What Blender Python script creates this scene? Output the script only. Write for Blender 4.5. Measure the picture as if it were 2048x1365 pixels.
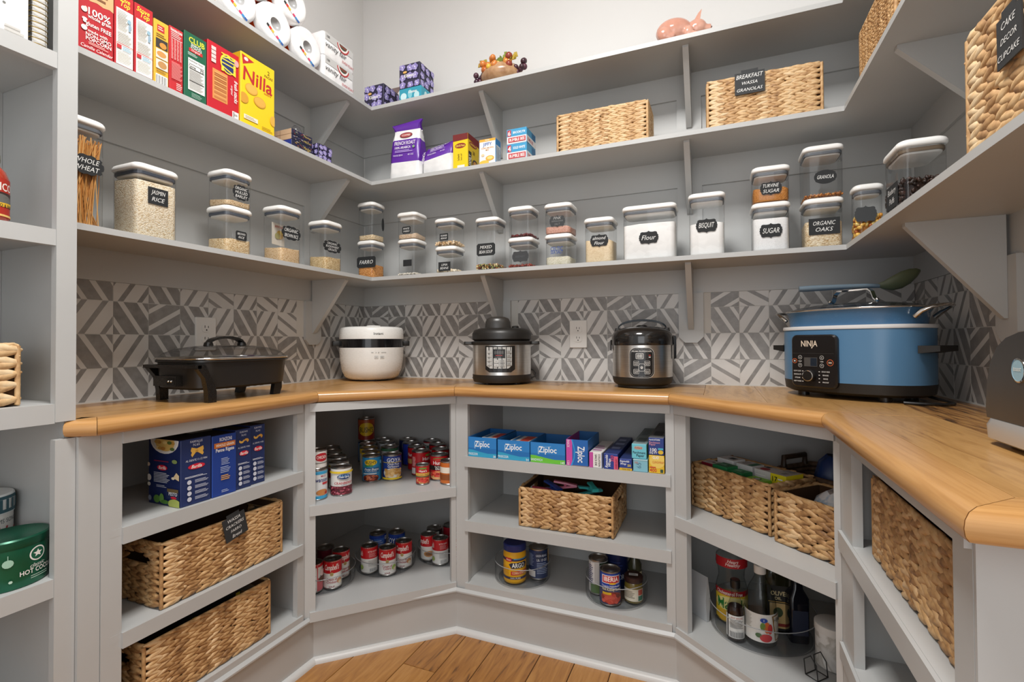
import bpy, math, random
import numpy as np
from mathutils import Vector, Matrix

random.seed(7)
for _o in list(bpy.data.objects): bpy.data.objects.remove(_o)
S = bpy.context.scene
COL = S.collection
PI = math.pi

# ---------------------------------------------------------------- camera
FPX, Y0, YAW, CH, ROLL, PITCH = 985.5666, 672.0046, 0.3936, 1.0758, -0.006, 0.0142
_R = np.array([math.cos(YAW), math.sin(YAW), 0.]); _F = np.array([-math.sin(YAW), math.cos(YAW), 0.]); _Z = np.array([0., 0., 1.])
FW = _F*math.cos(PITCH)+_Z*math.sin(PITCH); _U = -_F*math.sin(PITCH)+_Z*math.cos(PITCH)
RT = _R*math.cos(ROLL)+_U*math.sin(ROLL); UP = _U*math.cos(ROLL)-_R*math.sin(ROLL)
EYE = np.array([0., 0., CH])
cam = bpy.data.cameras.new('camera'); camo = bpy.data.objects.new('camera', cam); COL.objects.link(camo)
cam.sensor_width = 36.0; cam.lens = FPX*36.0/2048.0; cam.shift_y = (Y0-682.5)/2048.0
cam.clip_start = 0.02; cam.clip_end = 50
camo.matrix_world = Matrix(((RT[0], UP[0], -FW[0], 0), (RT[1], UP[1], -FW[1], 0), (RT[2], UP[2], -FW[2], CH), (0, 0, 0, 1)))
S.camera = camo

# ---------------------------------------------------------------- light and exposure
S.view_settings.view_transform = 'Standard'; S.view_settings.look = 'None'
S.view_settings.gamma = 1.0; S.view_settings.use_curve_mapping = False
S.view_settings.exposure = 0.34
w = bpy.data.worlds.new('world'); S.world = w; w.use_nodes = True
w.node_tree.nodes['Background'].inputs[0].default_value = (0.96, 0.98, 1.0, 1)
w.node_tree.nodes['Background'].inputs[1].default_value = 0.46
def area(name, loc, target, sx, sy, power, col=(1, 1, 1)):
    l = bpy.data.lights.new(name, 'AREA'); l.shape = 'RECTANGLE'; l.size = sx; l.size_y = sy; l.energy = power; l.color = col
    o = bpy.data.objects.new(name, l); COL.objects.link(o); o.location = loc
    d = Vector(target)-Vector(loc); o.rotation_euler = d.to_track_quat('-Z', 'Y').to_euler(); return o
area('ceiling_lamp', (-0.42, 0.42, 2.98), (-0.42, 0.43, 0), 0.55, 0.55, 44, (1.0, 0.98, 0.95))
area('front_fill', (0.0, -1.15, 1.45), (-0.45, 1.6, 1.05), 1.2, 1.9, 11, (0.96, 0.98, 1.0))  # added unseen fill lamp behind the camera, brightens the front faces
S.cycles.use_denoising = True; S.cycles.max_bounces = 10; S.cycles.transparent_max_bounces = 24; S.cycles.diffuse_bounces = 5
S.cycles.caustics_reflective = False; S.cycles.caustics_refractive = False

# ---------------------------------------------------------------- measured room
XL, YB, XR = -1.6222, 1.9828, 0.6041
XSL, YS, XSR = -1.3786, 1.7389, 0.3603
Z1, Z2, Z3, TK = 1.3639, 1.7812, 2.1089, 0.0154
HC = 0.914
def ray(u, v): return FW+RT*((u-1024)/FPX)-UP*((v-Y0)/FPX)
def at(u, v, z):
    d = ray(u, v); return EYE+d*((z-CH)/d[2])
def apl(u, v, p, n):
    d = ray(u, v); p = np.array([p[0], p[1], 0.]); n = np.array([n[0], n[1], 0.]); return EYE+d*(((p-EYE)@n)/(d@n))
def ax(u, v, x): return apl(u, v, (x, 0), (1, 0))
def ay(u, v, y): return apl(u, v, (0, y), (0, 1))
def pj(x, y, z):
    q = np.array([x, y, z])-EYE; d = q@FW; return 1024+FPX*(q@RT)/d, Y0-FPX*(q@UP)/d
def zat(x, y, v):
    lo, hi = -1., 4.
    for _ in range(50):
        m = (lo+hi)/2
        if pj(x, y, m)[1] > v: lo = m
        else: hi = m
    return lo
def camface(x, y): return math.atan2(-x, y)

# ---------------------------------------------------------------- materials
_M = {}
def lin(c):
    c = c/255.0
    return c/12.92 if c <= 0.04045 else ((c+0.055)/1.055)**2.4
def rgb(h): return (lin(int(h[0:2], 16)), lin(int(h[2:4], 16)), lin(int(h[4:6], 16)), 1.0)
def newmat(name):
    m = bpy.data.materials.new(name); m.use_nodes = True; nt = m.node_tree
    return m, nt, nt.nodes['Principled BSDF']
def nd(nt, t, **k):
    n = nt.nodes.new(t)
    for a, b in k.items(): setattr(n, a, b)
    return n
def P(h, rough=0.5, metal=0.0, coat=0.0):
    """plain material of colour h with faint procedural unevenness of gloss"""
    key = (h, rough, metal, coat)
    if key in _M: return _M[key]
    m, nt, b = newmat('tone_'+h.lower())
    b.inputs['Base Color'].default_value = rgb(h); b.inputs['Metallic'].default_value = metal
    b.inputs['Coat Weight'].default_value = coat; b.inputs['Coat Roughness'].default_value = 0.08
    n = nd(nt, 'ShaderNodeTexNoise'); n.inputs['Scale'].default_value = 25
    r = nd(nt, 'ShaderNodeMapRange'); r.inputs[3].default_value = max(0.02, rough-0.06); r.inputs[4].default_value = rough+0.06
    nt.links.new(n.outputs[0], r.inputs[0]); nt.links.new(r.outputs[0], b.inputs['Roughness'])
    _M[key] = m; return m
def noise_mat(name, stops, scale=(1, 1, 1), nscale=8, detail=4, rough=0.5, bump=0.0, bscale=None, coat=0.0, metal=0.0, distort=0.0, rand=False, turn=0.0):
    m, nt, b = newmat(name)
    tc = nd(nt, 'ShaderNodeTexCoord'); mp = nd(nt, 'ShaderNodeMapping'); mp.inputs['Scale'].default_value = scale
    if turn:
        m0 = nd(nt, 'ShaderNodeMapping'); m0.inputs['Rotation'].default_value = (0, 0, -turn); nt.links.new(tc.outputs['Object'], m0.inputs[0]); nt.links.new(m0.outputs[0], mp.inputs[0])
    else: nt.links.new(tc.outputs['Object'], mp.inputs[0])
    n = nd(nt, 'ShaderNodeTexNoise'); n.inputs['Scale'].default_value = nscale; n.inputs['Detail'].default_value = detail; n.inputs['Distortion'].default_value = distort
    nt.links.new(mp.outputs[0], n.inputs[0])
    cr = nd(nt, 'ShaderNodeValToRGB'); e = cr.color_ramp.elements
    while len(e) < len(stops): e.new(0.5)
    for i, (p, h) in enumerate(stops): e[i].position = p; e[i].color = rgb(h)
    src = n.outputs[0]
    if rand:
        oi = nd(nt, 'ShaderNodeObjectInfo'); ge = nd(nt, 'ShaderNodeNewGeometry')
        ma = nd(nt, 'ShaderNodeMath', operation='MULTIPLY_ADD'); ma.inputs[1].default_value = rand; 
        sb = nd(nt, 'ShaderNodeMath', operation='SUBTRACT'); sb.inputs[1].default_value = 0.5
        nt.links.new((ge.outputs['Random Per Island'] if rand > 0 else oi.outputs['Random']), sb.inputs[0]); nt.links.new(sb.outputs[0], ma.inputs[0])
        if rand < 0: ma.inputs[1].default_value = -rand
        nt.links.new(src, ma.inputs[2]); src = ma.outputs[0]
        if rand < 0:
            ad = nd(nt, 'ShaderNodeVectorMath', operation='ADD'); sc = nd(nt, 'ShaderNodeVectorMath', operation='SCALE'); sc.inputs['Scale'].default_value = 17
            cb = nd(nt, 'ShaderNodeCombineXYZ')
            for k in range(3): nt.links.new(oi.outputs['Random'], cb.inputs[k])
            nt.links.new(cb.outputs[0], sc.inputs[0]); nt.links.new(mp.outputs[0], ad.inputs[0]); nt.links.new(sc.outputs[0], ad.inputs[1]); nt.links.new(ad.outputs[0], n.inputs[0])
    nt.links.new(src, cr.inputs[0]); nt.links.new(cr.outputs[0], b.inputs['Base Color'])
    b.inputs['Roughness'].default_value = rough; b.inputs['Coat Weight'].default_value = coat; b.inputs['Coat Roughness'].default_value = 0.15; b.inputs['Metallic'].default_value = metal
    if bump:
        n2 = n
        if bscale:
            n2 = nd(nt, 'ShaderNodeTexNoise'); n2.inputs['Scale'].default_value = bscale; nt.links.new(mp.outputs[0], n2.inputs[0])
        bp = nd(nt, 'ShaderNodeBump'); bp.inputs['Strength'].default_value = bump; bp.inputs['Distance'].default_value = 0.002
        nt.links.new(n2.outputs[0], bp.inputs['Height']); nt.links.new(bp.outputs[0], b.inputs['Normal'])
    return m
def grain_mat(name, a, bcol, c, scale, rough=0.8, bump=0.6):
    """speckled fill: voronoi cells coloured at random between three tones"""
    m, nt, b = newmat(name)
    tc = nd(nt, 'ShaderNodeTexCoord'); mp = nd(nt, 'ShaderNodeMapping'); mp.inputs['Scale'].default_value = (1, 1, 1.5)
    nt.links.new(tc.outputs['Object'], mp.inputs[0])
    v = nd(nt, 'ShaderNodeTexVoronoi'); v.inputs['Scale'].default_value = scale; nt.links.new(mp.outputs[0], v.inputs[0])
    sx = nd(nt, 'ShaderNodeSeparateColor'); nt.links.new(v.outputs['Color'], sx.inputs[0])
    cr = nd(nt, 'ShaderNodeValToRGB'); e = cr.color_ramp.elements; e.new(0.5)
    for i, (p, h) in enumerate(((0.0, c), (0.35, a), (1.0, bcol))): e[i].position = p; e[i].color = rgb(h)
    nt.links.new(sx.outputs[0], cr.inputs[0]); nt.links.new(cr.outputs[0], b.inputs['Base Color']); b.inputs['Roughness'].default_value = rough
    bp = nd(nt, 'ShaderNodeBump'); bp.inputs['Strength'].default_value = bump; bp.inputs['Distance'].default_value = 0.002; bp.invert = True
    nt.links.new(v.outputs['Distance'], bp.inputs['Height']); nt.links.new(bp.outputs[0], b.inputs['Normal'])
    return m
def clear_mat(name, tint=(0.975, 0.98, 0.982), edge=0.8, gloss=0.05, ior=1.45):
    """thin clear plastic or glass: transparent sheet with a glossy skin, denser at grazing angles"""
    m = bpy.data.materials.new(name); m.use_nodes = True; nt = m.node_tree; nt.nodes.clear()
    out = nd(nt, 'ShaderNodeOutputMaterial'); mix = nd(nt, 'ShaderNodeMixShader'); tr = nd(nt, 'ShaderNodeBsdfTransparent'); gl = nd(nt, 'ShaderNodeBsdfGlossy')
    gl.inputs['Roughness'].default_value = gloss; f0 = ((ior-1)/(ior+1))**2
    lw = nd(nt, 'ShaderNodeLayerWeight'); lw.inputs[0].default_value = 0.5
    pw = nd(nt, 'ShaderNodeMath', operation='POWER'); pw.inputs[1].default_value = 4.0; nt.links.new(lw.outputs['Facing'], pw.inputs[0])
    fr = nd(nt, 'ShaderNodeMapRange'); fr.inputs[3].default_value = f0; fr.inputs[4].default_value = 0.6; nt.links.new(pw.outputs[0], fr.inputs[0])
    cr = nd(nt, 'ShaderNodeValToRGB'); cr.color_ramp.elements[0].position = 0.6; cr.color_ramp.elements[0].color = (*tint, 1); cr.color_ramp.elements[1].color = (tint[0]*edge, tint[1]*edge, tint[2]*edge, 1)
    nt.links.new(lw.outputs['Facing'], cr.inputs[0]); nt.links.new(cr.outputs[0], tr.inputs[0])
    nt.links.new(fr.outputs[0], mix.inputs[0]); nt.links.new(tr.outputs[0], mix.inputs[1]); nt.links.new(gl.outputs[0], mix.inputs[2]); nt.links.new(mix.outputs[0], out.inputs[0])
    return m
GREY = noise_mat('grey_satin_paint', ((0.3, 'B4B5B4'), (0.7, 'BABBBA')), nscale=3, rough=0.42, bump=0.06, bscale=60)
WALLP = noise_mat('white_wall_paint', ((0.3, 'D4D3D1'), (0.7, 'D8D7D5')), nscale=2, rough=0.85, bump=0.05, bscale=90)
TILE_L = noise_mat('tile_glaze_pale', ((0.3, 'C6C4C1'), (0.7, 'CDCBC8')), nscale=14, rough=0.35, rand=-0.2)
TILE_D = noise_mat('tile_glaze_dark', ((0.25, '7C7A78'), (0.5, '888684'), (0.8, '969492')), nscale=45, detail=6, rough=0.4, rand=-0.3)
GROUT = P('C9C7C2', 0.9)
def wood(name, stops, sc, rnd):
    return noise_mat(name, stops, scale=sc, nscale=5.5, detail=6, rough=0.34, bump=0.12, coat=0.25, distort=1.2, rand=rnd)
CT = ((0.20, '3E2C1C'), (0.33, '906437'), (0.46, 'B0834C'), (0.66, 'C0935A'), (0.88, '9C7040'))
WOOD_Y = wood('oak_counter_lengthwise', CT, (9, 1, 9), -0.35)
WOOD_X = wood('oak_counter_crosswise', CT, (1, 9, 9), -0.35)
def nose_mat(turn): return noise_mat('oak_nosing', ((0.2, 'A0713C'), (0.42, 'B98850'), (0.6, 'C4945C'), (0.85, 'B07E46')), scale=(1.5, 40, 40), nscale=3.5, detail=6, rough=0.32, bump=0.08, coat=0.25, rand=-0.12, turn=turn, distort=0.4)
FLOORW = wood('rustic_floor_oak', ((0.14, '5A3A20'), (0.26, '966432'), (0.5, 'AC783E'), (0.75, 'BA884E'), (0.92, '986634')), (10, 1.1, 10), -0.35)
STEEL = noise_mat('brushed_steel', ((0.3, 'CCC9C4'), (0.7, 'DEDBD7')), scale=(1, 1, 60), nscale=10, rough=0.28, metal=1.0)
CHROME = P('D8D6D2', 0.1, 1.0)
TIN = P('B9B7B4', 0.3, 1.0)
TIND = P('8E8C89', 0.35, 1.0)
CLEAR = clear_mat('clear_plastic')
CLEARD = clear_mat('clear_acrylic_tray', (0.95, 0.955, 0.96), 0.7)
GLASS = clear_mat('smoked_lid_glass', (0.86, 0.87, 0.88), 0.6, 0.04, 1.7)
LIDW = P('F0EFEC', 0.35)
PLUG = P('DCDBD8', 0.5)
GASK = P('5C6066', 0.5)
BLACK = P('161515', 0.3)
BLACKM = P('1C1A18', 0.5)
CHALK = P('1E2022', 0.75)
WEAVE = noise_mat('water_hyacinth_pale', ((0.05, '8A6440'), (0.3, 'BA9264'), (0.55, 'D2AF80'), (0.85, 'DFC6A0')), nscale=60, detail=3, rough=0.6, rand=0.55, bump=0.3)
WEAVED = noise_mat('water_hyacinth_tan', ((0.05, '74502E'), (0.3, 'A67C4E'), (0.55, 'C49C6A'), (0.85, 'D6B488')), nscale=60, detail=3, rough=0.6, rand=0.6, bump=0.3)
RATTAN = noise_mat('dark_rattan', ((0.2, '3C2A1C'), (0.6, '6B5644'), (0.9, '8E7B68')), nscale=60, rough=0.6, rand=0.5)
LINER = P('4A3018', 0.9)

# ---------------------------------------------------------------- mesh helpers
class MB:
    def __init__(s): s.v = []; s.f = []; s.k = []; s.mats = []
    def mi(s, m):
        if m not in s.mats: s.mats.append(m)
        return s.mats.index(m)
    def add(s, verts, faces, m):
        b = len(s.v); k = s.mi(m); s.v.extend(tuple(map(float, q)) for q in verts)
        for f in faces: s.f.append(tuple(i+b for i in f)); s.k.append(k)
        return s
    def box(s, x0, x1, y0, y1, z0, z1, m, ms=None):
        v = [(x0, y0, z0), (x1, y0, z0), (x1, y1, z0), (x0, y1, z0), (x0, y0, z1), (x1, y0, z1), (x1, y1, z1), (x0, y1, z1)]
        fs = [(0, 3, 2, 1), (4, 5, 6, 7), (0, 1, 5, 4), (1, 2, 6, 5), (2, 3, 7, 6), (3, 0, 4, 7)]
        if ms is None: return s.add(v, fs, m)
        b = len(s.v); s.v.extend(v)
        for f, q in zip(fs, ms): s.f.append(tuple(i+b for i in f)); s.k.append(s.mi(q))
        return s
    def loft(s, loops, m, c0=True, c1=True, ms=None):
        n = len(loops[0]); v = [p for l in loops for p in l]; fs = []; b = len(s.v); s.v.extend(tuple(map(float, q)) for q in v)
        for j in range(len(loops)-1):
            k = s.mi(ms[j] if ms else m)
            for i in range(n):
                i2 = (i+1) % n; s.f.append((b+j*n+i, b+j*n+i2, b+(j+1)*n+i2, b+(j+1)*n+i)); s.k.append(k)
        if c0: s.f.append(tuple(b+i for i in reversed(range(n)))); s.k.append(s.mi(ms[0] if ms else m))
        if c1: s.f.append(tuple(b+(len(loops)-1)*n+i for i in range(n))); s.k.append(s.mi(ms[-1] if ms else m))
        return s
    def lathe(s, prof, m, n=28, c=(0, 0), c0=True, c1=True, ms=None, sy=1.0):
        loops = [[(c[0]+r*math.cos(2*PI*i/n), c[1]+sy*r*math.sin(2*PI*i/n), z) for i in range(n)] for r, z in prof]
        return s.loft(loops, m, c0, c1, ms)
    def tube(s, path, r, m, n=8, closed=False, caps=True):
        path = [Vector(p) for p in path]; N = len(path); rs = r if isinstance(r, (list, tuple)) else [r]*N
        loops = []; prev = None
        for i, p in enumerate(path):
            if closed: t = path[(i+1) % N]-path[i-1]
            else: t = path[min(i+1, N-1)]-path[max(i-1, 0)]
            t.normalize()
            if prev is None:
                a = Vector((0, 0, 1)) if abs(t.z) < 0.9 else Vector((1, 0, 0)); nrm = (a-t*a.dot(t)).normalized()
            else: nrm = (prev-t*prev.dot(t)).normalized()
            prev = nrm; bn = t.cross(nrm)
            loops.append([p+nrm*(rs[i]*math.cos(2*PI*k/n))+bn*(rs[i]*math.sin(2*PI*k/n)) for k in range(n)])
        if closed: loops.append(loops[0]); return s.loft(loops, m, False, False)
        return s.loft(loops, m, caps, caps)
    def prism(s, poly, z0, z1, m):
        return s.loft([[(x, y, z0) for x, y in poly], [(x, y, z1) for x, y in poly]], m)
    def slab(s, poly3, nrm, t, m):
        q = [tuple(np.array(p)+np.array(nrm)*t) for p in poly3]
        return s.loft([poly3, q], m)
    def ball(s, c, r, m, n=10, k=6, sc=(1, 1, 1)):
        return s.loft([[(c[0]+sc[0]*r*math.sin(PI*j/k)*math.cos(2*PI*i/n), c[1]+sc[1]*r*math.sin(PI*j/k)*math.sin(2*PI*i/n), c[2]-sc[2]*r*math.cos(PI*j/k)) for i in range(n)] for j in [0.12]+list(range(1, k))+[k-0.12]], m)
    def build(s, name, parent=None, smooth=0.6, loc=None, rz=None, kind=None, label=None):
        me = bpy.data.meshes.new(name); me.from_pydata(s.v, [], s.f)
        for m in s.mats: me.materials.append(m)
        if len(s.mats) > 1: me.polygons.foreach_set('material_index', s.k)
        if smooth:
            me.polygons.foreach_set('use_smooth', [True]*len(me.polygons)); me.set_sharp_from_angle(angle=smooth)
        me.update()
        o = bpy.data.objects.new(name, me); COL.objects.link(o)
        if parent is not None: o.parent = parent
        if loc is not None: o.location = loc
        if rz is not None: o.rotation_euler = (0, 0, rz)
        if kind: o['kind'] = kind
        if label: o['label'] = label
        return o
def rr(w, d, r, z, n=4, cx=0., cy=0.):
    r = min(r, w/2-1e-5, d/2-1e-5); out = []
    for sx, sy, a0 in ((1, -1, -PI/2), (1, 1, 0), (-1, 1, PI/2), (-1, -1, PI)):
        for i in range(n+1):
            a = a0+PI/2*i/n; out.append((cx+sx*(w/2-r)+r*math.cos(a), cy+sy*(d/2-r)+r*math.sin(a), z))
    return out
def ell(a, b, z, n=40, cx=0., cy=0., p=2.0):
    out = []
    for i in range(n):
        t = 2*PI*i/n; c, s_ = math.cos(t), math.sin(t)
        out.append((cx+a*math.copysign(abs(c)**(2/p), c), cy+b*math.copysign(abs(s_)**(2/p), s_), z))
    return out
def T(name, label, cat, loc=(0, 0, 0), rz=0., group=None):
    o = bpy.data.objects.new(name, None); COL.objects.link(o); o.empty_display_size = 0.05
    o.location = tuple(map(float, loc)); o.rotation_euler = (0, 0, rz); o['label'] = label; o['category'] = cat
    if group: o['group'] = group
    return o
def tag(o, label, cat, group=None):
    o['label'] = label; o['category'] = cat
    if group: o['group'] = group
    return o
def struct(o): o['kind'] = 'structure'; return o

# ---------------------------------------------------------------- flat print (lettering, patterns) laid on a face
_TC = {}
def tgeo(s, bold=False, ital=False):
    key = (s, bold, ital)
    if key in _TC: return _TC[key]
    cu = bpy.data.curves.new('lettering', 'FONT'); cu.body = s; cu.resolution_u = 2; cu.shear = 0.28 if ital else 0.0; cu.offset = 0.014 if bold else 0.0
    ob = bpy.data.objects.new('lettering', cu); me = bpy.data.meshes.new_from_object(ob)
    v = np.array([q.co[:2] for q in me.vertices]) if len(me.vertices) else np.zeros((1, 2)); f = [tuple(p.vertices) for p in me.polygons]
    bpy.data.objects.remove(ob); bpy.data.curves.remove(cu); bpy.data.meshes.remove(me)
    lo, hi = v.min(0), v.max(0); v = (v-(lo+hi)/2)/0.73
    _TC[key] = (v, f, (hi-lo)/0.73); return _TC[key]
def clipx(poly, x, keep_less):
    out = []
    for i in range(len(poly)):
        a, b = poly[i], poly[(i+1) % len(poly)]
        ia = (a[0] <= x) if keep_less else (a[0] >= x); ib = (b[0] <= x) if keep_less else (b[0] >= x)
        if ia: out.append(a)
        if ia != ib:
            t = (x-a[0])/(b[0]-a[0]); out.append((x, a[1]+t*(b[1]-a[1])))
    return out
class Print:
    """su, sv: metres per unit of u and v on the face; u to the right, v up"""
    def __init__(s, su, sv): s.su = su; s.sv = sv; s.it = []
    def run(s, specs):
        for e in specs: getattr(s, '_'+e[0])(*e[1:])
        return s
    def _r(s, u0, v0, u1, v1, c): s.it.append(([(u0, v0), (u1, v0), (u1, v1), (u0, v1)], None, c))
    def _p(s, pts, c): s.it.append((list(pts), None, c))
    def _e(s, u, v, ru, rv, c, n=20): s.it.append(([(u+ru*math.cos(2*PI*i/n), v+rv*math.sin(2*PI*i/n)) for i in range(n)], None, c))
    def _c(s, u, v, rm, c, n=16): s._e(u, v, rm/s.su, rm/s.sv, c, n)
    def _lines(s, u0, v0, u1, v1, n, c, fill=0.45):
        for i in range(n):
            h = (v1-v0)/n; y = v1-h*(i+1)+h*(1-fill)/2; ue = u0+(u1-u0)*(0.75+0.25*((i*37) % 10)/10); s._r(u0, y, ue, y+h*fill, c)
    def _t(s, u, v, h, txt, c, o='', mw=None, rot=0.):
        vv, ff, ext = tgeo(txt, 'b' in o, 'i' in o); hm = h*s.sv; wm = ext[0]*hm; sx = 1.0
        lim = (mw*s.su if 'v' not in o else mw*s.sv) if mw else None
        if lim and wm > lim: sx = lim/wm
        x = vv[:, 0]*hm*sx; y = vv[:, 1]*hm
        if 'v' in o: x, y = y, -x
        if 'V' in o: x, y = -y, x
        if rot: x, y = x*math.cos(rot)-y*math.sin(rot), x*math.sin(rot)+y*math.cos(rot)
        s.it.append((list(zip(u+x/s.su, v+y/s.sv)), ff, c))
    def build(s, name, fn, parent, off=0.0004, step=0.00012, strip=None, rough=0.5, clip=False):
        mb = MB(); sw = lambda q: [(y, x) for x, y in q]
        for k, (pts, ff, c) in enumerate(s.it):
            if clip and ff is None:
                pts = clipx(clipx(pts, 0.004, False), 0.996, True); pts = sw(clipx(clipx(sw(pts), 0.004, False), 0.996, True)) if len(pts) > 2 else pts
                if len(pts) < 3: continue
            o = off+step*min(k, 14)+0.00002*k; m = P(c, rough) if isinstance(c, str) else c
            if ff is not None: mb.add([fn(u, v, o) for u, v in pts], ff, m); continue
            us = [q[0] for q in pts]
            if strip and max(us)-min(us) > strip:
                lo, hi = min(us), max(us); n = int((hi-lo)/strip)+1
                for i in range(n):
                    q = clipx(clipx(pts, lo+(hi-lo)*i/n, False), lo+(hi-lo)*(i+1)/n, True)
                    if len(q) > 2: mb.add([fn(u, v, o) for u, v in q], [tuple(range(len(q)))], m)
            else: mb.add([fn(u, v, o) for u, v in pts], [tuple(range(len(pts)))], m)
        return mb.build(name, parent, smooth=None)
def face_fn(face, w, d, h):
    if face == 'front': return lambda u, v, o: ((u-0.5)*w, -d/2-o, v*h)
    if face == 'back': return lambda u, v, o: ((0.5-u)*w, d/2+o, v*h)
    if face == 'left': return lambda u, v, o: (-w/2-o, (0.5-u)*d, v*h)
    if face == 'right': return lambda u, v, o: (w/2+o, (u-0.5)*d, v*h)
    return lambda u, v, o: ((u-0.5)*w, (v-0.5)*d, h+o)
def face_dim(face, w, d, h): return (w, h) if face in ('front', 'back') else (d, h) if face in ('left', 'right') else (w, d)
def prints(parent, w, d, h, pr):
    for face, specs in pr.items():
        Print(*face_dim(face, w, d, h)).run(specs).build('printed_'+face, face_fn(face, w, d, h), parent, clip=True)
def carton(name, label, cat, w, d, h, loc, rz, cols, pr=None, group=None, flap=None, openc=None):
    """folded card box; cols: one colour or [bottom, top, front, right, back, left]; flap: colour of a tuck flap on the top; openc: inside colour of a box cut open on top"""
    t = T(name, label, cat, loc, rz, group)
    cs = [cols]*6 if isinstance(cols, str) else cols; ms = [P(c, 0.45) for c in cs]; b = MB(); e = 0.0012
    if openc is None:
        lo = rr(w-2*e, d-2*e, e, 0, 1); 
        v = [rr(w-2*e, d-2*e, e, 0, 1), rr(w, d, e, e, 1), rr(w, d, e, h-e, 1), rr(w-2*e, d-2*e, e, h, 1)]
        n = 8; order = [3, 3, 4, 4, 5, 5, 2, 2]
        base = len(b.v); b.v.extend(p for l in v for p in l)
        for j in range(3):
            for i in range(n):
                i2 = (i+1) % n; b.f.append((base+j*n+i, base+j*n+i2, base+(j+1)*n+i2, base+(j+1)*n+i)); b.k.append(b.mi(ms[order[i]]))
        b.f.append(tuple(base+i for i in reversed(range(n)))); b.k.append(b.mi(ms[0])); b.f.append(tuple(base+3*n+i for i in range(n))); b.k.append(b.mi(ms[1]))
    else:
        i_ = P(openc, 0.8); t_ = 0.0018
        b.box(-w/2, w/2, -d/2, d/2, 0, t_, i_)
        b.box(-w/2, w/2, -d/2, -d/2+t_, t_, h, ms[2]); b.box(-w/2, w/2, d/2-t_, d/2, t_, h, ms[4])
        b.box(-w/2, -w/2+t_, -d/2+t_, d/2-t_, t_, h, ms[5]); b.box(w/2-t_, w/2, -d/2+t_, d/2-t_, t_, h, ms[3])
    b.build('body', t, smooth=None)
    if flap: MB().box(-w/2+0.001, w/2-0.001, -d/2+0.0015, d*0.1, h, h+0.0008, P(flap, 0.5)).build('flap', t, smooth=None)
    if pr: prints(t, w, d, h, pr)
    return t
# ================================================================ room shell
def offp(pts, d):
    """parallel polyline, d metres to the left of travel, mitred"""
    pts = [np.array(p, float) for p in pts]; ns = []
    for a, b in zip(pts, pts[1:]):
        t = (b-a)/np.linalg.norm(b-a); ns.append((np.array([-t[1], t[0]]), t))
    out = [pts[0]+ns[0][0]*d]
    for i in range(1, len(pts)-1):
        (n1, t1), (n2, t2) = ns[i-1], ns[i]; M = np.array([t1, -t2]).T
        k = np.linalg.solve(M, (pts[i]+n2*d)-(pts[i]+n1*d)); out.append(pts[i]+n1*d+t1*k[0])
    out.append(pts[-1]+ns[-1][0]*d); return out
YN = -1.25
def wall(name, x0, x1, y0, y1, z1=3.0): return struct(MB().box(x0, x1, y0, y1, 0, z1, WALLP).build(name, smooth=None))
wl = wall('wall_left', XL-0.1, XL, YN, YB+0.1); wb = wall('wall_back', XL, XR, YB, YB+0.1); wr = wall('wall_right', XR, XR+0.1, YN, YB+0.1)
struct(MB().box(XL-0.1, XR+0.1, YN, YB+0.1, 3.0, 3.08, WALLP).build('ceiling', smooth=None))
# panelled lower walls: flat field, rails under each shelf, stiles behind the brackets
FT, RTK = 0.003, 0.012
LBY, BX1, BX2, RBY = 1.632, -0.866, -0.088, 1.408
YPOST = 0.6237
def wbox(side, a0, a1, z0, z1, n0, n1, m=GREY):
    """box on a wall: a along the wall, n out of the wall"""
    b = MB()
    if side == 'L': return b.box(XL+n0, XL+n1, a0, a1, z0, z1, m)
    if side == 'B': return b.box(a0, a1, YB-n1, YB-n0, z0, z1, m)
    return b.box(XR-n1, XR-n0, a0, a1, z0, z1, m)
WALLS = {'L': (wl, YPOST, YB), 'B': (wb, XL+RTK, XR-RTK), 'R': (wr, 0.45, YB)}
ZR = {1: (1.259, Z1-TK), 2: (1.662, Z2-TK), 3: (2.0, Z3-TK)}
for sd, (wo, a0, a1) in WALLS.items():
    wbox(sd, a0, a1, ZR[1][0], Z3-TK, 0, FT).build('panel', wo, None)
    for k in (1, 2, 3): wbox(sd, a0, a1, ZR[k][0], ZR[k][1], FT, RTK).build('rail', wo, None)
def stile(sd, c):
    wo = WALLS[sd][0]; hw = 0.044
    for zz0, zz1 in ((Z1, ZR[2][0]), (Z2, ZR[3][0])): wbox(sd, c-hw, c+hw, zz0, zz1, FT, RTK).build('stile', wo, None)
    zb = 1.072; pts = [(-hw, ZR[1][0]), (-hw, zb+0.022), (-hw+0.022, zb), (hw-0.022, zb), (hw, zb+0.022), (hw, ZR[1][0])]
    n0, n1 = 0.0005, 0.02
    if sd == 'L': lo = [[(XL+n, c+a, z) for a, z in pts] for n in (n0, n1)]
    elif sd == 'B': lo = [[(c+a, YB-n, z) for a, z in pts] for n in (n0, n1)]
    else: lo = [[(XR-n, c+a, z) for a, z in pts] for n in (n0, n1)]
    MB().loft(lo, GREY).build('backing_plate', wo, None)
stile('L', LBY); stile('B', BX1); stile('B', BX2); stile('R', RBY)
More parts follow.
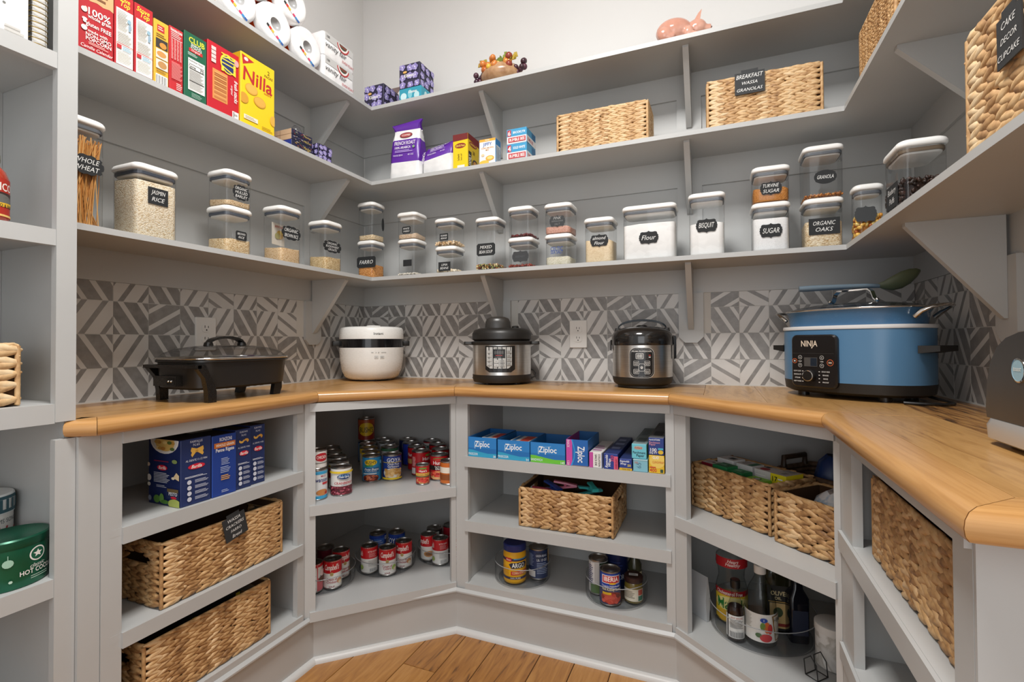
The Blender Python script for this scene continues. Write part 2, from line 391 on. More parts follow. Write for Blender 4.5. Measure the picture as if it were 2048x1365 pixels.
# ---------------- backsplash tiles
TP = 0.09655
def hclip(poly, n, c, keep_less):
    out = []
    for i in range(len(poly)):
        a, b = poly[i], poly[(i+1) % len(poly)]; da = n[0]*a[0]+n[1]*a[1]-c; db = n[0]*b[0]+n[1]*b[1]-c
        if not keep_less: da, db = -da, -db
        if da <= 1e-9: out.append(a)
        if (da < -1e-9 and db > 1e-9) or (da > 1e-9 and db < -1e-9):
            t = da/(da-db); out.append((a[0]+t*(b[0]-a[0]), a[1]+t*(b[1]-a[1])))
    return out
_TM = {}
def tile_mesh(dark, rot, u0, u1, v0, v1):
    """glazed tile; banded pattern is inlaid colour; (u,v) limits cut the tile"""
    key = (dark, rot, round(u0, 3), round(u1, 3), round(v0, 3), round(v1, 3))
    if key in _TM: return _TM[key]
    g = 0.009; th = 0.0075
    R_ = [(max(u0, g), max(v0, g)), (min(u1, 1-g), max(v0, g)), (min(u1, 1-g), min(v1, 1-g)), (max(u0, g), min(v1, 1-g))]
    n = (-1, -0.62) if dark else (1, -0.62); c0 = -1 if dark else 0
    cuts = [-9, -0.42, -0.27, 0.11, 0.27, 0.65, 0.80, 9]; ix = lambda q: (q[0], q[1])
    b = MB()
    def rt(p):
        x, y = p[0]-0.5, p[1]-0.5
        if rot: x, y = y, -x
        return (x+0.5, y+0.5)
    base = TILE_D if dark else TILE_L; band = TILE_L if dark else TILE_D
    # the rectangle into pattern space, clip, rotate back
    def back(p):
        x, y = p[0]-0.5, p[1]-0.5
        if rot: x, y = -y, x
        return (x+0.5, y+0.5)
    Q = [rt(p) for p in R_]
    for i in range(7):
        q = hclip(hclip(Q, n, cuts[i]+c0, False), n, cuts[i+1]+c0, True)
        if len(q) > 2:
            q = [back(p) for p in q]; b.add([((x-0.5)*TP, -th, (y-0.5)*TP) for x, y in q], [tuple(range(len(q)))], band if i % 2 else base)
    rim = [((x-0.5)*TP, -th, (y-0.5)*TP) for x, y in R_]; bk = [((x-0.5)*TP, 0, (y-0.5)*TP) for x, y in R_]
    b.loft([rim, bk], base, False, False)
    me = bpy.data.meshes.new('tile'); me.from_pydata(b.v, [], b.f)
    for m in b.mats: me.materials.append(m)
    me.polygons.foreach_set('material_index', b.k); me.update(); _TM[key] = me; return me
rt_ = random.Random(3)
def tiles(sd, wo, start, a_lo, a_hi, sgn, holes):
    """start: a grid line along the wall; the tile field runs a_lo..a_hi"""
    zrow = [0.917, 1.0105, 1.107, 1.2035, 1.30]
    zlo, zhi = HC+0.003, ZR[1][0]-0.001
    i0 = int(math.floor((a_lo-start)/TP)); i1 = int(math.ceil((a_hi-start)/TP))
    for i in range(i0, i1):
        for j in range(-1, 4):
            ca = start+(i+0.5)*TP; cz = 1.107+(j-2+0.5)*TP
            l0 = max(0, (a_lo-(ca-TP/2))/TP); l1 = min(1, (a_hi-(ca-TP/2))/TP)
            q0 = max(0, (zlo-(cz-TP/2))/TP); q1 = min(1, (zhi-(cz-TP/2))/TP)
            for h0, h1, hz in holes:
                if cz-TP/2+q0*TP > hz-0.001 and ca-TP/2 < h1 and ca+TP/2 > h0:
                    if ca < h0: l1 = min(l1, (h0-(ca-TP/2))/TP)
                    elif ca > h1: l0 = max(l0, (h1-(ca-TP/2))/TP)
                    else: l1 = -1
            if l1-l0 < 0.04 or q1-q0 < 0.04: continue
            up = (i+j) % 2 == (0 if sd == 'R' else 1); light = rt_.random() < (0.78 if up else 0.3)
            # '/' steep = pale tile, '/' flat = dark tile turned; the other diagonal the other way round
            dark, rot = (not light, 0 if light else 1) if up else (not light, 1 if light else 0)
            m0, m1 = l0, l1
            if sd == 'R': m0, m1 = 1-l1, 1-l0
            o = bpy.data.objects.new('tile', tile_mesh(dark, rot, m0, m1, q0, q1)); COL.objects.link(o); o.parent = wo
            if sd == 'L': o.location = (XL+0.001, ca, cz); o.rotation_euler = (0, 0, PI/2)
            elif sd == 'B': o.location = (ca, YB-0.001, cz)
            else: o.location = (XR-0.001, ca, cz); o.rotation_euler = (0, 0, -PI/2)
hw = 0.0445
tiles('B', wb, -0.79178, XL+0.0095, XR-0.0095, 1, [(BX2-hw, BX2+hw, 1.072), (BX1-hw, BX1+hw, 1.072)])
tiles('L', wl, 0.8742, YPOST, YB-0.0095, 1, [(LBY-hw, LBY+hw, 1.072)])
tiles('R', wr, 1.60536, 0.62, YB-0.0095, 1, [(RBY-hw, RBY+hw, 1.072)])
for sd, (wo, a0, a1) in WALLS.items(): wbox(sd, a0 if sd != 'R' else 0.62, a1, HC-0.03, ZR[1][0], 0.0002, 0.0074, GROUT).build('grout', wo, None)
# caulk bead along the counter
for sd, (wo, a0, a1) in WALLS.items(): wbox(sd, a0 if sd != 'R' else 0.62, a1, HC, HC+0.004, 0.001, 0.0105, GROUT).build('caulk_bead', wo, None)

# ---------------- floor: planks run away from the camera
fl = struct(MB().box(XL-0.1, XR+0.1, YN, YB+0.1, -0.05, -0.004, P('2A1A0E', 0.9)).build('floor', smooth=None))
xs = [-1.62, -1.46, -1.31, -1.165, -0.985, -0.862, -0.742, -0.573, -0.452, -0.331, -0.16, 0.01, 0.17, 0.33, 0.47, 0.604]
rf = random.Random(11)
cutsY = {4: [1.402], 5: [0.55, 1.30], 3: [0.9], 6: [0.8], 7: [1.18], 8: [0.4], 9: [0.95]}
for i in range(len(xs)-1):
    ys = [YN+0.02]+cutsY.get(i, [rf.uniform(-0.2, 1.2)])+[YB]
    for a, b in zip(ys, ys[1:]):
        g = 0.0012; lo = [[(xs[i]+q, a+q, z) for q, z in ()]]
        MB().loft([[(xs[i]+g, a+g, -0.004), (xs[i+1]-g, a+g, -0.004), (xs[i+1]-g, b-g, -0.004), (xs[i]+g, b-g, -0.004)],
                   [(xs[i]+g, a+g, -0.0015), (xs[i+1]-g, a+g, -0.0015), (xs[i+1]-g, b-g, -0.0015), (xs[i]+g, b-g, -0.0015)],
                   [(xs[i]+2*g, a+2*g, 0), (xs[i+1]-2*g, a+2*g, 0), (xs[i+1]-2*g, b-2*g, 0), (xs[i]+2*g, b-2*g, 0)]], FLOORW).build('plank', fl, None)

# ================================================================ upper shelves
def ushelf(z, label, yend_l, yend_r, brackets=True):
    t = T('wall_shelf', label, 'shelf', (0, 0, z))
    n = 0.0004
    def board(poly): MB().prism(poly, -TK, 0, GREY).build('shelf_board', t, None)
    e = 0.0025
    board([(XL+RTK, yend_l), (XSL, yend_l), (XSL, YS), (XL+RTK, YB-RTK)])
    board([(XSL, YS), (XSR, YS), (XR-RTK, YB-RTK), (XL+RTK, YB-RTK)])
    board([(XSR, YS), (XSR, yend_r), (XR-RTK, yend_r), (XR-RTK, YB-RTK)])
    th = 0.0098; n0 = 0.0203 if z < 1.4 else RTK
    dep = 0.199 if z < 1.4 else 0.208; zdn = 0.226 if z < 1.4 else 0.208
    def brk(sd, c):
        prof = [(n0, 0), (dep, 0), (dep, -0.008), (n0+0.006, -zdn), (n0, -zdn)]
        if sd == 'L': lo = [[(XL+q, c+s, -TK-0.0002+zz) for q, zz in prof] for s in (th, -th)]
        elif sd == 'B': lo = [[(c+s, YB-q, -TK-0.0002+zz) for q, zz in prof] for s in (th, -th)]
        else: lo = [[(XR-q, c+s, -TK-0.0002+zz) for q, zz in prof] for s in (-th, th)]
        MB().loft(lo, GREY).build('bracket', t, None)
    brk('L', LBY); brk('B', BX1); brk('B', BX2); brk('R', RBY)
    return t
ushelf(Z1, 'lowest grey wall shelf, holding the clear food canisters', YPOST+0.0005, 0.45)
ushelf(Z2, 'middle grey wall shelf with cracker boxes, coffee bags and woven baskets', YPOST+0.0005, 0.45)
ushelf(Z3, 'topmost grey wall shelf with paper towels, tissue boxes and a pig figurine', YPOST+0.0005, 0.9)

# ================================================================ base cabinets
A, B, C_, D, E = (-1.2514, 1.2836), (-0.9015, 1.6146), (-0.1337, 1.6146), (0.235, 1.300), (0.235, 0.62)
P0, P1, G = (-1.2935, 0.6165), (-1.2514, 0.6480), (0.604-0.001, 0.62)
NOSEL = [P0, P1, A, B, C_, D, E, G]
fA, fB, fC, fD, fE = (-1.2694, 1.2520), (-0.9088, 1.6326), (-0.1270, 1.6326), (0.2530, 1.3083), (0.2530, 0.6860)
ZCAB = HC-0.0365
def oriented(a, b):
    a, b = np.array(a), np.array(b); t = (b-a)/np.linalg.norm(b-a); n = np.array([-t[1], t[0]]); L = np.linalg.norm(b-a)
    def f(s0, s1, n0, n1, z0, z1, m=GREY):
        q = [a+t*s0+n*n0, a+t*s1+n*n0, a+t*s1+n*n1, a+t*s0+n*n1]
        return MB().prism([tuple(p) for p in q], z0, z1, m)
    return f, L
def cab(label, a, b, s_in0, s_in1, shelves, region, f0, f1):
    """face frame from a to b; opening s_in0..s_in1; shelves: (top, bottom) heights; region: plan outline of the shelf boards"""
    t = T('base_cabinet', label, 'cabinet'); f, L = oriented(a, b); fth = 0.019
    f(0.0004, s_in0, 0, fth, 0.155, ZCAB).build('stile', t, None); f(s_in1, L-0.0004, 0, fth, 0.155, ZCAB).build('stile', t, None)
    f(f0, f1, -0.007, fth, 0.849, ZCAB-0.0005).build('top_rail', t, None)
    for zt, zb in shelves[:-1]:
        f(f0, f1, -0.007, -0.0002, zb, zt).build('shelf_fascia', t, None)
    zt, zb = shelves[-1]
    f(f0, f1, -0.007, -0.0002, 0.152, zt).build('bottom_rail', t, None)
    for k, (zt, zb) in enumerate(shelves):
        MB().prism([tuple(p) for p in region], zt-0.018, zt-0.0002, GREY).build('shelf_board', t, None)
    return t, f, L
xw, yw = XL+0.006, YB-0.006
fa = np.array
# region outlines stop just behind the face plane
L_in = -1.2692; y_b = 1.6328
SL = [(0.656, 0.618), (0.416, 0.380), (0.184, 0.155)]
regL = [(xw, 0.684), (L_in, 0.684), (L_in, 1.2518), (xw, 1.2518)]
cL, fLc, LL = cab('grey base cabinet below the electric skillet, holding pasta boxes and long baskets', (-1.2694, 0.6660), fA, 0.0423, 0.5562, SL, regL, 0.041, 0.5747)
MB().box(xw, L_in-0.019, 0.666, 0.6835, 0.02, ZCAB, GREY).build('side_panel', cL, None)
MB().box(xw, L_in-0.02, 1.2522, 1.262, 0.02, ZCAB, GREY).build('side_panel', cL, None)
MB().box(-1.40, -1.2715, 0.6245, 0.6655, 0.0, ZCAB, GREY).build('filler_strip', cL, None)
SD = [(0.536, 0.502), (0.184, 0.155)]
d1n = (fa(fB)-fa(fA))/np.linalg.norm(fa(fB)-fa(fA)); d1n = fa([-d1n[1], d1n[0]])*0.0004
regD1 = [tuple(fa(fA)+d1n), tuple(fa(fB)+d1n), (-0.9092, 1.6525), (-0.8788, 1.6525), (-0.8788, yw), (xw, yw), (xw, 1.2625), (-1.289, 1.2625)]
cD1, fD1, LD1 = cab('grey angled corner cabinet full of tinned food', fA, fB, 0.0342, 0.505, SD, regD1, 0.016, 0.5225)
MB().prism([(-0.8782, 1.6536), (-0.866, 1.6536), (-0.866, yw), (-0.8782, yw)], 0.02, ZCAB, GREY).build('side_panel', cD1, None)
SB = [(0.656, 0.617), (0.418, 0.379), (0.188, 0.155)]
regB = [(-0.8655, y_b), (-0.1497, y_b), (-0.1497, yw), (-0.8655, yw)]
cB, fBc, LB = cab('grey base cabinet in the middle of the back wall with zip bag boxes', fB, fC, 0.0497, 0.7548, SB, regB, 0.0392, 0.770)
MB().box(-0.1495, -0.1375, 1.6532, yw, 0.02, ZCAB, GREY).build('side_panel', cB, None)
SD2 = [(0.530, 0.493), (0.184, 0.155)]
d2n = (fa(fD)-fa(fC))/np.linalg.norm(fa(fD)-fa(fC)); d2n = fa([-d2n[1], d2n[0]])*0.0004
xwr = XR-0.006
regD2 = [tuple(fa(fC)+d2n), tuple(fa(fD)+d2n), (xwr, 1.3083), (xwr, yw), (-0.137, yw), (-0.137, 1.6525), (-0.1266, 1.6525)]
cD2, fD2, LD2 = cab('grey angled corner cabinet with two big baskets above a tray of bottles', fC, fD, 0.0469, 0.4848, SD2, regD2, 0.004, 0.4900)
SR = [(0.6525, 0.612), (0.405, 0.368), (0.184, 0.155)]
regR = [(0.2532, 1.262), (0.2532, 0.706), (xwr, 0.706), (xwr, 1.262)]
cR, fRc, LR = cab('grey base cabinet at the right end with one tall woven basket', fD, fE, 0.0995, 0.573, SR, regR, 0.004, 0.6215)
MB().box(0.273, xwr, 1.2625, 1.283, 0.02, ZCAB, GREY).build('side_panel', cR, None)
MB().box(0.2735, XR-0.0005, 0.686, 0.7055, 0.0, ZCAB, GREY).build('end_panel', cR, None)
MB().box(0.2535, 0.300, 0.680, 0.6858, 0.0, ZCAB-0.0005, GREY).build('end_stile', cR, None)
for t_, (ca, cb) in ((cL, ((xw-0.003, 0.646), (xw-0.003, 1.262))),): MB().box(XL+0.0005, xw-0.0005, 0.667, 1.2515, 0.02, ZCAB, GREY).build('back_panel', t_, None)
MB().box(XL+0.0005, xw-0.0005, 1.2525, YB-0.0005, 0.02, ZCAB, GREY).build('back_panel', cD1, None)
MB().box(xw, -0.8785, yw+0.0005, YB-0.0005, 0.02, ZCAB, GREY).build('back_panel', cD1, None)
MB().box(-0.8780, -0.1376, yw+0.0005, YB-0.0005, 0.02, ZCAB, GREY).build('back_panel', cB, None)
MB().box(-0.1372, XR-0.0005, yw+0.0005, YB-0.0005, 0.02, ZCAB, GREY).build('back_panel', cD2, None)
MB().box(xwr+0.0005, XR-0.0005, 1.284, yw, 0.02, ZCAB, GREY).build('back_panel', cD2, None)
MB().box(xwr+0.0005, XR-0.0005, 0.7065, 1.283, 0.02, ZCAB, GREY).build('back_panel', cR, None)
# kick boards, ledge moulding and quarter-round: trim along the whole run
base = [(-1.2514, 0.6670), A, B, C_, D, (0.235, 0.6860)]
def sweep(prof, pts, m, name, i, j):
    """profile of (offset to the wall side, height) swept along segment i..j of a mitred polyline"""
    offs = [offp(pts, q) for q, _ in prof]
    lo = [[(offs[k][s][0], offs[k][s][1], prof[k][1]) for k in range(len(prof))] for s in (i, j)]
    return MB().loft(lo, m)
for i in range(5):
    struct(sweep([(0.0185, 0.0), (0.0185, 0.148), (0.030, 0.148), (0.030, 0.0)], base, GREY, 'k', i, i+1).build('baseboard_%s' % ('left', 'corner_left', 'back', 'corner_right', 'right')[i], smooth=None))
for i in range(5):
    struct(sweep([(0.0300, 0.1485), (0.010, 0.1485), (0.002, 0.153), (0.0018, 0.158), (0.010, 0.166), (0.0107, 0.1515+0.016), (0.030, 0.168)][:5]+[(0.0107, 0.1665), (0.0107, 0.1515), (0.030, 0.1515)], base, GREY, 'l', i, i+1).build('trim_%d' % (i+1), smooth=None))
for i in range(5):
    pr = [(0.0183-0.0178*math.sin(PI/2*k/5), 0.0178*math.cos(PI/2*k/5)) for k in range(6)]+[(0.0183, 0.0)]
    struct(sweep(pr, base, P('C9C8C6', 0.4), 'q', i, i+1).build('trim_%d' % (i+6), smooth=0.6))

# ================================================================ countertop
ct = T('countertop', 'continuous oak countertop running along all three walls', 'countertop', (0, 0, 0))
slab = offp(NOSEL, 0.046)
poly = [(XL+0.0012, YPOST+0.001)]+[tuple(p) for p in slab[1:-1]]+[(XR-0.0012, slab[-1][1]), (XR-0.0012, YB-0.0012), (XL+0.0012, YB-0.0012)]
prof = [(0.0455, HC), (-0.004, HC), (-0.0135, HC-0.0035), (-0.0185, HC-0.010), (-0.020, HC-0.018), (-0.0185, HC-0.026), (-0.0135, HC-0.0325), (-0.004, HC-0.036), (0.0455, HC-0.036)]
offs = [offp(NOSEL, q) for q, _ in prof]
for i in range(len(NOSEL)-1):
    lo = []
    for s, e in ((i, 0.0006), (i+1, -0.0006)):
        tdir = fa(NOSEL[i+1])-fa(NOSEL[i]); tdir = tdir/np.linalg.norm(tdir)
        lo.append([(offs[k][s][0]+tdir[0]*e, offs[k][s][1]+tdir[1]*e, prof[k][1]) for k in range(len(prof))])
    MB().loft(lo, nose_mat(math.atan2(tdir[1], tdir[0]))).build('nosing_board', ct, 0.7)
def hp(poly, p, q):
    """keep what lies to the left of p->q"""
    n = (q[1]-p[1], -(q[0]-p[0])); c = n[0]*p[0]+n[1]*p[1]; return hclip(poly, n, c, True)
def plank(poly, m):
    if len(poly) < 3: return
    c = np.mean(poly, axis=0)
    ar = 0.5*abs(sum(poly[i][0]*poly[(i+1) % len(poly)][1]-poly[(i+1) % len(poly)][0]*poly[i][1] for i in range(len(poly))))
    if ar < 2e-4: return
    def inset(q):
        out = []
        for p in poly:
            v = fa(p)-c; l = np.linalg.norm(v); out.append(tuple(fa(p)-v/l*q))
        return out
    a, b = inset(0.0004), inset(0.0016)
    MB().loft([[(x, y, HC-0.034) for x, y in a], [(x, y, HC-0.0012) for x, y in a], [(x, y, HC) for x, y in b]], m).build('plank', ct, None)
s_ = [tuple(p) for p in slab]   # inner border line
XB = -0.0385
cornL = (XL+0.0012, YB-0.0012)
def rect(x0, x1, y0, y1): return [(x0, y0), (x1, y0), (x1, y1), (x0, y1)]
mid = tuple((fa(s_[2])+fa(s_[3]))/2)
# left run: lengthwise, up to the mitre from the wall corner to the middle of the angled edge
xsL = [XL+0.0012, -1.52, -1.405, s_[1][0]]
for a, b in zip(xsL, xsL[1:]):
    for y0, y1 in ((YPOST+0.001, 1.12), (1.12, YB)) if a < -1.5 else (((YPOST+0.001, 1.45), (1.45, YB)) if a < -1.41 else ((YPOST+0.001, YB),)):
        plank(hp(rect(a, b, y0, y1), mid, cornL), WOOD_Y)
q = hp(hp(rect(s_[1][0], mid[0]+0.05, 1.2, YB), s_[2], s_[3]), mid, cornL); plank(q, WOOD_Y)
# back run: crosswise
ysB = [s_[3][1], 1.765, 1.872, YB-0.0012]
for k, (a, b) in enumerate(zip(ysB, ysB[1:])):
    for x0, x1 in ((XL, -0.95), (-0.95, XB)) if k != 1 else ((XL, -0.55), (-0.55, XB)):
        plank(hp(rect(x0, x1, a, b), cornL, mid), WOOD_X)
q = hp(hp(rect(-1.5, s_[3][0], 1.2, s_[3][1]), s_[2], s_[3]), cornL, mid); plank(q, WOOD_X)
plank(hp(rect(s_[4][0], XB, 1.4, s_[3][1]), s_[4], s_[5]), WOOD_X)
# right run and its corner: lengthwise
xsR = [XB, 0.1219, s_[5][0], 0.425, XR-0.0012]
for k, (a, b) in enumerate(zip(xsR, xsR[1:])):
    ys_ = [s_[7][1]]+([], [], [1.30], [0.98])[k]+[YB-0.0012]
    for y0, y1 in zip(ys_, ys_[1:]):
        q = hp(rect(a, b, y0, y1), s_[4], s_[5]) if b <= s_[5][0]+1e-6 else rect(a, b, y0, y1)
        plank(q, WOOD_Y)

# ================================================================ tall shelving at the left edge
XT = -1.281
tc = T('tall_cabinet', 'tall grey open shelving unit at the left edge of the room', 'cabinet')
for za, zb_ in ((0, HC-0.037), (HC+0.0004, 2.70)): MB().box(-1.2995, XT, 0.588, YPOST, za, zb_, GREY).build('stile', tc, None)
MB().box(XL+0.001, -1.300, 0.6115, YPOST, 0, 2.70, GREY).build('side_panel', tc, None)
MB().box(-1.5645, -1.5605, -0.1, 0.611, 0, 2.70, GREY).build('back_panel', tc, None)
MB().box(-1.2995, XT, -0.14, -0.1, 0, 2.70, GREY).build('stile', tc, None)
for zt, h in ((2.44, 0.035), (2.07, 0.035), (1.6963, 0.034), (1.3205, 0.034), (0.953, 0.041), (0.588, 0.038), (0.225, 0.04)):
    MB().box(-1.5604, -1.3, -0.1, 0.611, zt-0.02, zt, GREY).build('shelf_board', tc, None)
    MB().box(-1.2998, XT-0.0015, -0.0998, 0.5878, zt-h, zt, GREY).build('shelf_fascia', tc, None)
MB().box(-1.5604, -1.3, -0.1, 0.611, 2.66, 2.70, GREY).build('top_board', tc, None)
# ================================================================ outlets
def outlet(label, loc, rz):
    t = T('wall_outlet', label, 'outlet', loc, rz); IV = P('DEDCD8', 0.35)
    MB().loft([rr(0.073, 0.114, 0.004, 0), rr(0.073, 0.114, 0.004, 0.003), rr(0.069, 0.110, 0.003, 0.006)], IV).build('cover_plate', t, 0.5).rotation_euler = (PI/2, 0, 0)
    for k in (-0.0195, 0.0195):
        b = MB(); b.loft([ell(0.0165, 0.0135, 0.0055, 24, 0, 0, 3.0), ell(0.0165, 0.0135, 0.0078, 24, 0, 0, 3.0)], IV)
        o = b.build('socket', t, 0.5, loc=(0, 0, k)); o.rotation_euler = (PI/2, 0, 0)
        s = MB(); 
        for x, hh in ((-0.006, 0.0085), (0.006, 0.007)): s.box(x-0.001, x+0.001, 0.001, 0.001+hh, 0.0079, 0.0082, BLACK)
        s.loft([ell(0.0024, 0.0024, 0.0079, 10, 0, -0.006), ell(0.0024, 0.0024, 0.0082, 10, 0, -0.006)], BLACK)
        s.build('slot', o, None)
    return t
outlet('white wall outlet behind the electric skillet', (XL+0.009, 1.152, 1.112), PI/2)
outlet('white wall outlet between the two steel cookers', (-0.524, YB-0.009, 1.110), 0)
# ================================================================ woven baskets
def strand_mesh():
    rings = [(0.06, 0.25), (0.28, 0.85), (0.55, 1.0), (0.8, 0.72), (0.96, 0.22)]; n = 6; v = []; f = []
    for t, r in rings:
        for k in range(n): a = 2*PI*k/n; v.append((t-0.5, 0.5*r*math.sin(a), 0.5*r*math.cos(a)))
    for j in range(len(rings)-1):
        for k in range(n): k2 = (k+1) % n; f.append((j*n+k, j*n+k2, (j+1)*n+k2, (j+1)*n+k))
    f.append(tuple(reversed(range(n)))); f.append(tuple((len(rings)-1)*n+k for k in range(n)))
    return np.array(v), f
SV, SF = strand_mesh()
rb = np.random.RandomState(5)
def strands(items):
    """items: list of (centre, along, normal, length, width, thickness)"""
    vs = []; fs = []; b = 0; n = len(SV)
    for c, a, nn, L, W, H in items:
        up = np.cross(nn, a); M = np.array([a*L, up*W, nn*H]); q_ = SV@M+c; q_[:, 2] = np.maximum(q_[:, 2], 0.0008); vs.append(q_); fs.extend(tuple(i+b for i in q) for q in SF); b += n
    return np.concatenate(vs), fs
def mesh_obj(name, v, f, m, parent, smooth=True):
    me = bpy.data.meshes.new(name); me.from_pydata(v.tolist() if hasattr(v, 'tolist') else v, [], f); me.materials.append(m)
    if smooth: me.polygons.foreach_set('use_smooth', [True]*len(me.polygons))
    me.update(); o = bpy.data.objects.new(name, me); COL.objects.link(o); o.parent = parent; return o
def basket(name, label, w_, d_, h_, loc, rz, rows=7, pitch=0.02, mat=WEAVE, handles=False, group='woven baskets', cardtag=None, sides='FLRB', loose=1.0, ang0=0.25, lf=1.72):
    """rectangular basket of plaited rows; front at -y"""
    t = T(name, label, 'basket', loc, rz, group); th = 0.011
    w0, d0 = w_-2*th, d_-2*th; r = 0.012; ph = (h_-0.008)/rows
    hz0, hz1, hy = h_*0.60, h_*0.84, 0.05
    # lining
    b = MB(); q = 0.003
    b.box(-w0/2, w0/2, -d0/2, d0/2, 0.002, 0.006, LINER)
    b.box(-w0/2, w0/2, -d0/2, -d0/2+q, 0.006, h_-0.006, LINER); b.box(-w0/2, w0/2, d0/2-q, d0/2, 0.006, h_-0.006, LINER)
    for sx in (-1, 1):
        x0, x1 = sorted((sx*w0/2, sx*(w0/2-q)))
        if handles:
            b.box(x0, x1, -d0/2+q, -hy, 0.006, h_-0.006, LINER); b.box(x0, x1, hy, d0/2-q, 0.006, h_-0.006, LINER)
            b.box(x0, x1, -hy, hy, 0.006, hz0, LINER); b.box(x0, x1, -hy, hy, hz1, h_-0.006, LINER)
        else: b.box(x0, x1, -d0/2+q, d0/2-q, 0.006, h_-0.006, LINER)
    b.build('lining', t, None)
    segs = []
    if 'F' in sides: segs.append((np.array([-w0/2, -d0/2-0.0015]), np.array([w0/2, -d0/2-0.0015]), np.array([0., -1, 0])))
    if 'R' in sides: segs.append((np.array([w0/2+0.0015, -d0/2]), np.array([w0/2+0.0015, d0/2]), np.array([1., 0, 0])))
    if 'B' in sides: segs.append((np.array([w0/2, d0/2+0.0015]), np.array([-w0/2, d0/2+0.0015]), np.array([0., 1, 0])))
    if 'L' in sides: segs.append((np.array([-w0/2-0.0015, d0/2]), np.array([-w0/2-0.0015, -d0/2]), np.array([-1., 0, 0])))
    for k in range(rows):
        zc = 0.004+ph*(k+0.5); items = []
        for a, c, nrm in segs:
            L = np.linalg.norm(c-a); td = (c-a)/L; td3 = np.array([td[0], td[1], 0]); N = max(3, int(round(L/pitch)))
            for half in (0, 1):
                off = rb.uniform(-0.2, 0.2)
                for i in range(-0 if half else 0, N+1):
                    s = (i+0.25*half+off+rb.uniform(-0.12, 0.12)*loose)*L/N
                    Ls = pitch*lf*rb.uniform(0.92, 1.12); s = min(max(s, Ls*rb.uniform(0.30, 0.38)), L-Ls*rb.uniform(0.30, 0.38)); p2 = a+td*s
                    z = zc+(ph*0.235 if half else -ph*0.235)
                    if handles and abs(nrm[0]) > 0.5 and abs(p2[1]) < hy and hz0 < z < hz1: continue
                    ang = (ang0 if half else -ang0)+rb.uniform(-0.10, 0.10)*loose
                    # strands lean so that each row reads as a plait of chevrons
                    al = td3*math.cos(ang)+np.array([0, 0, -math.sin(ang)]); nn = nrm+td3*0.12; nn = nn-al*(nn@al); nn /= np.linalg.norm(nn)
                    items.append((np.array([p2[0], p2[1], z])+nrm*0.004, al, nn, Ls, ph*0.84*rb.uniform(0.9, 1.1), 0.0105*rb.uniform(0.9, 1.15)))
        v, f = strands(items); mesh_obj('woven_row', v, f, mat, t)['kind'] = 'stuff'
    # corner cords and rim
    zr = h_-0.005; b = MB(); wr_, dr_ = w0+0.008, d0+0.008
    loop = [(p[0], p[1], zr+0.0012*math.sin(i*2.1)) for i, p in enumerate(rr(wr_, dr_, 0.014, 0, 4))]
    b.tube(loop, 0.0048, mat, 6, closed=True)
    b.build('rim', t, 1.2)
    for sx in (-1, 1):
        for sy in (-1, 1): MB().tube([(sx*(w0/2+0.004), sy*(d0/2+0.004), z) for z in (0.003, h_*0.35, h_*0.7, h_-0.006)], 0.005, mat, 6).build('corner_cord', t, 1.2)
    if handles:
        for sx in (-1, 1):
            x = sx*(w0/2+0.002); b = MB()
            b.tube([(x, -hy, hz0), (x, hy, hz0), (x, hy, hz1), (x, -hy, hz1)], 0.005, mat, 6, closed=True); b.build('handle_opening', t, 1.2)
    if cardtag:
        x, z, cw, ch, tilt, lines, hts = cardtag
        tg = MB(); tg.slab([(-cw/2, 0, -ch/2), (cw/2, 0, -ch/2), (cw/2, 0, ch/2), (cw*0.28, 0, ch/2), (cw*0.28, 0, ch/2+0.008), (-cw*0.28, 0, ch/2+0.008), (-cw*0.28, 0, ch/2), (-cw/2, 0, ch/2)], (0, -1, 0), 0.002, P('2A2C2E', 0.7))
        o = tg.build('name_tag', t, None); o.location = (x, -d_/2-0.0045, z); o.rotation_euler = (0, tilt, 0)
        pr = Print(cw, ch); n = len(lines)
        for i, (l, hh) in enumerate(zip(lines, hts)): pr.run([('t', 0.5, 1-(i+0.62)/(n+0.25), hh, l, 'E4E4E2', 'i', 0.9)])
        pr.build('handwriting', lambda u, v, of: ((u-0.5)*cw, -0.002-of, (v-0.5)*ch), o)
    return t

# ================================================================ clear canisters
RUNS = {'L': ((XSL, 0.), (0., 1.), (-1., 0.), PI/2), 'B': ((0., YS), (1., 0.), (0., 1.), 0.), 'R': ((XSR, 0.), (0., -1.), (1., 0.), -PI/2)}
def fit(run, s, uL, uR, z, ratio=1.0, w=None):
    """position along a shelf run and width of a square thing whose outline spans the columns uL..uR"""
    O, t, n, rz = RUNS[run]; O, t, n = map(np.array, (O, t, n)); a = 0.; W = w or 0.1
    P_ = O+n*s; q = apl(uR if uL is None else uL, 450, P_, n); a = (q[:2]-P_)@t
    def ext(a, W):
        us = [pj(*(P_+t*x+n*y), z)[0] for x in (a, a+W) for y in (0, W*ratio)]; return min(us), max(us)
    for _ in range(80):
        l, r = ext(a, W); sc = max(150., (r-l)/W)
        if w: a += ((uR-r) if uL is None else (uL-l))/sc
        else: a += 0.7*(uL-l)/sc; W += 0.7*((uR-uL)-(r-l))/sc
    return a, W, rz, P_, t, n
FILLS = {}
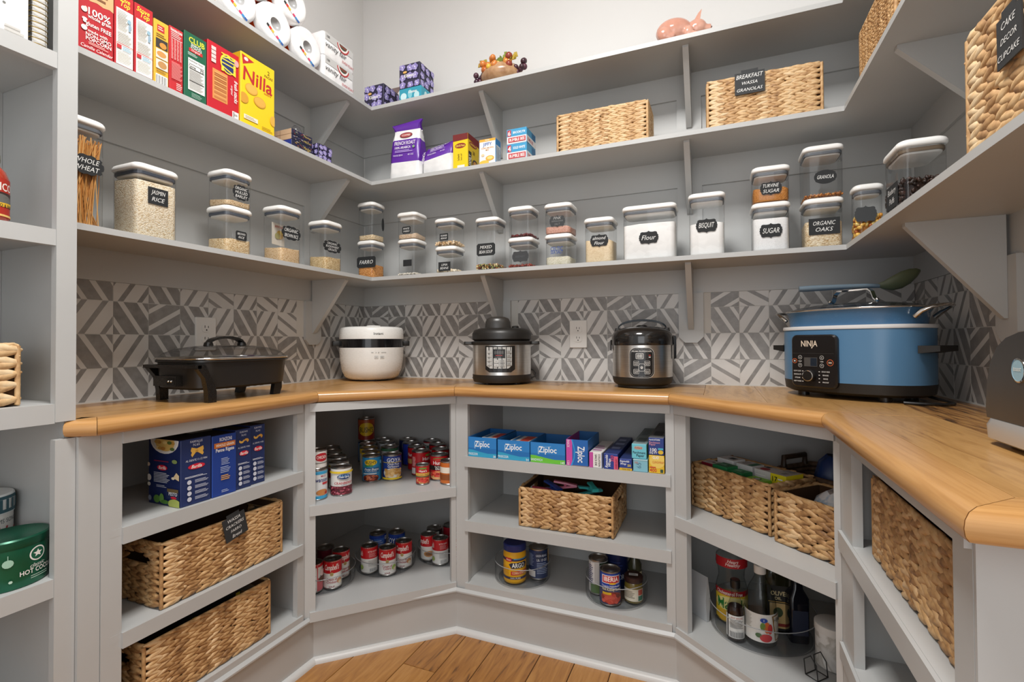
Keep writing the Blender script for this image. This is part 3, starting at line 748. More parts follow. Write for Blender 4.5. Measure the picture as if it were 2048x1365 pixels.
def fillmat(k):
    if k in FILLS: return FILLS[k]
    g = {'rice': ('EFDFC2', 'FBF0DA', 'D2B58A', 300), 'barley': ('D9BC93', 'EBD5B2', 'B58D5E', 330), 'brown': ('DDBE90', 'EED9B4', 'BD935C', 330), 'brown2': ('DDB98C', 'EBD0AA', 'C49A66', 360),
         'groat': ('D2B180', 'E8D2A6', 'A88650', 300), 'oat': ('DBC29B', 'EDDCBD', 'B4935F', 260), 'farro': ('D08A45', 'E4A866', 'A9652B', 260), 'wfarro': ('D8BDA0', 'E8D4BC', 'BE9C7A', 320),
         'pinksalt': ('D69E8C', 'E4B8A6', 'C08470', 420), 'salt': ('D9D3BE', 'E6E1CF', 'C4BD9E', 380), 'almond': ('E4CDA8', 'EAD6B4', 'DCC39C', 200), 'flour': ('F4F3F1', 'F8F7F5', 'F0EFED', 40),
         'sugar': ('EFEFEF', 'F6F6F6', 'E6E6E6', 500), 'turb': ('C07C34', 'CF8E45', 'A96624', 420), 'oats': ('DEC69F', 'F0E1C4', 'B28F60', 230)}[k]
    FILLS[k] = grain_mat('fill_'+k, g[0], g[1], g[2], g[3], bump=0.15 if k in ('flour', 'sugar', 'almond') else 0.6); return FILLS[k]
def plaque(w, h, kind):
    if kind == 'rect': return [(-w/2, -h/2), (w/2, -h/2), (w/2, h/2), (-w/2, h/2)]
    if kind == 'cut':
        c = h*0.13; return [(-w/2+c, -h/2), (w/2-c, -h/2), (w/2-c*0.4, -h/2+c*0.7), (w/2, -h/2+c), (w/2, h/2-c), (w/2-c*0.4, h/2-c*0.7), (w/2-c, h/2), (-w/2+c, h/2), (-w/2+c*0.4, h/2-c*0.7), (-w/2, h/2-c), (-w/2, -h/2+c), (-w/2+c*0.4, -h/2+c*0.7)]
    if kind == 'oval':
        q = [(0.5, 0.0), (0.485, 0.14), (0.44, 0.22), (0.44, 0.29), (0.36, 0.36), (0.24, 0.44), (0.12, 0.485), (0.0, 0.5)]
    elif kind == 'cloud':
        q = [(0.5, 0.0), (0.485, 0.14), (0.42, 0.20), (0.44, 0.32), (0.37, 0.41), (0.27, 0.37), (0.22, 0.46), (0.12, 0.50), (0.0, 0.46)]
    else: q = [(0.5, 0.0), (0.472, 0.06), (0.48, 0.16), (0.435, 0.235), (0.42, 0.27), (0.425, 0.34), (0.38, 0.41), (0.31, 0.43), (0.22, 0.41), (0.12, 0.415), (0.05, 0.44), (0.0, 0.5)]
    full = q+[(-x, y) for x, y in reversed(q[:-1])]; low = [(x, -y) for x, y in q[1:-1]]
    pts = full+[(x*-1, y) for x, y in low]+[(0.0, -q[-1][1])]+[(x, y) for x, y in reversed(low)]
    return [(x*w, y*h) for x, y in pts]
OCT = None
def pebble():
    n, k = 6, 4; v = []; f = []
    for j in range(k+1):
        a = PI*(0.1+0.8*j/k)
        for i in range(n): v.append((math.sin(a)*math.cos(2*PI*i/n), math.sin(a)*math.sin(2*PI*i/n), -math.cos(a)))
    for j in range(k):
        for i in range(n): i2 = (i+1) % n; f.append((j*n+i, j*n+i2, (j+1)*n+i2, (j+1)*n+i))
    f.append(tuple(reversed(range(n)))); f.append(tuple(k*n+i for i in range(n))); return np.array(v), f
PV, PF = pebble()
rg = np.random.RandomState(9)
def pieces(parent, w, d, z0, z1, size, mats, dens, asp=(1.0, 0.7, 0.55), name='beans', top=True, heap=0.0):
    """loose dry pieces filling a box: those against the clear sides and on the top"""
    vs = []; fs = []; ms = []; b = 0; pts = []
    a = size*size*dens
    for (lx, ly, fx) in ((w, z1-z0, 0), (w, z1-z0, 1), (d, z1-z0, 2), (d, z1-z0, 3)):
        for _ in range(int(lx*ly/a)+3):
            s, z = rg.uniform(-lx/2, lx/2), rg.uniform(z0+size*0.3, max(z0+size*0.31, z1)); i = size*0.35
            pts.append({0: (s, -d/2+i, z), 1: (s, d/2-i, z), 2: (-w/2+i, s, z), 3: (w/2-i, s, z)}[fx])
    for _ in range(int(w*d/a*1.2)):
        x, y = rg.uniform(-w/2+size*0.4, w/2-size*0.4), rg.uniform(-d/2+size*0.4, d/2-size*0.4)
        pts.append((x, y, z1+rg.uniform(-0.2, 0.35)*size+heap*(1-(2*x/w)**2)*(1-(2*y/d)**2)))
    for p in pts:
        q = rg.normal(size=(3, 3)); q, _r = np.linalg.qr(q); sc = np.array(asp)*size*0.5*rg.uniform(0.85, 1.15)
        v = (PV*sc)@q+np.array(p)
        v[:, 0] = np.clip(v[:, 0], -w/2, w/2); v[:, 1] = np.clip(v[:, 1], -d/2, d/2); v[:, 2] = np.maximum(v[:, 2], z0)
        vs.append(v); fs.extend(tuple(i+b for i in f) for f in PF); b += len(PV); ms.extend([rg.randint(len(mats))]*len(PF))
    me = bpy.data.meshes.new(name); me.from_pydata(np.concatenate(vs).tolist(), [], fs)
    for m in mats: me.materials.append(m)
    me.polygons.foreach_set('material_index', ms); me.polygons.foreach_set('use_smooth', [True]*len(fs)); me.update()
    o = bpy.data.objects.new(name, me); COL.objects.link(o); o.parent = parent; o['kind'] = 'stuff'; return o
PIECES = {'bean': (0.011, ('DCC09A', 'CDA97B', 'E6D0B0')), 'lima': (0.017, ('E9DCC4', 'DCC8A8')), 'mixed': (0.0095, ('B5A06A', '8A3B22', '6E7A3A', 'D9C8A0', 'B98A4A', '3E3226')), 'kidney': (0.011, ('5A1C1E', '6C2426', '481416')),
          'red': (0.010, ('7A2C22', '8C3A2A')), 'coffee': (0.0125, ('2A1812', '38221A', '1E100C')), 'granola': (0.009, ('A9682C', 'BE8040', '8C5220')), 'candy': (0.018, ('C98A2C', 'E0B050', 'A85A20', 'E8C878')), 'crumb': (0.006, ('E4DED2', 'D8D0C0'))}
def canister(label, run, s, uL, uR, vT, z0, fill=None, vF=None, lab=None, ratio=1.0, w=None, gask='5C6066', group=None, plain=False, vB=None):
    a, W, rz, P_, t, n = fit(run, s, uL, uR, z0+0.08, ratio, w); d = W*ratio
    um = pj(*(P_+t*(a+W/2)), z0+0.1)
    c = P_+t*(a+W/2)+n*(d/2); f0 = P_+t*(a+W/2)
    z0 = z0+0.0005; H = zat(f0[0], f0[1], vT)-z0
    o = T('food_canister', label, 'container', (c[0], c[1], z0), rz, group or 'clear canisters with white lids')
    bw, bd = W-0.007, d-0.007; r = 0.018; hb = H-0.0175
    MB().loft([rr(bw-0.012, bd-0.012, r, 0.0), rr(bw-0.003, bd-0.003, r, 0.003), rr(bw, bd, r, 0.009), rr(bw, bd, r, hb)], CLEAR, True, False).build('body', o, 1.0)
    MB().loft([rr(W-0.004, d-0.004, r, hb+0.0002), rr(W, d, r, hb+0.003), rr(W-0.001, d-0.001, r, H-0.008), rr(W-0.006, d-0.006, r, H-0.003), rr(W-0.014, d-0.014, r, H)], LIDW).build('lid', o, 0.9)
    MB().loft([rr(bw-0.012, bd-0.012, r, hb-0.0165), rr(bw-0.010, bd-0.010, r, hb-0.015), rr(bw-0.010, bd-0.010, r, hb)], PLUG).build('lid_insert', o, 0.9)
    if not plain: MB().loft([rr(bw-0.003, bd-0.003, r, hb-0.0120), rr(bw-0.0025, bd-0.0025, r, hb-0.0105), rr(bw-0.0025, bd-0.0025, r, hb-0.0055), rr(bw-0.003, bd-0.003, r, hb-0.0035)], P(gask, 0.5)).build('gasket', o, 0.9)
    iw, idp = bw-0.004, bd-0.004
    if fill:
        zf = (zat(f0[0], f0[1], vF)-z0) if vF else 0.02
        zf = min(max(zf, 0.008), hb-0.026)
        if fill in PIECES:
            sz, cols = PIECES[fill]; ms = [P(q, 0.45) for q in cols]
            pieces(o, iw, idp, 0.0035, zf-sz*0.3, sz, ms, 0.55 if fill != 'mixed' else 0.5, (1.0, 0.72, 0.6), {'granola': 'granola', 'candy': 'wrapped_sweets', 'coffee': 'coffee_beans', 'crumb': 'crumbs'}.get(fill, 'beans'))
            if zf > 0.03: MB().loft([rr(iw-sz*1.2, idp-sz*1.2, r, 0.004), rr(iw-sz*1.2, idp-sz*1.2, r, zf-sz*0.9)], ms[0]).build('bean_core', o, None, kind='stuff')
        elif fill == 'pasta':
            b = MB(); cols = [P(q, 0.5) for q in ('C68A46', 'D39A55', 'B67836', 'DDAB68')]
            for i in range(230):
                x0, y0 = rg.uniform(-iw/2+0.004, iw/2-0.004), (-idp/2+0.003+abs(rg.normal(0, 0.010)) if rg.rand() < 0.75 else rg.uniform(-idp/2+0.004, idp/2-0.004)); y0 = min(y0, idp/2-0.004)
                x1 = x0*rg.uniform(0.2, 0.75)+rg.normal(0, 0.008) if i % 3 else rg.uniform(-iw/2+0.004, iw/2-0.004); x1 = min(max(x1, -iw/2+0.004), iw/2-0.004); y1 = min(max(y0+rg.uniform(-0.004, 0.02), -idp/2+0.003), idp/2-0.004)
                zt = zf+rg.uniform(-0.02, 0.006); bend = rg.uniform(-0.004, 0.004)
                b.tube([(x1, y1, 0.004), ((x0+x1)/2+bend, (y0+y1)/2, zt*0.5), (x0, y0, zt)], 0.0011, cols[i % 4], 4)
            b.build('spaghetti', o, 1.2, kind='stuff')
        else:
            lump = 0.004 if fill not in ('flour', 'sugar') else 0.0015
            g = 9; b = MB(); loops = [rr(iw-0.004, idp-0.004, r-0.003, 0.0035, 4), rr(iw, idp, r-0.002, 0.007, 4)]
            top = rr(iw, idp, r-0.002, zf, 4); loops.append([(x, y, zf+lump*math.sin(9*x/iw+5*y/idp+W*300)*0.8) for x, y, _ in top])
            for k, (q, dz) in enumerate(((0.8, 0.3), (0.5, 0.8), (0.2, 1.0))): loops.append([(x*q, y*q, zf+dz*(0.010 if fill == 'flour' else lump)+lump*0.4*math.sin(13*x/iw*q+7*y/idp)) for x, y, _ in top])
            b.loft(loops, fillmat(fill)).build('contents', o, 0.9, kind='stuff')
    if lab:
        (lu, lv, lw, lh, kind, lines) = lab[:6]; face = lab[6] if len(lab) > 6 else 'front'
        if face == 'front':
            q = apl(lu, lv, P_, n); q0 = apl(lu-lw/2, lv, P_, n); q1 = apl(lu+lw/2, lv, P_, n)
            x = (q[:2]-f0)@t; ww = abs((q1[:2]-q0[:2])@t); zc = q[2]-z0; hh = abs(zat(q[0], q[1], lv-lh/2)-zat(q[0], q[1], lv+lh/2))
            fn = lambda u, v, of: (u, -bd/2-of, v)
        else:
            sd = 1 if face == 'right' else -1; Ps = P_+t*(a+(W if sd > 0 else 0)); q = apl(lu, lv, Ps, t); q0 = apl(lu-lw/2, lv, Ps, t); q1 = apl(lu+lw/2, lv, Ps, t)
            x = sd*((q[:2]-c)@n); ww = abs((q1[:2]-q0[:2])@n); zc = q[2]-z0; hh = abs(zat(q[0], q[1], lv-lh/2)-zat(q[0], q[1], lv+lh/2))
            fn = lambda u, v, of: (sd*(bw/2+of), sd*u, v)
        x = min(max(x, -bw/2+ww*0.35), bw/2-ww*0.35) if abs(x) > bw/2 else x
        pts = plaque(ww, hh, kind.strip('*')); lo = [[fn(x+p, zc+z, 0.0002) for p, z in pts], [fn(x+p, zc+z, 0.0007) for p, z in pts]]
        lc = CHALK if not kind.endswith('*') else P('3A3C3E', 0.8)
        if kind != 'none': lb = MB().loft(lo, lc).build('chalk_label', o, None)
        else: lb = o
        pr = Print(1.0, 1.0); k = len(lines)
        for i, l in enumerate(lines):
            txt, hh_, col, dx = (l+(0.0,))[:4] if len(l) < 4 else l
            pr.run([('t', dx*ww, hh*(0.5-(i+0.5)/k)*0.76, hh_*hh*0.86, txt, col, 'i' if kind != 'none' else 'b', ww*0.72)])
        pr.build('handwriting' if kind != 'none' else 'printed_lettering', lambda u, v, of: fn(x+u, zc+v, 0.0008+of), lb)
    o['top'] = z0+H; return o
def cz(o): 
    z = o['top']; del o['top']; return z
Wt = 'E2E2E0'; Dm = '8A8C8C'
def L1(*ls, h=None, c=Wt):
    n = len(ls); return [(l, h or (0.42 if n == 1 else 0.30 if n == 2 else 0.22), c) for l in ls]
# left run
c1 = canister('tallest clear canister, full of whole wheat spaghetti', 'L', 0.018, None, 217, 229, Z1, 'pasta', 270, (176, 329, 70, 40, 'cloud', L1('WHOLE', 'WHEAT')), w=0.118); cz(c1)
c2 = canister('big clear canister filled with white jasmine rice', 'L', 0.018, 216, 362, 334, Z1, 'rice', 366, (318, 394, 40, 33, 'rect', L1('JASMIN', 'RICE')), gask='3E4450'); cz(c2)
c3 = canister('lower canister of brown rice beneath the barley one', 'L', 0.02, 407, 509, 415, Z1, 'brown', 480, (484, 472, 22, 18, 'cut', L1('BROWN', 'RICE')), gask='4C525C')
c4 = canister('upper canister holding hulled barley', 'L', 0.021, 409, 509, 344, cz(c3), 'barley', 403, (484, 386, 34, 31, 'cloud', L1('ORGANIC', 'HULLED', 'BARLEY')), gask='4C525C'); cz(c4)
c5 = canister('canister of organic brown rice with a paper leaflet inside', 'L', 0.02, 520, 607, 415, Z1, 'brown2', 498, (584, 467, 38, 28, 'cloud', L1('ORGANIC', 'BROWN RICE')), gask='4C525C'); cz(c5)
bw5 = 0.1
MB().slab([(-0.036, 0.01, 0.07), (0.03, 0.022, 0.07), (0.03, 0.022, 0.148), (-0.036, 0.01, 0.148)], (0.15, -0.98, 0), 0.0006, P('D9D2C6', 0.6)).build('paper_leaflet', c5, None)
lf = [o for o in c5.children if o.name.startswith('paper_leaflet')][0]
Print(0.066, 0.078).run([('e', 0.6, 0.5, 0.26, 0.2, 'C9A24A'), ('e', 0.4, 0.42, 0.2, 0.14, 'A8A06A'), ('e', 0.66, 0.6, 0.12, 0.09, 'D8B83E'), ('t', 0.5, 0.86, 0.14, 'amrine', 'A83A2A', 'b', 0.9)]).build('printed_leaflet', lambda u, v, o: (-0.036+0.066*u+0.0001, 0.01+0.012*u-0.0008-o*4, 0.07+0.078*v), lf)
c6 = canister('canister of organic buckwheat groats nearest the left corner', 'L', 0.02, 612, 688, 444, Z1, 'groat', 516, (666, 494, 36, 24, 'cloud', L1('ORGANIC', 'BUCKWHEAT', 'GROATS')), gask='4C525C'); cz(c6)
# back run
c7 = canister('lower corner canister with reddish farro grains', 'B', 0.014, 711, 773, 481, Z1, 'farro', 530, (748, 523, 38, 22, 'cut', L1('FARRO')))
c8 = canister('upper corner canister with rolled grain and no front label', 'B', 0.014, 712, 773, 404, cz(c7), 'oat', 470, (767, 450, 5, 26, 'oval', L1(' '), 'right')); cz(c8)
c9 = canister('nearly empty canister with a plain small black label', 'B', 0.016, 792, 857, 478, Z1, 'crumb', 546, (814, 526, 17, 13, 'rect', [(' ', 0.2, Dm)]))
c10 = canister('canister of pale farro with frosted lid and tiny label', 'B', 0.016, 791, 857, 424, cz(c9), 'wfarro', 468, (812, 460, 17, 14, 'cut', L1('WHITE', 'FARRO')), plain=True); cz(c10)
c11 = canister('lower canister with lima beans', 'B', 0.018, 867, 933, 492, Z1, 'lima', 538, (888, 533, 24, 18, 'rect', L1('LIMA', 'BEANS')))
c12 = canister('upper canister with big white runner beans', 'B', 0.018, 866, 933, 436, cz(c11), 'bean', 482, (887, 474, 17, 14, 'rect', L1('RUNNER', 'BEANS'))); cz(c12)
c13 = canister('single canister with a thin layer of mixed bean soup', 'B', 0.02, 948, 1016, 434, Z1, 'mixed', 528, (971, 499, 37, 25, 'cut', L1('MIXED', 'BEAN SOUP'))); cz(c13)
c14 = canister('lower canister with a faded plaque label', 'B', 0.02, 1013, 1082, 474, Z1, 'red', 529, (1040, 513, 34, 24, 'plaque*', [('KIDNEY', 0.2, '55585A')]))
c15 = canister('upper unlabelled canister with dark red beans', 'B', 0.02, 1013, 1081, 412, cz(c14), 'kidney', 468); cz(c15)
c16 = canister('lower canister of grey sea salt with blue print', 'B', 0.02, 1087, 1157, 467, Z1, 'salt', 515, (1113, 501, 34, 18, 'none', [('CELTIC', 0.55, '2E4A8C'), ('SEA SALT', 0.42, '2E4A8C')]))
c17 = canister('upper canister of pink himalayan salt', 'B', 0.02, 1086, 1157, 405, cz(c16), 'pinksalt', 454, (1114, 442, 32, 24, 'plaque*', [('PINK', 0.26, 'A8A8A6'), ('HIMALAYAN', 0.18, '7A7C7C'), ('SALT', 0.18, '7A7C7C')])); cz(c17)
c18 = canister('short canister of almond flour', 'B', 0.02, 1166, 1238, 434, Z1, 'almond', 481, (1198, 481, 37, 26, 'plaque', L1('almond', 'Flour'))); cz(c18)
c19 = canister('wide rectangular canister full of white flour', 'B', 0.02, 1243, 1358, 408, Z1, 'flour', 447, (1297, 475, 40, 27, 'plaque', L1('Flour')), ratio=0.6); cz(c19)
c20 = canister('tall narrow canister of baking mix beside the flour', 'B', 0.02, 1376, 1452, 384, Z1, 'flour', 446, (1413, 451, 44, 29, 'plaque', L1('BISQUIT')), ratio=0.8); cz(c20)
c21 = canister('lower canister of white sugar', 'B', 0.02, 1499, 1583, 403, Z1, 'sugar', 436, (1542, 461, 47, 30, 'plaque', L1('SUGAR')))
c22 = canister('upper canister of brown turbinado sugar', 'B', 0.02, 1499, 1582, 330, cz(c21), 'turb', 376, (1542, 376, 45, 28, 'plaque', L1('TURVINE', 'SUGAR'))); cz(c22)
c23 = canister('lower canister of rolled oats with a big square label', 'B', 0.02, 1597, 1691, 394, Z1, 'oats', 443, (1649, 452, 63, 33, 'rect', L1('ORGANIC', 'OAKS')))
c24 = canister('upper tall canister with a little granola left', 'B', 0.02, 1595, 1691, 288, cz(c23), 'granola', 386, (1651, 353, 46, 28, 'oval', [('GRANOLA', 0.32, Wt)])); cz(c24)
# right corner and right run
def free_canister(label, x, y, rz, W, d, vT, fill, vF, lab):
    global RUNS
    RUNS['X'] = ((x, y), (math.cos(rz), math.sin(rz)), (-math.sin(rz), math.cos(rz)), rz)
    O, t, n, _ = RUNS['X']
    f0 = fit
    us = [pj(*(np.array(O)+np.array(t)*q+np.array(n)*k), Z1+0.08)[0] for q in (0, W) for k in (0, d)]
    return canister(label, 'X', 0.0, min(us), max(us), vT, Z1, fill, vF, lab, ratio=d/W, w=W)
p = ay(1699, 450, 1.70)
c25 = canister('canister of gold wrapped sweets in the right corner', 'B', -0.03, 1697, 1772, 366, Z1, 'candy', 425, (1732, 428, 46, 34, 'plaque*', [(' ', 0.2, Dm)]), ratio=0.85); cz(c25)
c26 = canister('widest canister at the right, half full of coffee beans', 'R', 0.03, 1763, 1905, 300, Z1, 'coffee', 372, (1781, 394, 22, 46, 'rect', L1('Blueberry', 'Puffs')), ratio=0.75, gask='6A5A48'); cz(c26)
# ================================================================ middle and top shelf goods
def shelfbox(name, label, cat, run, s, uL, uR, vT, z0, depth, cols, pr=None, group=None, w=None, hfix=None, **k):
    """card box whose front face spans columns uL..uR on a shelf run"""
    O, t, n, rz = RUNS[run]; O, t, n = map(np.array, (O, t, n)); P_ = O+n*s
    a0 = (apl(uL, 400, P_, n)[:2]-P_)@t; a1 = (apl(uR, 400, P_, n)[:2]-P_)@t if uR is not None else a0+w
    W = a1-a0; f0 = P_+t*(a0+W/2); H = hfix or zat(f0[0], f0[1], vT)-z0; c = f0+n*depth/2
    return carton(name, label, cat, W-0.0012, depth, H, (c[0], c[1], z0+0.0004), rz, cols, pr, group, **k), W, H
RED = 'B5202C'; WH = 'F2F0EC'
GB = 'boxes on the middle shelf'
shelfbox('popcorn_box', 'red carton with white health claims at the left end of middle shelf', 'box', 'L', 0.012, 137, 225.5, 0, Z2, 0.07, 'B3232C', {'front': [
    ('p', [(0.0, 1.0), (1, 1), (1, 0.62), (0.9, 0.635), (0.75, 0.62), (0.6, 0.635), (0.45, 0.62), (0.3, 0.64), (0.15, 0.66), (0.0, 0.68)], 'D6A878'), ('lines', 0.3, 0.66, 0.95, 0.9, 4, '7A5030'),
    ('t', 0.66, 0.50, 0.085, '100%', WH, 'b', 0.6), ('t', 0.66, 0.43, 0.045, 'whole grain', WH, 'b', 0.55), ('t', 0.64, 0.335, 0.05, 'gluten FREE', WH, 'b', 0.6), ('t', 0.62, 0.265, 0.035, 'made with', WH, 'b', 0.5),
    ('t', 0.64, 0.215, 0.045, 'NON-GMO', WH, 'b', 0.6), ('t', 0.64, 0.165, 0.045, 'POPCORN', WH, 'b', 0.6), ('e', 0.3, 0.49, 0.07, 0.03, WH), ('e', 0.33, 0.5, 0.04, 0.03, 'D9D2C8'), ('e', 0.31, 0.38, 0.06, 0.016, WH), ('e', 0.31, 0.355, 0.04, 0.02, WH),
    ('e', 0.3, 0.275, 0.07, 0.03, WH), ('lines', 0.4, 0.10, 0.9, 0.135, 2, 'E8B8B0'), ('t', 0.6, 0.065, 0.04, 'Camille Calendar', WH, 'i', 0.75)]}, hfix=0.205)
for k, (u0, u1, lab) in enumerate(((226.5, 266, 'first stuffing box, red with white recipe panel, next to the popcorn carton'), (266.8, 305, 'second stuffing box, red with white recipe panel, beside the yellow carton'))):
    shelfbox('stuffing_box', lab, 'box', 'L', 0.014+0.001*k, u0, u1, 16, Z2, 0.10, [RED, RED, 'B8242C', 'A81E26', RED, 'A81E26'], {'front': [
        ('t', 0.45, 0.93, 0.07, 'Stove', 'F0D840', 'bi', 0.7), ('t', 0.55, 0.855, 0.075, 'Top', 'F0D840', 'bi', 0.5), ('r', 0.08, 0.04, 0.96, 0.79, 'E9E6E0'), ('lines', 0.14, 0.5, 0.7, 0.77, 14, '9A9890', 0.35), ('lines', 0.14, 0.33, 0.9, 0.48, 7, '9A9890', 0.35),
        ('r', 0.08, 0.315, 0.96, 0.322, 'C03038'), ('r', 0.1, 0.25, 0.34, 0.30, 'C03038'), ('lines', 0.4, 0.24, 0.9, 0.30, 3, '7FB0C8'), ('lines', 0.14, 0.08, 0.9, 0.22, 7, 'A8A49A', 0.35), ('e', 0.74, 0.66, 0.1, 0.03, '8FB0C0'), ('e', 0.8, 0.6, 0.07, 0.03, '9FB4C4'), ('r', 0.7, 0.53, 0.82, 0.62, '8FA8B8')]}, GB, hfix=0.192)
shelfbox('coating_mix_box', 'narrow yellow carton with three food pictures', 'box', 'L', 0.016, 305.8, 336.5, 45, Z2, 0.09, 'DFAE3A', {'front': [
    ('r', 0.22, 0.83, 0.7, 0.93, 'B82A2C'), ('lines', 0.28, 0.85, 0.64, 0.915, 2, 'F0C8B8'), ('lines', 0.15, 0.74, 0.85, 0.80, 2, '7A5A20'), ('r', 0.12, 0.58, 0.92, 0.72, '3A3430'), ('e', 0.6, 0.63, 0.24, 0.045, 'C98A3A'), ('r', 0.12, 0.42, 0.92, 0.56, 'D8D0C4'), ('e', 0.5, 0.49, 0.32, 0.045, 'C89050'),
    ('r', 0.12, 0.26, 0.92, 0.40, 'D8D2C8'), ('e', 0.55, 0.33, 0.3, 0.055, 'B98A54'), ('lines', 0.15, 0.2, 0.85, 0.25, 3, '8A6A28'), ('r', 0.1, 0.01, 0.9, 0.17, WH)]+[('r', 0.14+0.06*i, 0.02, 0.14+0.06*i+(0.02 if i % 3 else 0.04), 0.155, '2A2A2A') for i in range(12)]}, hfix=0.180)
shelfbox('cracker_box', 'narrow red carton printed with white nutrition table', 'box', 'L', 0.016, 337.3, 365.5, 60, Z2, 0.09, 'BE2A30', {'front': [
    ('t', 0.5, 0.955, 0.035, 'Nutrition Facts', WH, 'b', 0.85), ('r', 0.08, 0.93, 0.92, 0.936, WH), ('lines', 0.1, 0.84, 0.9, 0.92, 3, 'F0C0BC'), ('r', 0.08, 0.82, 0.92, 0.826, WH)]+[('lines', 0.1+0.2*c, 0.5, 0.24+0.2*c, 0.81, 16, 'EFB0AC', 0.5) for c in range(4)]+[('lines', 0.1, 0.2, 0.92, 0.46, 13, 'E08A88', 0.5), ('lines', 0.45, 0.05, 0.9, 0.16, 4, 'F0C0BC')]}, hfix=0.185)
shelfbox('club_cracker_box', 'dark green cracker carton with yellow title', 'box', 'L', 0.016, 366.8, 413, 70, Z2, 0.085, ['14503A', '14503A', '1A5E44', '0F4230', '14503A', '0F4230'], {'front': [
    ('t', 0.55, 0.90, 0.085, 'CLUB', 'EEE23A', 'b', 0.7), ('t', 0.52, 0.835, 0.035, 'SNACK', WH, 'b'), ('t', 0.52, 0.795, 0.035, 'STACKS', WH, 'b'), ('r', 0.2, 0.725, 0.8, 0.775, 'C02A2E'), ('t', 0.5, 0.75, 0.03, 'Original', WH, 'i'),
    ('lines', 0.15, 0.66, 0.6, 0.71, 3, 'B8CFC4'), ('r', 0.16, 0.15, 0.9, 0.62, 'E9E8E4'), ('t', 0.5, 0.59, 0.028, 'Nutrition Facts', '2A2A2A', 'b', 0.6), ('r', 0.2, 0.535, 0.86, 0.542, '2A2A2A'), ('t', 0.34, 0.505, 0.04, 'Calories', '1A1A1A', 'b', 0.3), ('t', 0.76, 0.505, 0.045, '70', '1A1A1A', 'b'), ('r', 0.2, 0.465, 0.86, 0.477, '2A2A2A'),
    ('lines', 0.2, 0.30, 0.86, 0.455, 9, '8A8A88', 0.35), ('r', 0.2, 0.285, 0.86, 0.295, '2A2A2A'), ('lines', 0.2, 0.17, 0.86, 0.28, 7, 'A0A09C', 0.35), ('lines', 0.3, 0.05, 0.8, 0.12, 4, '8FB0A0', 0.4)]}, hfix=0.196)
ckr = [('r', 0.2+0.0, 0.20+0.033*i, 0.58, 0.225+0.033*i, 'D89A5C' if i % 2 else 'B97440') for i in range(12)]
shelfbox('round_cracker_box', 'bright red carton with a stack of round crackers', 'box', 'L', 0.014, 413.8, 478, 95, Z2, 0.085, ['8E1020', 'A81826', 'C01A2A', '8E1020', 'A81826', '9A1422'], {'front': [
    ('r', 0.15, 0.18, 0.62, 0.62, 'D8904E')]+ckr+[('e', 0.62, 0.78, 0.25, 0.145, 'E8C83A'), ('e', 0.64, 0.78, 0.225, 0.125, '22306A'), ('t', 0.64, 0.78, 0.24, 'RITZ', 'F0D63C', 'bv', 0.27), ('t', 0.88, 0.42, 0.06, 'fresh stacks', WH, 'biv', 0.34), ('t', 0.74, 0.42, 0.035, 'original', WH, 'iv'),
    ('r', 0.76, 0.02, 0.97, 0.12, 'EDE9E2'), ('t', 0.88, 0.07, 0.05, '8', '222222', 'v'), ('r', 0.79, 0.03, 0.83, 0.11, '8A8884'), ('e', 0.9, 0.86, 0.07, 0.05, 'E8A0A0')]+[('r', 0.10, 0.70+0.06*i, 0.24, 0.75+0.06*i, 'E6C8C4') for i in range(4)]}, hfix=0.2085)
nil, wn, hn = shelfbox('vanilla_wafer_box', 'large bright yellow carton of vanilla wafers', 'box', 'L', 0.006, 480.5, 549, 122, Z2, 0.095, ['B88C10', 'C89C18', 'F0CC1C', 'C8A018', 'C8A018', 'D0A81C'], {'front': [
    ('p', [(0.03, 0.97), (0.38, 0.935), (0.06, 0.83)], 'B8242C'), ('e', 0.15, 0.92, 0.06, 0.025, 'F0D8D0'), ('t', 0.81, 0.90, 0.06, '2', '7A5A10', 'b'), ('t', 0.81, 0.835, 0.035, 'PACKS', '7A5A10', 'b', 0.3), ('t', 0.5, 0.70, 0.20, 'Nilla', 'B8242C', 'b', 0.86, -0.06), ('t', 0.78, 0.575, 0.035, 'wafers', 'B8242C', 'i'),
    ('e', 0.30, 0.53, 0.18, 0.075, 'D8A03A'), ('e', 0.305, 0.535, 0.16, 0.062, 'E2B050'), ('e', 0.54, 0.40, 0.18, 0.075, 'D49A34'), ('e', 0.545, 0.405, 0.16, 0.062, 'E0AC4A'), ('e', 0.08, 0.36, 0.13, 0.075, 'D49A34'), ('e', 0.95, 0.22, 0.1, 0.075, 'DEAE48'), ('t', 0.3, 0.105, 0.05, '100   5', 'B09A70', 'b', 0.4), ('r', 0.08, 0.075, 0.48, 0.135, 'E9E2CE'), ('lines', 0.12, 0.085, 0.44, 0.125, 2, 'B09A70'), ('lines', 0.6, 0.03, 0.95, 0.08, 2, 'B89418')],
    'left': [('t', 0.6, 0.93, 0.08, '2', '7A5A10', 'b'), ('t', 0.6, 0.84, 0.04, 'PACKS', '7A5A10', 'b', 0.6), ('r', 0.1, 0.05, 0.9, 0.4, 'D8B220')]})
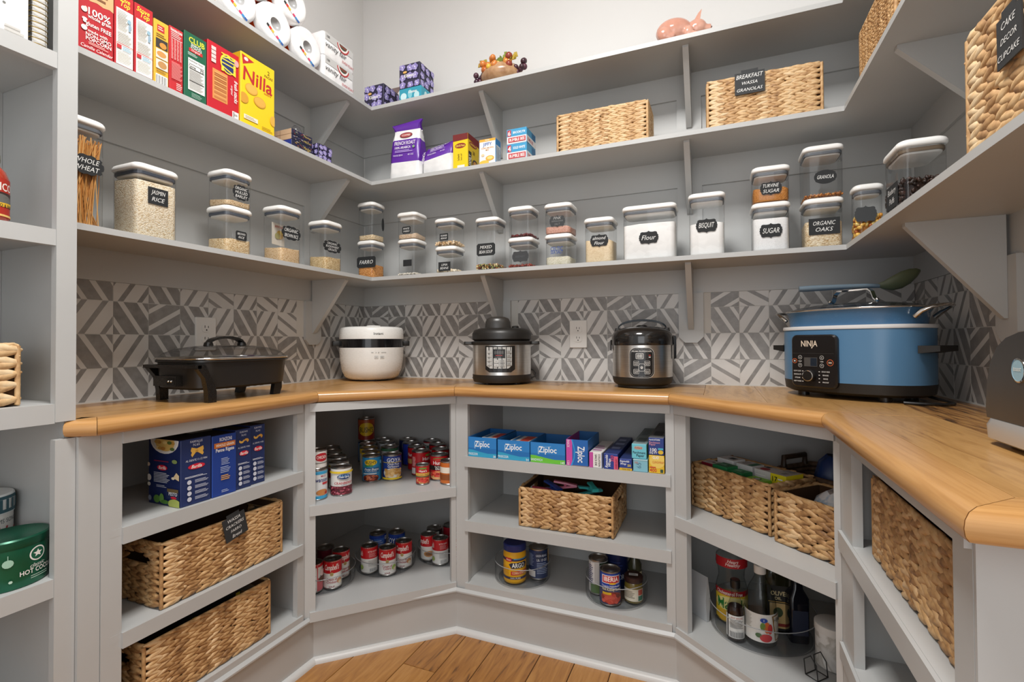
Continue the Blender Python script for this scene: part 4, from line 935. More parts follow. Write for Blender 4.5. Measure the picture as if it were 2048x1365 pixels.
# small patterned boxes near the left bracket
rfl = random.Random(21)
def speck(n, cols, rmin, rmax): return [('e', rfl.uniform(0.08, 0.92), rfl.uniform(0.1, 0.9), rfl.uniform(rmin, rmax), rfl.uniform(rmin, rmax), rfl.choice(cols)) for _ in range(n)]
DK = ['20223A', '8A4A3A', '3A5A4A', 'B8964A', '6A6A9A', 'A83A3A', 'C8C0B0']
q0 = ax(583, 290, XSL-0.012)[1]
for k in range(3):
    carton('patterned_small_box', ('lowest of the three dark floral boxes stacked beside the wafers', 'middle dark floral box of the stack beside the wafers', 'top dark floral box of the stack beside the wafers')[k], 'box', 0.098, 0.085, (0.027, 0.019, 0.019)[k], (XSL-0.012-0.0425, q0+0.049, Z2+0.0004+(0, 0.0272, 0.0464)[k]), PI/2,
           ['2A2C50', '2A2C50', '23243E', '2A2C50', '2A2C50', ('2C3A8A', 'C8A888', 'C8A888')[k]], {'front': speck(26, DK, 0.02, 0.055)+[('t', 0.72, 0.5, 0.4, 'Matches', 'C8B060', 'i', 0.35)], 'left': [('r', 0.35, 0.05, 0.37, 0.95, '8A7058')]}, 'dark floral boxes stacked by the bracket')
carton('blue_bag_box', 'blue carton lying behind the dark floral boxes', 'box', 0.075, 0.09, 0.075, (XSL-0.16, 1.285, Z2+0.0004), PI/2, ['2A3A9A']*6, {'front': [('lines', 0.1, 0.5, 0.9, 0.9, 4, '6A78C8')]})
def flower_specs(su, n, bg2='6E63A0', pet='A9A0D0', pet2='8C82BC', seed=1):
    r = random.Random(seed); out = []
    for gy in range(n):
        for gx in range(n):
            u, v = (gx+0.5+r.uniform(-0.2, 0.2))/n, (gy+0.5+r.uniform(-0.2, 0.2))/n; k = 0.24/n*2; a0 = r.uniform(0, 2)
            out += [('e', min(max(u+k*0.55*math.cos(a0+j*2*PI/5), 0.07), 0.93), min(max(v+k*0.55*math.sin(a0+j*2*PI/5), 0.07), 0.93), k*0.42, k*0.42, pet if j % 2 else pet2, 9) for j in range(5)]+[('e', u, v, k*0.2, k*0.2, 'E0DCF0', 8)]
    return out
def tissue(label, x, y, z, w_, d_, h_, rz=0., col='2E2A44', text=True, fl=('A9A0D0', '8C82BC'), seed=1):
    pr = {f: flower_specs(1, 3, pet=fl[0], pet2=fl[1], seed=seed+i) for i, f in enumerate(('front', 'right', 'left'))}
    if text: pr['front'] = pr['front']+[('t', 0.5, 0.5, 0.15, 'Kleenex', WH, 'bi', 0.5), ('e', 0.3, 0.66, 0.1, 0.05, 'E0B060', 10)]
    return carton('tissue_box', label, 'tissue box', w_, d_, h_, (x, y, z+0.0004), rz, col, pr, 'tissue boxes')
tissue('purple floral tissue box half hidden by the left bracket, middle shelf', XSL-0.045, 1.478, Z2, 0.07, 0.06, 0.062, PI/2, seed=40, text=False)
sb = T('plastic_bag', 'clear crumpled plastic bag on top of the dark floral boxes', 'bag', (XSL-0.055, q0+0.06, Z2+0.067))
MB().loft([ell(0.022*q, 0.02*q2, z, 12) for q, q2, z in ((0.6, 0.7, 0.0005), (1.1, 0.9, 0.008), (0.9, 1.15, 0.02), (0.75, 0.6, 0.03), (0.3, 0.4, 0.036))], clear_mat('bag_film', (0.9, 0.9, 0.92), 0.8, 0.15)).build('film', sb, 1.2)
# tissue boxes on the top shelf
tissue('purple floral tissue box in the corner of the top shelf, lower and leftmost', -1.385, YS+0.085, Z3, 0.103, 0.12, 0.108, 0, seed=3)
tissue('purple floral tissue box stacked on the teal one', -1.203, YS+0.085, Z3+0.0632, 0.104, 0.11, 0.103, 0, seed=9)
carton('teal_tissue_box', 'teal tissue box under the purple one', 'tissue box', 0.11, 0.12, 0.063, (-1.200, YS+0.09, Z3+0.0004), 0, '2E98B0', {'front': [('e', 0.2, 0.45, 0.14, 0.25, 'C8E4E8'), ('e', 0.5, 0.55, 0.1, 0.3, '7FC4D0'), ('e', 0.8, 0.4, 0.12, 0.25, 'B8DCE0'), ('t', 0.62, 0.7, 0.2, 'Kleenex', WH, 'bi', 0.4)], 'right': [('e', 0.3, 0.5, 0.1, 0.3, 'B8DCE0'), ('e', 0.7, 0.5, 0.12, 0.3, '7FC4D0')]}, 'tissue boxes')
carton('brown_tissue_box', 'brown tissue box with white cloud pattern, behind the corner one', 'tissue box', 0.10, 0.10, 0.108, (-1.322, YS+0.185, Z3+0.0004+0.035), 0, '7E6A66', {'front': [('e', 0.35, 0.62, 0.24, 0.10, 'E4DEDC'), ('e', 0.5, 0.7, 0.16, 0.12, 'E4DEDC'), ('e', 0.72, 0.6, 0.16, 0.07, 'E4DEDC'), ('r', 0.1, 0.4, 0.95, 0.44, 'A08E88'), ('r', 0.3, 0.28, 0.95, 0.32, '9A8680'), ('e', 0.75, 0.16, 0.18, 0.09, 'E4DEDC'), ('e', 0.6, 0.12, 0.14, 0.07, 'E4DEDC')]}, 'tissue boxes')
carton('folded_carton', 'low brown carton under the cloud patterned tissue box', 'box', 0.11, 0.11, 0.0345, (-1.322, YS+0.185, Z3+0.0004), 0, '6A5A58')
# paper towels: wrapped rolls lying with their ends to the room
WRAP = noise_mat('shiny_white_wrap', ((0.3, 'ECECEC'), (0.7, 'FAFAFA')), nscale=30, rough=0.22, bump=0.6, bscale=45)
rolls = [(1.388, 0.0), (1.245, 0.0), (1.102, 0.0), (1.317, 1), (1.174, 1)]
rlab = ['paper towel roll next to the napkin packs, bottom row', 'second paper towel roll from the napkins, bottom row', 'paper towel roll farthest from the napkins, bottom row', 'paper towel roll in the upper row nearest the napkins', 'paper towel roll in the upper row farther from the napkins']
rR = 0.0705
for k, (y, up) in enumerate(rolls):
    z = Z3+0.0006+rR+up*rR*1.735; t = T('paper_towel_roll', rlab[k], 'paper towels', (XSL-0.012, y, z), PI/2, 'wrapped paper towel rolls')
    b = MB(); n = 30
    def ring(r, yy): return [(r*math.cos(2*PI*i/n), yy, r*math.sin(2*PI*i/n)) for i in range(n)]
    b.loft([ring(0.021, 0.0015), ring(0.055, -0.002), ring(rR-0.006, 0.0), ring(rR-0.001, 0.008), ring(rR-0.001, 0.20), ring(0.05, 0.205)], WRAP, False, True); b.build('wrapped_roll', t, 0.9)
    MB().loft([ring(0.0215, 0.0012), ring(0.017, 0.012), ring(0.006, 0.016)], P('A8A8A8', 0.25), False, True).build('core_hole', t, 0.9)
    MB().loft([ring(rR-0.0004, 0.03), ring(rR-0.0004, 0.17)], P('D8501C', 0.35), False, False).build('orange_label', t, 0.9)
    pr = Print(0.14, 0.14); a = -0.55
    for j, c in enumerate(('2A2A2A', 'D83A2A', 'E8C040', 'E8E8E8', 'D83A6A', '3A8AC8', '2A5AA0')): pr.it.append(([( 0.22+(0.08*j+x)*math.cos(a)-yy*math.sin(a), 0.36+(0.08*j+x)*math.sin(a)-yy*-math.cos(a)) for x, yy in ((0, -0.03), (0.075, -0.03), (0.075, 0.03), (0, 0.03))], None, c))
    pr.build('colour_print', lambda u, v, o: ((u-0.5)*0.14, -0.0022-o, (v-0.5)*0.14), t)
# napkin packs
for k in range(2):
    t = T('napkin_pack', ('lower pack of white paper napkins with watermelon emblem', 'upper pack of white paper napkins with watermelon emblem')[k], 'napkins', (XSL-0.012-0.06, 1.553, Z3+0.0006+k*0.0925), PI/2, 'napkin packs')
    W, D2, H = 0.176, 0.12, 0.092
    MB().loft([rr(W-0.006, D2-0.006, 0.008, 0), rr(W, D2, 0.010, 0.006), rr(W-0.002, D2-0.002, 0.01, H*0.5), rr(W, D2, 0.01, H-0.006), rr(W-0.01, D2-0.01, 0.01, H)], WRAP).build('wrapped_pack', t, 0.9)
    mel = [(0.62+0.2*math.cos(q), 0.93-0.36*math.sin(q)) for q in np.linspace(0.1, PI-0.1, 14)]; mel2 = [(0.62+0.165*math.cos(q), 0.93-0.30*math.sin(q)) for q in np.linspace(0.1, PI-0.1, 14)]; mel3 = [(0.62+0.13*math.cos(q), 0.93-0.22*math.sin(q)) for q in np.linspace(0.1, PI-0.1, 14)]
    Print(W, H).run([('r', 0.06, 0.66, 0.94, 0.97, 'C9C9C7'), ('p', mel, 'B83030'), ('p', mel2, 'F0ECE8'), ('p', mel3, '3A4A34'), ('t', 0.62, 0.84, 0.1, 'WOW', 'B83030', 'b'), ('t', 0.15, 0.82, 0.10, '100', '2A2A2A', 'b'), ('t', 0.40, 0.44, 0.24, 'vanity fair', '2A2A2A', 'i', 0.66), ('t', 0.78, 0.20, 0.12, 'EVERYDAY', 'B83038', '', 0.38)]).build('printed_front', face_fn('front', W, D2+0.001, H), t)
    if k:
        MB().loft([[(x*0.5-0.0, y*0.8, H+z*1.0) for x, y, z in rr(W, 0.05, 0.01, 0, 3)], [(x*0.4, y*0.35+0.004*math.sin(40*x), H+0.022+0.006*math.sin(35*x)) for x, y, z in rr(W, 0.05, 0.01, 0, 3)]], clear_mat('wrap_film', (0.94, 0.94, 0.94), 0.85, 0.12)).build('film_tail', t, 1.0)
# ceramic harvest dish
fx_, fy_ = -0.790, YS+0.085
t = T('fruit_dish', 'ceramic harvest dish with grapes and leaves on the lid', 'figurine', (fx_, fy_, Z3+0.0004))
MB().lathe([(0.045, 0), (0.062, 0.004), (0.084, 0.022), (0.090, 0.042), (0.076, 0.068), (0.045, 0.085), (0.0, 0.09)], noise_mat('tan_ceramic', ((0.3, '9A7250'), (0.7, 'C09A74')), nscale=40, rough=0.25, bump=0.4), 26, c1=False).build('bowl', t, 0.9)
rgp = random.Random(4)
def fruit(n, c, sp, r, cols, nm):
    for i in range(n):
        p = (c[0]+rgp.uniform(-sp, sp), c[1]+rgp.uniform(-sp*0.6, 0), c[2]+rgp.uniform(-sp, sp)*0.9); MB().ball((0, 0, 0), r*rgp.uniform(0.85, 1.1), P(rgp.choice(cols), 0.2)).build(nm, t, 1.5, loc=p)
fruit(10, (0.085, -0.03, 0.055), 0.022, 0.0115, ['4A2A34', '5A3440', '3A2028'], 'grape')
fruit(8, (-0.086, -0.02, 0.042), 0.022, 0.0115, ['3A2230', '50303C'], 'grape')
fruit(7, (-0.045, -0.05, 0.072), 0.02, 0.014, ['C87A3A', 'B8602A', 'D8A04A'], 'berry')
fruit(8, (0.0, -0.062, 0.07), 0.03, 0.013, ['D8B040', 'C87A3A', 'E0C060'], 'berry'); fruit(6, (0.035, -0.05, 0.074), 0.018, 0.014, ['8A3A2A', 'C8843A'], 'berry')
for i in range(11):
    u = -0.075+0.015*i; b = MB(); L_ = 0.03; a = rgp.uniform(-0.8, 0.8); z0_ = 0.078+0.024*(1-(u/0.09)**2)
    out = [(0, 0), (0.35, 0.3), (0.55, 0.2), (0.7, 0.42), (1.0, 0), (0.7, -0.42), (0.55, -0.2), (0.35, -0.3)]
    pts = [(x*L_*math.cos(a)-yy*L_*math.sin(a), -0.012*x*x, x*L_*math.sin(a)+yy*L_*math.cos(a)) for x, yy in out]
    b.slab(pts, (0, -1, 0), 0.003, P(rgp.choice(['8A9A3A', 'B0A848', '6A7A30', 'C8B050', 'A8883A']), 0.25)); b.build('leaf', t, None, loc=(u-0.01, -0.045+rgp.uniform(-0.01, 0.01), z0_-0.01))
# pig figurine: one continuous skinned body
PINK = noise_mat('glazed_pink_ceramic', ((0.3, 'C08672'), (0.7, 'D2A08C')), nscale=16, rough=0.12, coat=0.6)
t = T('pig_figurine', 'glazed pink pig figurine lying on the top shelf', 'figurine', (-0.103, YS+0.052, Z3+0.0005), 0.12); t.scale = (1.13, 1.13, 1.2)
b = MB()
def egg(c, r, sc): b.ball(c, r, PINK, 20, 12, sc)
egg((-0.020, 0, 0.037), 0.036, (1.5, 1.0, 1.02)); egg((0.046, 0, 0.036), 0.026, (1.15, 0.95, 1.0))
b.tube([(0.055, 0, 0.032), (0.075, 0, 0.030), (0.086, 0, 0.030)], [0.017, 0.0135, 0.0125], PINK, 16)
for sy in (-1, 1): egg((-0.048, sy*0.026, 0.021), 0.021, (1.1, 0.7, 1.0)); egg((-0.034, sy*0.030, 0.010), 0.010, (1.6, 0.8, 1.0)); egg((0.020, sy*0.024, 0.018), 0.016, (0.9, 0.7, 1.1)); egg((0.034, sy*0.026, 0.0085), 0.0085, (1.6, 0.8, 1.0))
body = b.build('body', t, None)
md = body.modifiers.new('join', 'REMESH'); md.mode = 'VOXEL'; md.voxel_size = 0.0022; md.use_smooth_shade = True
md = body.modifiers.new('soften', 'SMOOTH'); md.iterations = 5; md.factor = 0.5
for sy in (-1, 1):
    b = MB(); o_ = [(-0.010, 0), (0.008, 0.002), (0.014, 0.032), (0.004, 0.022)]
    b.slab([(x+0.045, sy*0.013, 0.049+z) for x, z in o_], (0.15, sy*0.9, 0.3), 0.003, PINK); b.build('ear', t, 0.5)
    MB().ball((0.0655, sy*0.0125, 0.041), 0.0028, BLACK, 8, 5).build('eye', t, 1.5)
    MB().ball((0.0875, sy*0.004, 0.033), 0.002, P('5A3028', 0.4), 8, 5).build('nostril', t, 1.5)
# coffee bags
def coffee(label, x, y, z, rz, W, Dp, H, full):
    t = T('coffee_bag', label, 'bag', (x, y, z+0.0004), rz, 'purple and white coffee bags'); V = P('5E2A9A', 0.32); Wb = noise_mat('crinkled_white_film', ((0.3, 'E2E2E2'), (0.7, 'F0F0F0')), nscale=22, rough=0.3, bump=0.8, bscale=28)
    DKc = P('2A2030', 0.4)
    if full: st = [(0, .94, .95, Wb), (.04, 1.0, 1.0, Wb), (.16, .99, 1.0, Wb), (.29, .97, .98, Wb), (.30, .97, .97, V), (.45, .95, .9, V), (.58, .92, .82, V), (.70, .88, .7, V), (.715, .87, .69, Wb), (.80, .84, .52, Wb), (.885, .80, .36, Wb), (.895, .80, .35, V), (.95, .84, .20, V), (1.0, .95, .05, V), (1.01, .9, .02, DKc)]
    else: st = [(0, .95, .95, Wb), (.06, 1.0, 1.0, Wb), (.3, 1.0, 1.0, Wb), (.52, .98, .95, Wb), (.53, .98, .95, V), (.75, .95, .8, V), (.9, .92, .5, V), (1.0, .9, .1, V), (1.01, .85, .05, DKc)]
    rk = random.Random(int(W*1e4)); loops = []
    for q, a, b_, m in st:
        lp = rr(W*a, Dp*b_, 0.02*b_+0.001, q*H, 5); loops.append([(px+0.0025*math.sin(q*37+i*1.7), py+0.002*math.sin(q*23+i*2.3)-(0.012 if q > 0.9 and full else 0), pz+(0.016*(px/W+0.5)*(q-0.85)/0.15 if (q > 0.85 and full) else (0.018*(px/W) if q > 0.4 and not full else 0))) for i, (px, py, pz) in enumerate(lp)])
    MB().loft(loops, V, ms=[s[3] for s in st[:-1]]).build('pouch', t, 0.9)
    zs = [s[0] for s in st]; ds = [s[2] for s in st]
    def fn(u, v, o): return ((u-0.5)*W, -Dp/2*float(np.interp(v, zs, ds))-0.003-o, v*H+(0.018*(u-0.5) if not full else 0))
    pw = 'E8E0F0'
    if full: sp = [('e', 0.5, 0.80, 0.20, 0.055, '7A2A30'), ('e', 0.5, 0.80, 0.17, 0.043, 'A8464A'), ('t', 0.5, 0.80, 0.035, 'COFFEE', 'F0E0D0', 'b', 0.28), ('t', 0.5, 0.645, 0.07, 'FRENCH ROAST', pw, 'b', 0.66), ('t', 0.44, 0.56, 0.045, '100% ARABICA', pw, 'b', 0.5), ('c', 0.78, 0.56, 0.006, '7FA07A'), ('lines', 0.2, 0.47, 0.8, 0.52, 2, 'B8A0D8'), ('t', 0.3, 0.42, 0.03, 'WHOLE BEAN', pw, '', 0.3), ('t', 0.7, 0.42, 0.03, '40 OZ', pw, '', 0.2)]
    else: sp = [('t', 0.5, 0.93, 0.08, 'FRENCH ROAST', pw, 'b', 0.6), ('t', 0.47, 0.84, 0.06, '100% ARABICA', pw, 'b', 0.45), ('lines', 0.25, 0.74, 0.8, 0.80, 2, 'B8A0D8'), ('t', 0.32, 0.68, 0.05, 'WHOLE BEAN', pw, '', 0.28), ('t', 0.68, 0.68, 0.045, '40 OZ', pw, '', 0.2), ('t', 0.06, 0.63, 0.09, 'FRENCH', pw, 'bV', 0.35)]
    Print(W, H).run(sp).build('printed_front', fn, t)
    return t
Yc = YS+0.02
x0 = ay(772, 330, Yc)[0]; x1 = ay(836, 330, Yc)[0]; zt = zat((x0+x1)/2, Yc+0.04, 252)
coffee('tall upright purple and white coffee bag on the middle shelf', (x0+x1)/2+0.005, Yc+0.047, Z2, 0.10, x1-x0-0.012, 0.085, zt-Z2, True)
x0 = ay(840, 330, Yc)[0]; x1 = ay(905, 330, Yc)[0]; zt = zat((x0+x1)/2, Yc, 282)
coffee('short slumped coffee bag beside the taco kit', (x0+x1)/2, Yc+0.05, Z2, -0.05, x1-x0-0.006, 0.085, zt-Z2, False)
shelfbox('taco_shell_box', 'yellow and maroon taco shell carton beside the slumped coffee bag', 'box', 'B', 0.014, 906, 936.5, 268, Z2, 0.10, ['C8A812', '6A1C1C', 'E8C818', 'D8B414', 'C8A812', 'C8A812'], {'front': [('p', [(0, 1), (1, 1), (1, 0.82), (0.0, 0.80)], '6E1E1E'), ('e', 0.5, 0.66, 0.36, 0.075, '8A2A1E'), ('t', 0.5, 0.66, 0.06, 'Old El Paso', 'F0D860', 'b', 0.6), ('t', 0.38, 0.33, 0.06, 'Taco Dinner Kit', '3A2A10', 'bV', 0.4), ('t', 0.56, 0.33, 0.05, 'Stand n stuff', '3A2A10', 'V', 0.4), ('r', 0.3, 0.02, 0.78, 0.1, 'E8E4DC')],
    'right': [('p', [(0, 1), (1, 1), (1, 0.78), (0.0, 0.84)], '6E1E1E'), ('e', 0.45, 0.74, 0.34, 0.07, '8A2A1E'), ('t', 0.45, 0.74, 0.055, 'Old El Paso', 'F0D860', 'b', 0.6), ('r', 0.05, 0.02, 0.3, 0.5, '2A2418'), ('t', 0.17, 0.26, 0.16, 'FAMILY', 'F0E8D8', 'bV', 0.44), ('t', 0.5, 0.52, 0.1, '20', '4A2A10', 'b'), ('e', 0.62, 0.2, 0.26, 0.14, '3A2A1A'), ('e', 0.62, 0.2, 0.18, 0.09, 'C88A3A')]})
shelfbox('muffin_mix_box', 'small white and orange corn muffin mix carton', 'box', 'B', 0.016, 959, 992, 278, Z2, 0.05, ['E8E6E2', 'E8A83A', 'F2F0EC', '3A86C0', 'F2F0EC', '3A86C0'], {'front': [('r', 0, 0.9, 1, 1.0, 'E8A83A'), ('t', 0.5, 0.95, 0.05, 'Honey', WH, 'b'), ('t', 0.5, 0.77, 0.13, 'JIFFY', '1E5AA8', 'b', 0.9), ('t', 0.5, 0.645, 0.06, 'CORN MUFFIN', 'C8842A', 'b', 0.8), ('t', 0.5, 0.565, 0.06, 'MIX', 'C8842A', 'b'), ('e', 0.3, 0.09, 0.3, 0.09, 'E8B848'), ('e', 0.65, 0.24, 0.26, 0.1, 'E0A838'), ('e', 0.66, 0.25, 0.18, 0.06, 'F0D080'), ('e', 0.85, 0.08, 0.2, 0.07, 'D8E0E8'), ('e', 0.22, 0.38, 0.1, 0.05, 'E8C8A0')], 'right': [('r', 0.1, 0.05, 0.9, 0.75, 'E8E6E2'), ('lines', 0.15, 0.1, 0.85, 0.7, 10, '9AA8B8')]})
tz = Z2
for k in range(2):
    o, wq, hq = shelfbox('tuna_multipack', ('lower blue and white tuna multipack', 'upper blue and white tuna multipack')[k], 'box', 'B', 0.014, 1014, 1054.5, (287, 257)[k], tz, 0.10, ['D8D8DA', '3E9AC4', 'E6E6E8', '4A9CC8', 'E6E6E8', '3E9AC4'], {'front': [('r', 0.0, 0.5, 1, 1, '3A96C4'), ('r', 0.04, 0.52, 0.22, 0.94, 'B8303A'), ('t', 0.13, 0.72, 0.3, ('4', '6')[k], WH, 'b'), ('t', 0.62, 0.74, 0.16, ('SOLID WHITE', 'BROOKLYN')[k], WH, 'b', 0.6), ('r', 0.08, 0.1, 0.95, 0.42, 'B8303A'), ('t', 0.52, 0.26, 0.2, 'BUMBLE BEE', WH, 'b', 0.76)],
        'right': [('r', 0.0, 0.05, 1, 0.5, 'E6E6E8'), ('t', 0.4, 0.27, 0.22, 'BUMBLE BEE', 'B8303A', 'b', 0.6), ('r', 0.55, 0.55, 0.95, 0.95, '2A6A9A')]}, 'tuna multipacks')
    tz += hq+0.0006
# ---------------- baskets on the shelves
def shelf_basket(label, run, s, uL, uR, vT, z0, depth, rows, pitch, mat=WEAVE, tagspec=None, hfix=None, w=None, **k):
    O, t, n, rz = RUNS[run]; O, t, n = map(np.array, (O, t, n)); P_ = O+n*s
    a0 = (apl(uL, 300, P_, n)[:2]-P_)@t; a1 = (apl(uR, 300, P_, n)[:2]-P_)@t if uR else a0+w; W = a1-a0; f0 = P_+t*(a0+W/2); H = hfix or zat(f0[0], f0[1], vT)-z0; c = f0+n*depth/2
    ct_ = None
    if tagspec:
        lu, lv, lw, lh, tilt, lines, hts = tagspec; q = apl(lu, lv, P_, n); x = (q[:2]-f0)@t
        ww = abs((apl(lu+lw/2, lv, P_, n)[:2]-apl(lu-lw/2, lv, P_, n)[:2])@t); hh = abs(zat(q[0], q[1], lv-lh/2)-zat(q[0], q[1], lv+lh/2)); ct_ = (x, q[2]-z0, ww, hh, tilt, lines, hts)
    return basket('woven_basket', label, W, depth, H, (c[0], c[1], z0+0.0006), rz, rows, pitch, mat, cardtag=ct_, **k)
shelf_basket('pale woven basket on the middle shelf between tuna packs and bracket', 'B', 0.018, 1111, 1299, 214, Z2, 0.16, 9, 0.030)
shelf_basket('pale woven basket on the middle shelf with a breakfast name tag', 'B', 0.018, 1412, 1652, 142, Z2, 0.17, 9, 0.033, tagspec=(1499, 167, 60, 43, 0.0, ['BREAKFAST', 'WASSA', 'GRANOLAS'], [0.2, 0.15, 0.15]))
shelf_basket('big pale woven basket at the right edge with a baking supplies tag', 'R', 0.012, 1926, None, 0, Z1, 0.22, 8, 0.034, tagspec=(2030, 70, 52, 100, 0.0, ['CAKE', 'DECOR', 'CUPCAKE'], [0.15, 0.13, 0.13]), hfix=0.198, w=0.36)
shelf_basket('loosely woven golden basket on the middle shelf of the right wall', 'R', 0.012, 1718, None, 0, Z2, 0.20, 14, 0.014, WEAVED, hfix=0.150, w=0.30, loose=2.2, ang0=0.4)
# ================================================================ things on the tall shelving
Xb = XT-0.02
def tall_box(u0, u1): return ax(u0, 60, Xb)[1], ax(u1, 60, Xb)[1]
y0_, y1_ = tall_box(-70, 60)
o = carton('recipe_book', 'white book with a leaf drawing at the upper left edge', 'book', y1_-y0_, 0.028, 0.22, (Xb-0.02, (y0_+y1_)/2, 1.6967), PI/2, 'E4E2DE', {'front': [('e', 0.55+0.05*math.cos(i), 0.30+0.05*i, 0.028, 0.012, '6A6C6A', 10) for i in range(10)]+[('p', [(0.50, 0.25), (0.505, 0.25), (0.60, 0.72), (0.595, 0.72)], '6A6C6A'), ('lines', 0.6, 0.05, 0.95, 0.12, 2, 'B8B6B2')]})
t = T('spiral_notebook', 'spiral bound notebook with gold wire rings beside the white book', 'notebook', (Xb-0.035, ax(92, 60, Xb)[1], 1.6967), PI/2)
MB().box(-0.011, 0.012, -0.004, 0.14, 0, 0.20, P('E2E0DC', 0.7)).build('pages', t, None)
MB().box(-0.013, -0.0112, -0.008, 0.145, 0, 0.21, noise_mat('dark_marbled_cover', ((0.35, '3A3836'), (0.6, '7A7672')), nscale=30, rough=0.5)).build('cover', t, None)
MB().box(0.0122, 0.014, -0.008, 0.145, 0, 0.21, P('CFCBC5', 0.5)).build('cover', t, None)
b = MB()
for i in range(18): b.tube([(0.0155*math.cos(q), -0.006+0.010*math.sin(q), 0.008+0.0112*i) for q in np.linspace(0, 2*PI, 13)[:-1]], 0.0011, P('C8A85A', 0.25, 1.0), 5, closed=True)
b.build('wire_rings', t, 1.2)
# sauce jar
t = T('sauce_jar', 'glass jar of red pasta sauce at the left edge', 'jar', (Xb-0.042, ax(-18, 400, Xb)[1], 1.3211), PI/2+0.1)
MB().lathe([(0.036, 0), (0.041, 0.006), (0.041, 0.09), (0.036, 0.105), (0.025, 0.118), (0.0245, 0.124)], P('A8341A', 0.12, coat=0.6), 32).build('sauce_filled_glass', t, 0.9)
MB().lathe([(0.0275, 0.1242), (0.028, 0.126), (0.028, 0.138), (0.0265, 0.140)], P('8A8A78', 0.35, 0.6), 30).build('cap', t, 0.7)
cy = lambda r: (lambda u, v, o: ((r+o)*math.cos(-PI+u*PI), (r+o)*math.sin(-PI+u*PI), v))
Print(0.041*PI, 1.0).run([('r', 0.02, 0.010, 0.98, 0.088, 'B02C1C'), ('t', 0.5, 0.071, 0.016, 'CLASSICO', 'F2EEE6', 'b', 0.62), ('r', 0.1, 0.036, 0.9, 0.060, '3A2A26'), ('e', 0.6, 0.046, 0.2, 0.010, '6A6A66'), ('p', [(0.05, 0.026), (0.95, 0.034), (0.95, 0.042), (0.05, 0.034)], 'E8B830'), ('t', 0.6, 0.034, 0.006, 'TOMATO & BASIL', '2A2A2A', 'b', 0.5), ('r', 0.05, 0.012, 0.95, 0.016, 'E8C070')]).build('label', cy(0.0412), t, strip=0.05)
yk = ax(53, 750, Xb)[1]
basket('woven_basket', 'small pale woven basket in the tall shelving at the left edge', 0.19, 0.16, 0.128, (Xb-0.085, yk-0.097, 0.9536), PI/2, 5, 0.042, WEAVE, ang0=0.2)
# cocoa tins
def tin_y(u, v, x): return ax(u, v, x)[1]
yt = tin_y(104, 1115, -1.36)
t = T('cocoa_tin', 'green metallic oval tin with white emblem, front of the two cocoa tins', 'tin', (-1.350, 0.5465, 0.5886), PI/2+0.25)
GT = noise_mat('green_foil', ((0.3, '12543C'), (0.7, '1C6E50')), nscale=12, rough=0.25, metal=0.35)
MB().loft([ell(0.060, 0.052, 0), ell(0.062, 0.054, 0.003), ell(0.062, 0.054, 0.080)], GT).build('body', t, 0.9)
MB().loft([ell(0.063, 0.055, 0.0802), ell(0.064, 0.056, 0.083), ell(0.064, 0.056, 0.096), ell(0.061, 0.053, 0.099), ell(0.057, 0.049, 0.0975)], P('14523C', 0.3, 0.4)).build('lid', t, 0.6)
fo = lambda u, v, o: ((0.0622+o)*math.cos(-PI+u*PI), (0.0542+o)*math.sin(-PI+u*PI), v)
Print(0.18, 1.0).run([('c', 0.55, 0.060, 0.0145, 'F0EEEA', 24), ('c', 0.55, 0.060, 0.012, '0E5A40', 24), ('p', [(0.55+0.05*math.cos(PI/2+i*PI/5)*(1 if i % 2 == 0 else 0.45), 0.060+0.008*math.sin(PI/2+i*PI/5)*(1 if i % 2 == 0 else 0.45)) for i in range(10)], 'F0EEEA'), ('t', 0.55, 0.038, 0.008, 'classic', 'E8EEE8', 'i', 0.22), ('t', 0.56, 0.028, 0.0095, 'HOT COCOA', 'F0EEEA', 'b', 0.34), ('r', 0.48, 0.017, 0.66, 0.0185, 'A8C4B4'), ('r', 0.48, 0.013, 0.66, 0.0145, 'A8C4B4'),
    ('c', 0.3, 0.055, 0.008, '9AC0AC', 12), ('r', 0.297, 0.063, 0.303, 0.071, '9AC0AC'), ('c', 0.32, 0.018, 0.003, 'B8D4C4', 6), ('c', 0.22, 0.075, 0.003, 'B8D4C4', 6), ('c', 0.78, 0.08, 0.003, 'B8D4C4', 6)]+[('r', 0.74, 0.052+0.005*i, 0.86, 0.054+0.005*i, 'A8C4B4') for i in range(4)]).build('printed_front', fo, t, strip=0.05, off=0.0006)
t = T('cocoa_tin', 'tall striped white cocoa tin behind the green one', 'tin', (-1.497, 0.553, 0.5886), PI/2+0.3)
MB().lathe([(0.052, 0), (0.054, 0.003), (0.054, 0.118)], P('DEDCD8', 0.4), 36).build('body', t, 0.7)
MB().lathe([(0.0555, 0.1182), (0.056, 0.12), (0.056, 0.158), (0.054, 0.161)], P('E0E4E4', 0.4), 36).build('lid', t, 0.7)
Print(0.056*PI, 1.0).run([('r', 0.0, 0.121, 1.0, 0.128, '2E5560'), ('r', 0.0, 0.150, 1.0, 0.157, '2E5560')]+[('r', 0.02+0.075*i, 0.128, 0.055+0.075*i, 0.15, '2E5560') for i in range(13)]).build('printed_stripes', cy(0.0561), t, strip=0.05)
Print(0.054*PI, 1.0).run([('t', 0.55, 0.103, 0.010, 'WILLIAMS SONOMA', '5A6466', '', 0.62), ('t', 0.6, 0.078, 0.026, 'Hot', 'A82A30', 'bi', 0.35), ('t', 0.6, 0.048, 0.022, 'Chocolate', 'A82A30', 'bi', 0.6)]).build('printed_front', cy(0.0542), t, strip=0.05)
t = T('orange_leaf', 'orange fabric leaf tip poking into the lowest shelf at left', 'decoration', (-1.36, ax(-10, 1290, -1.36)[1], 0.2256), PI/2)
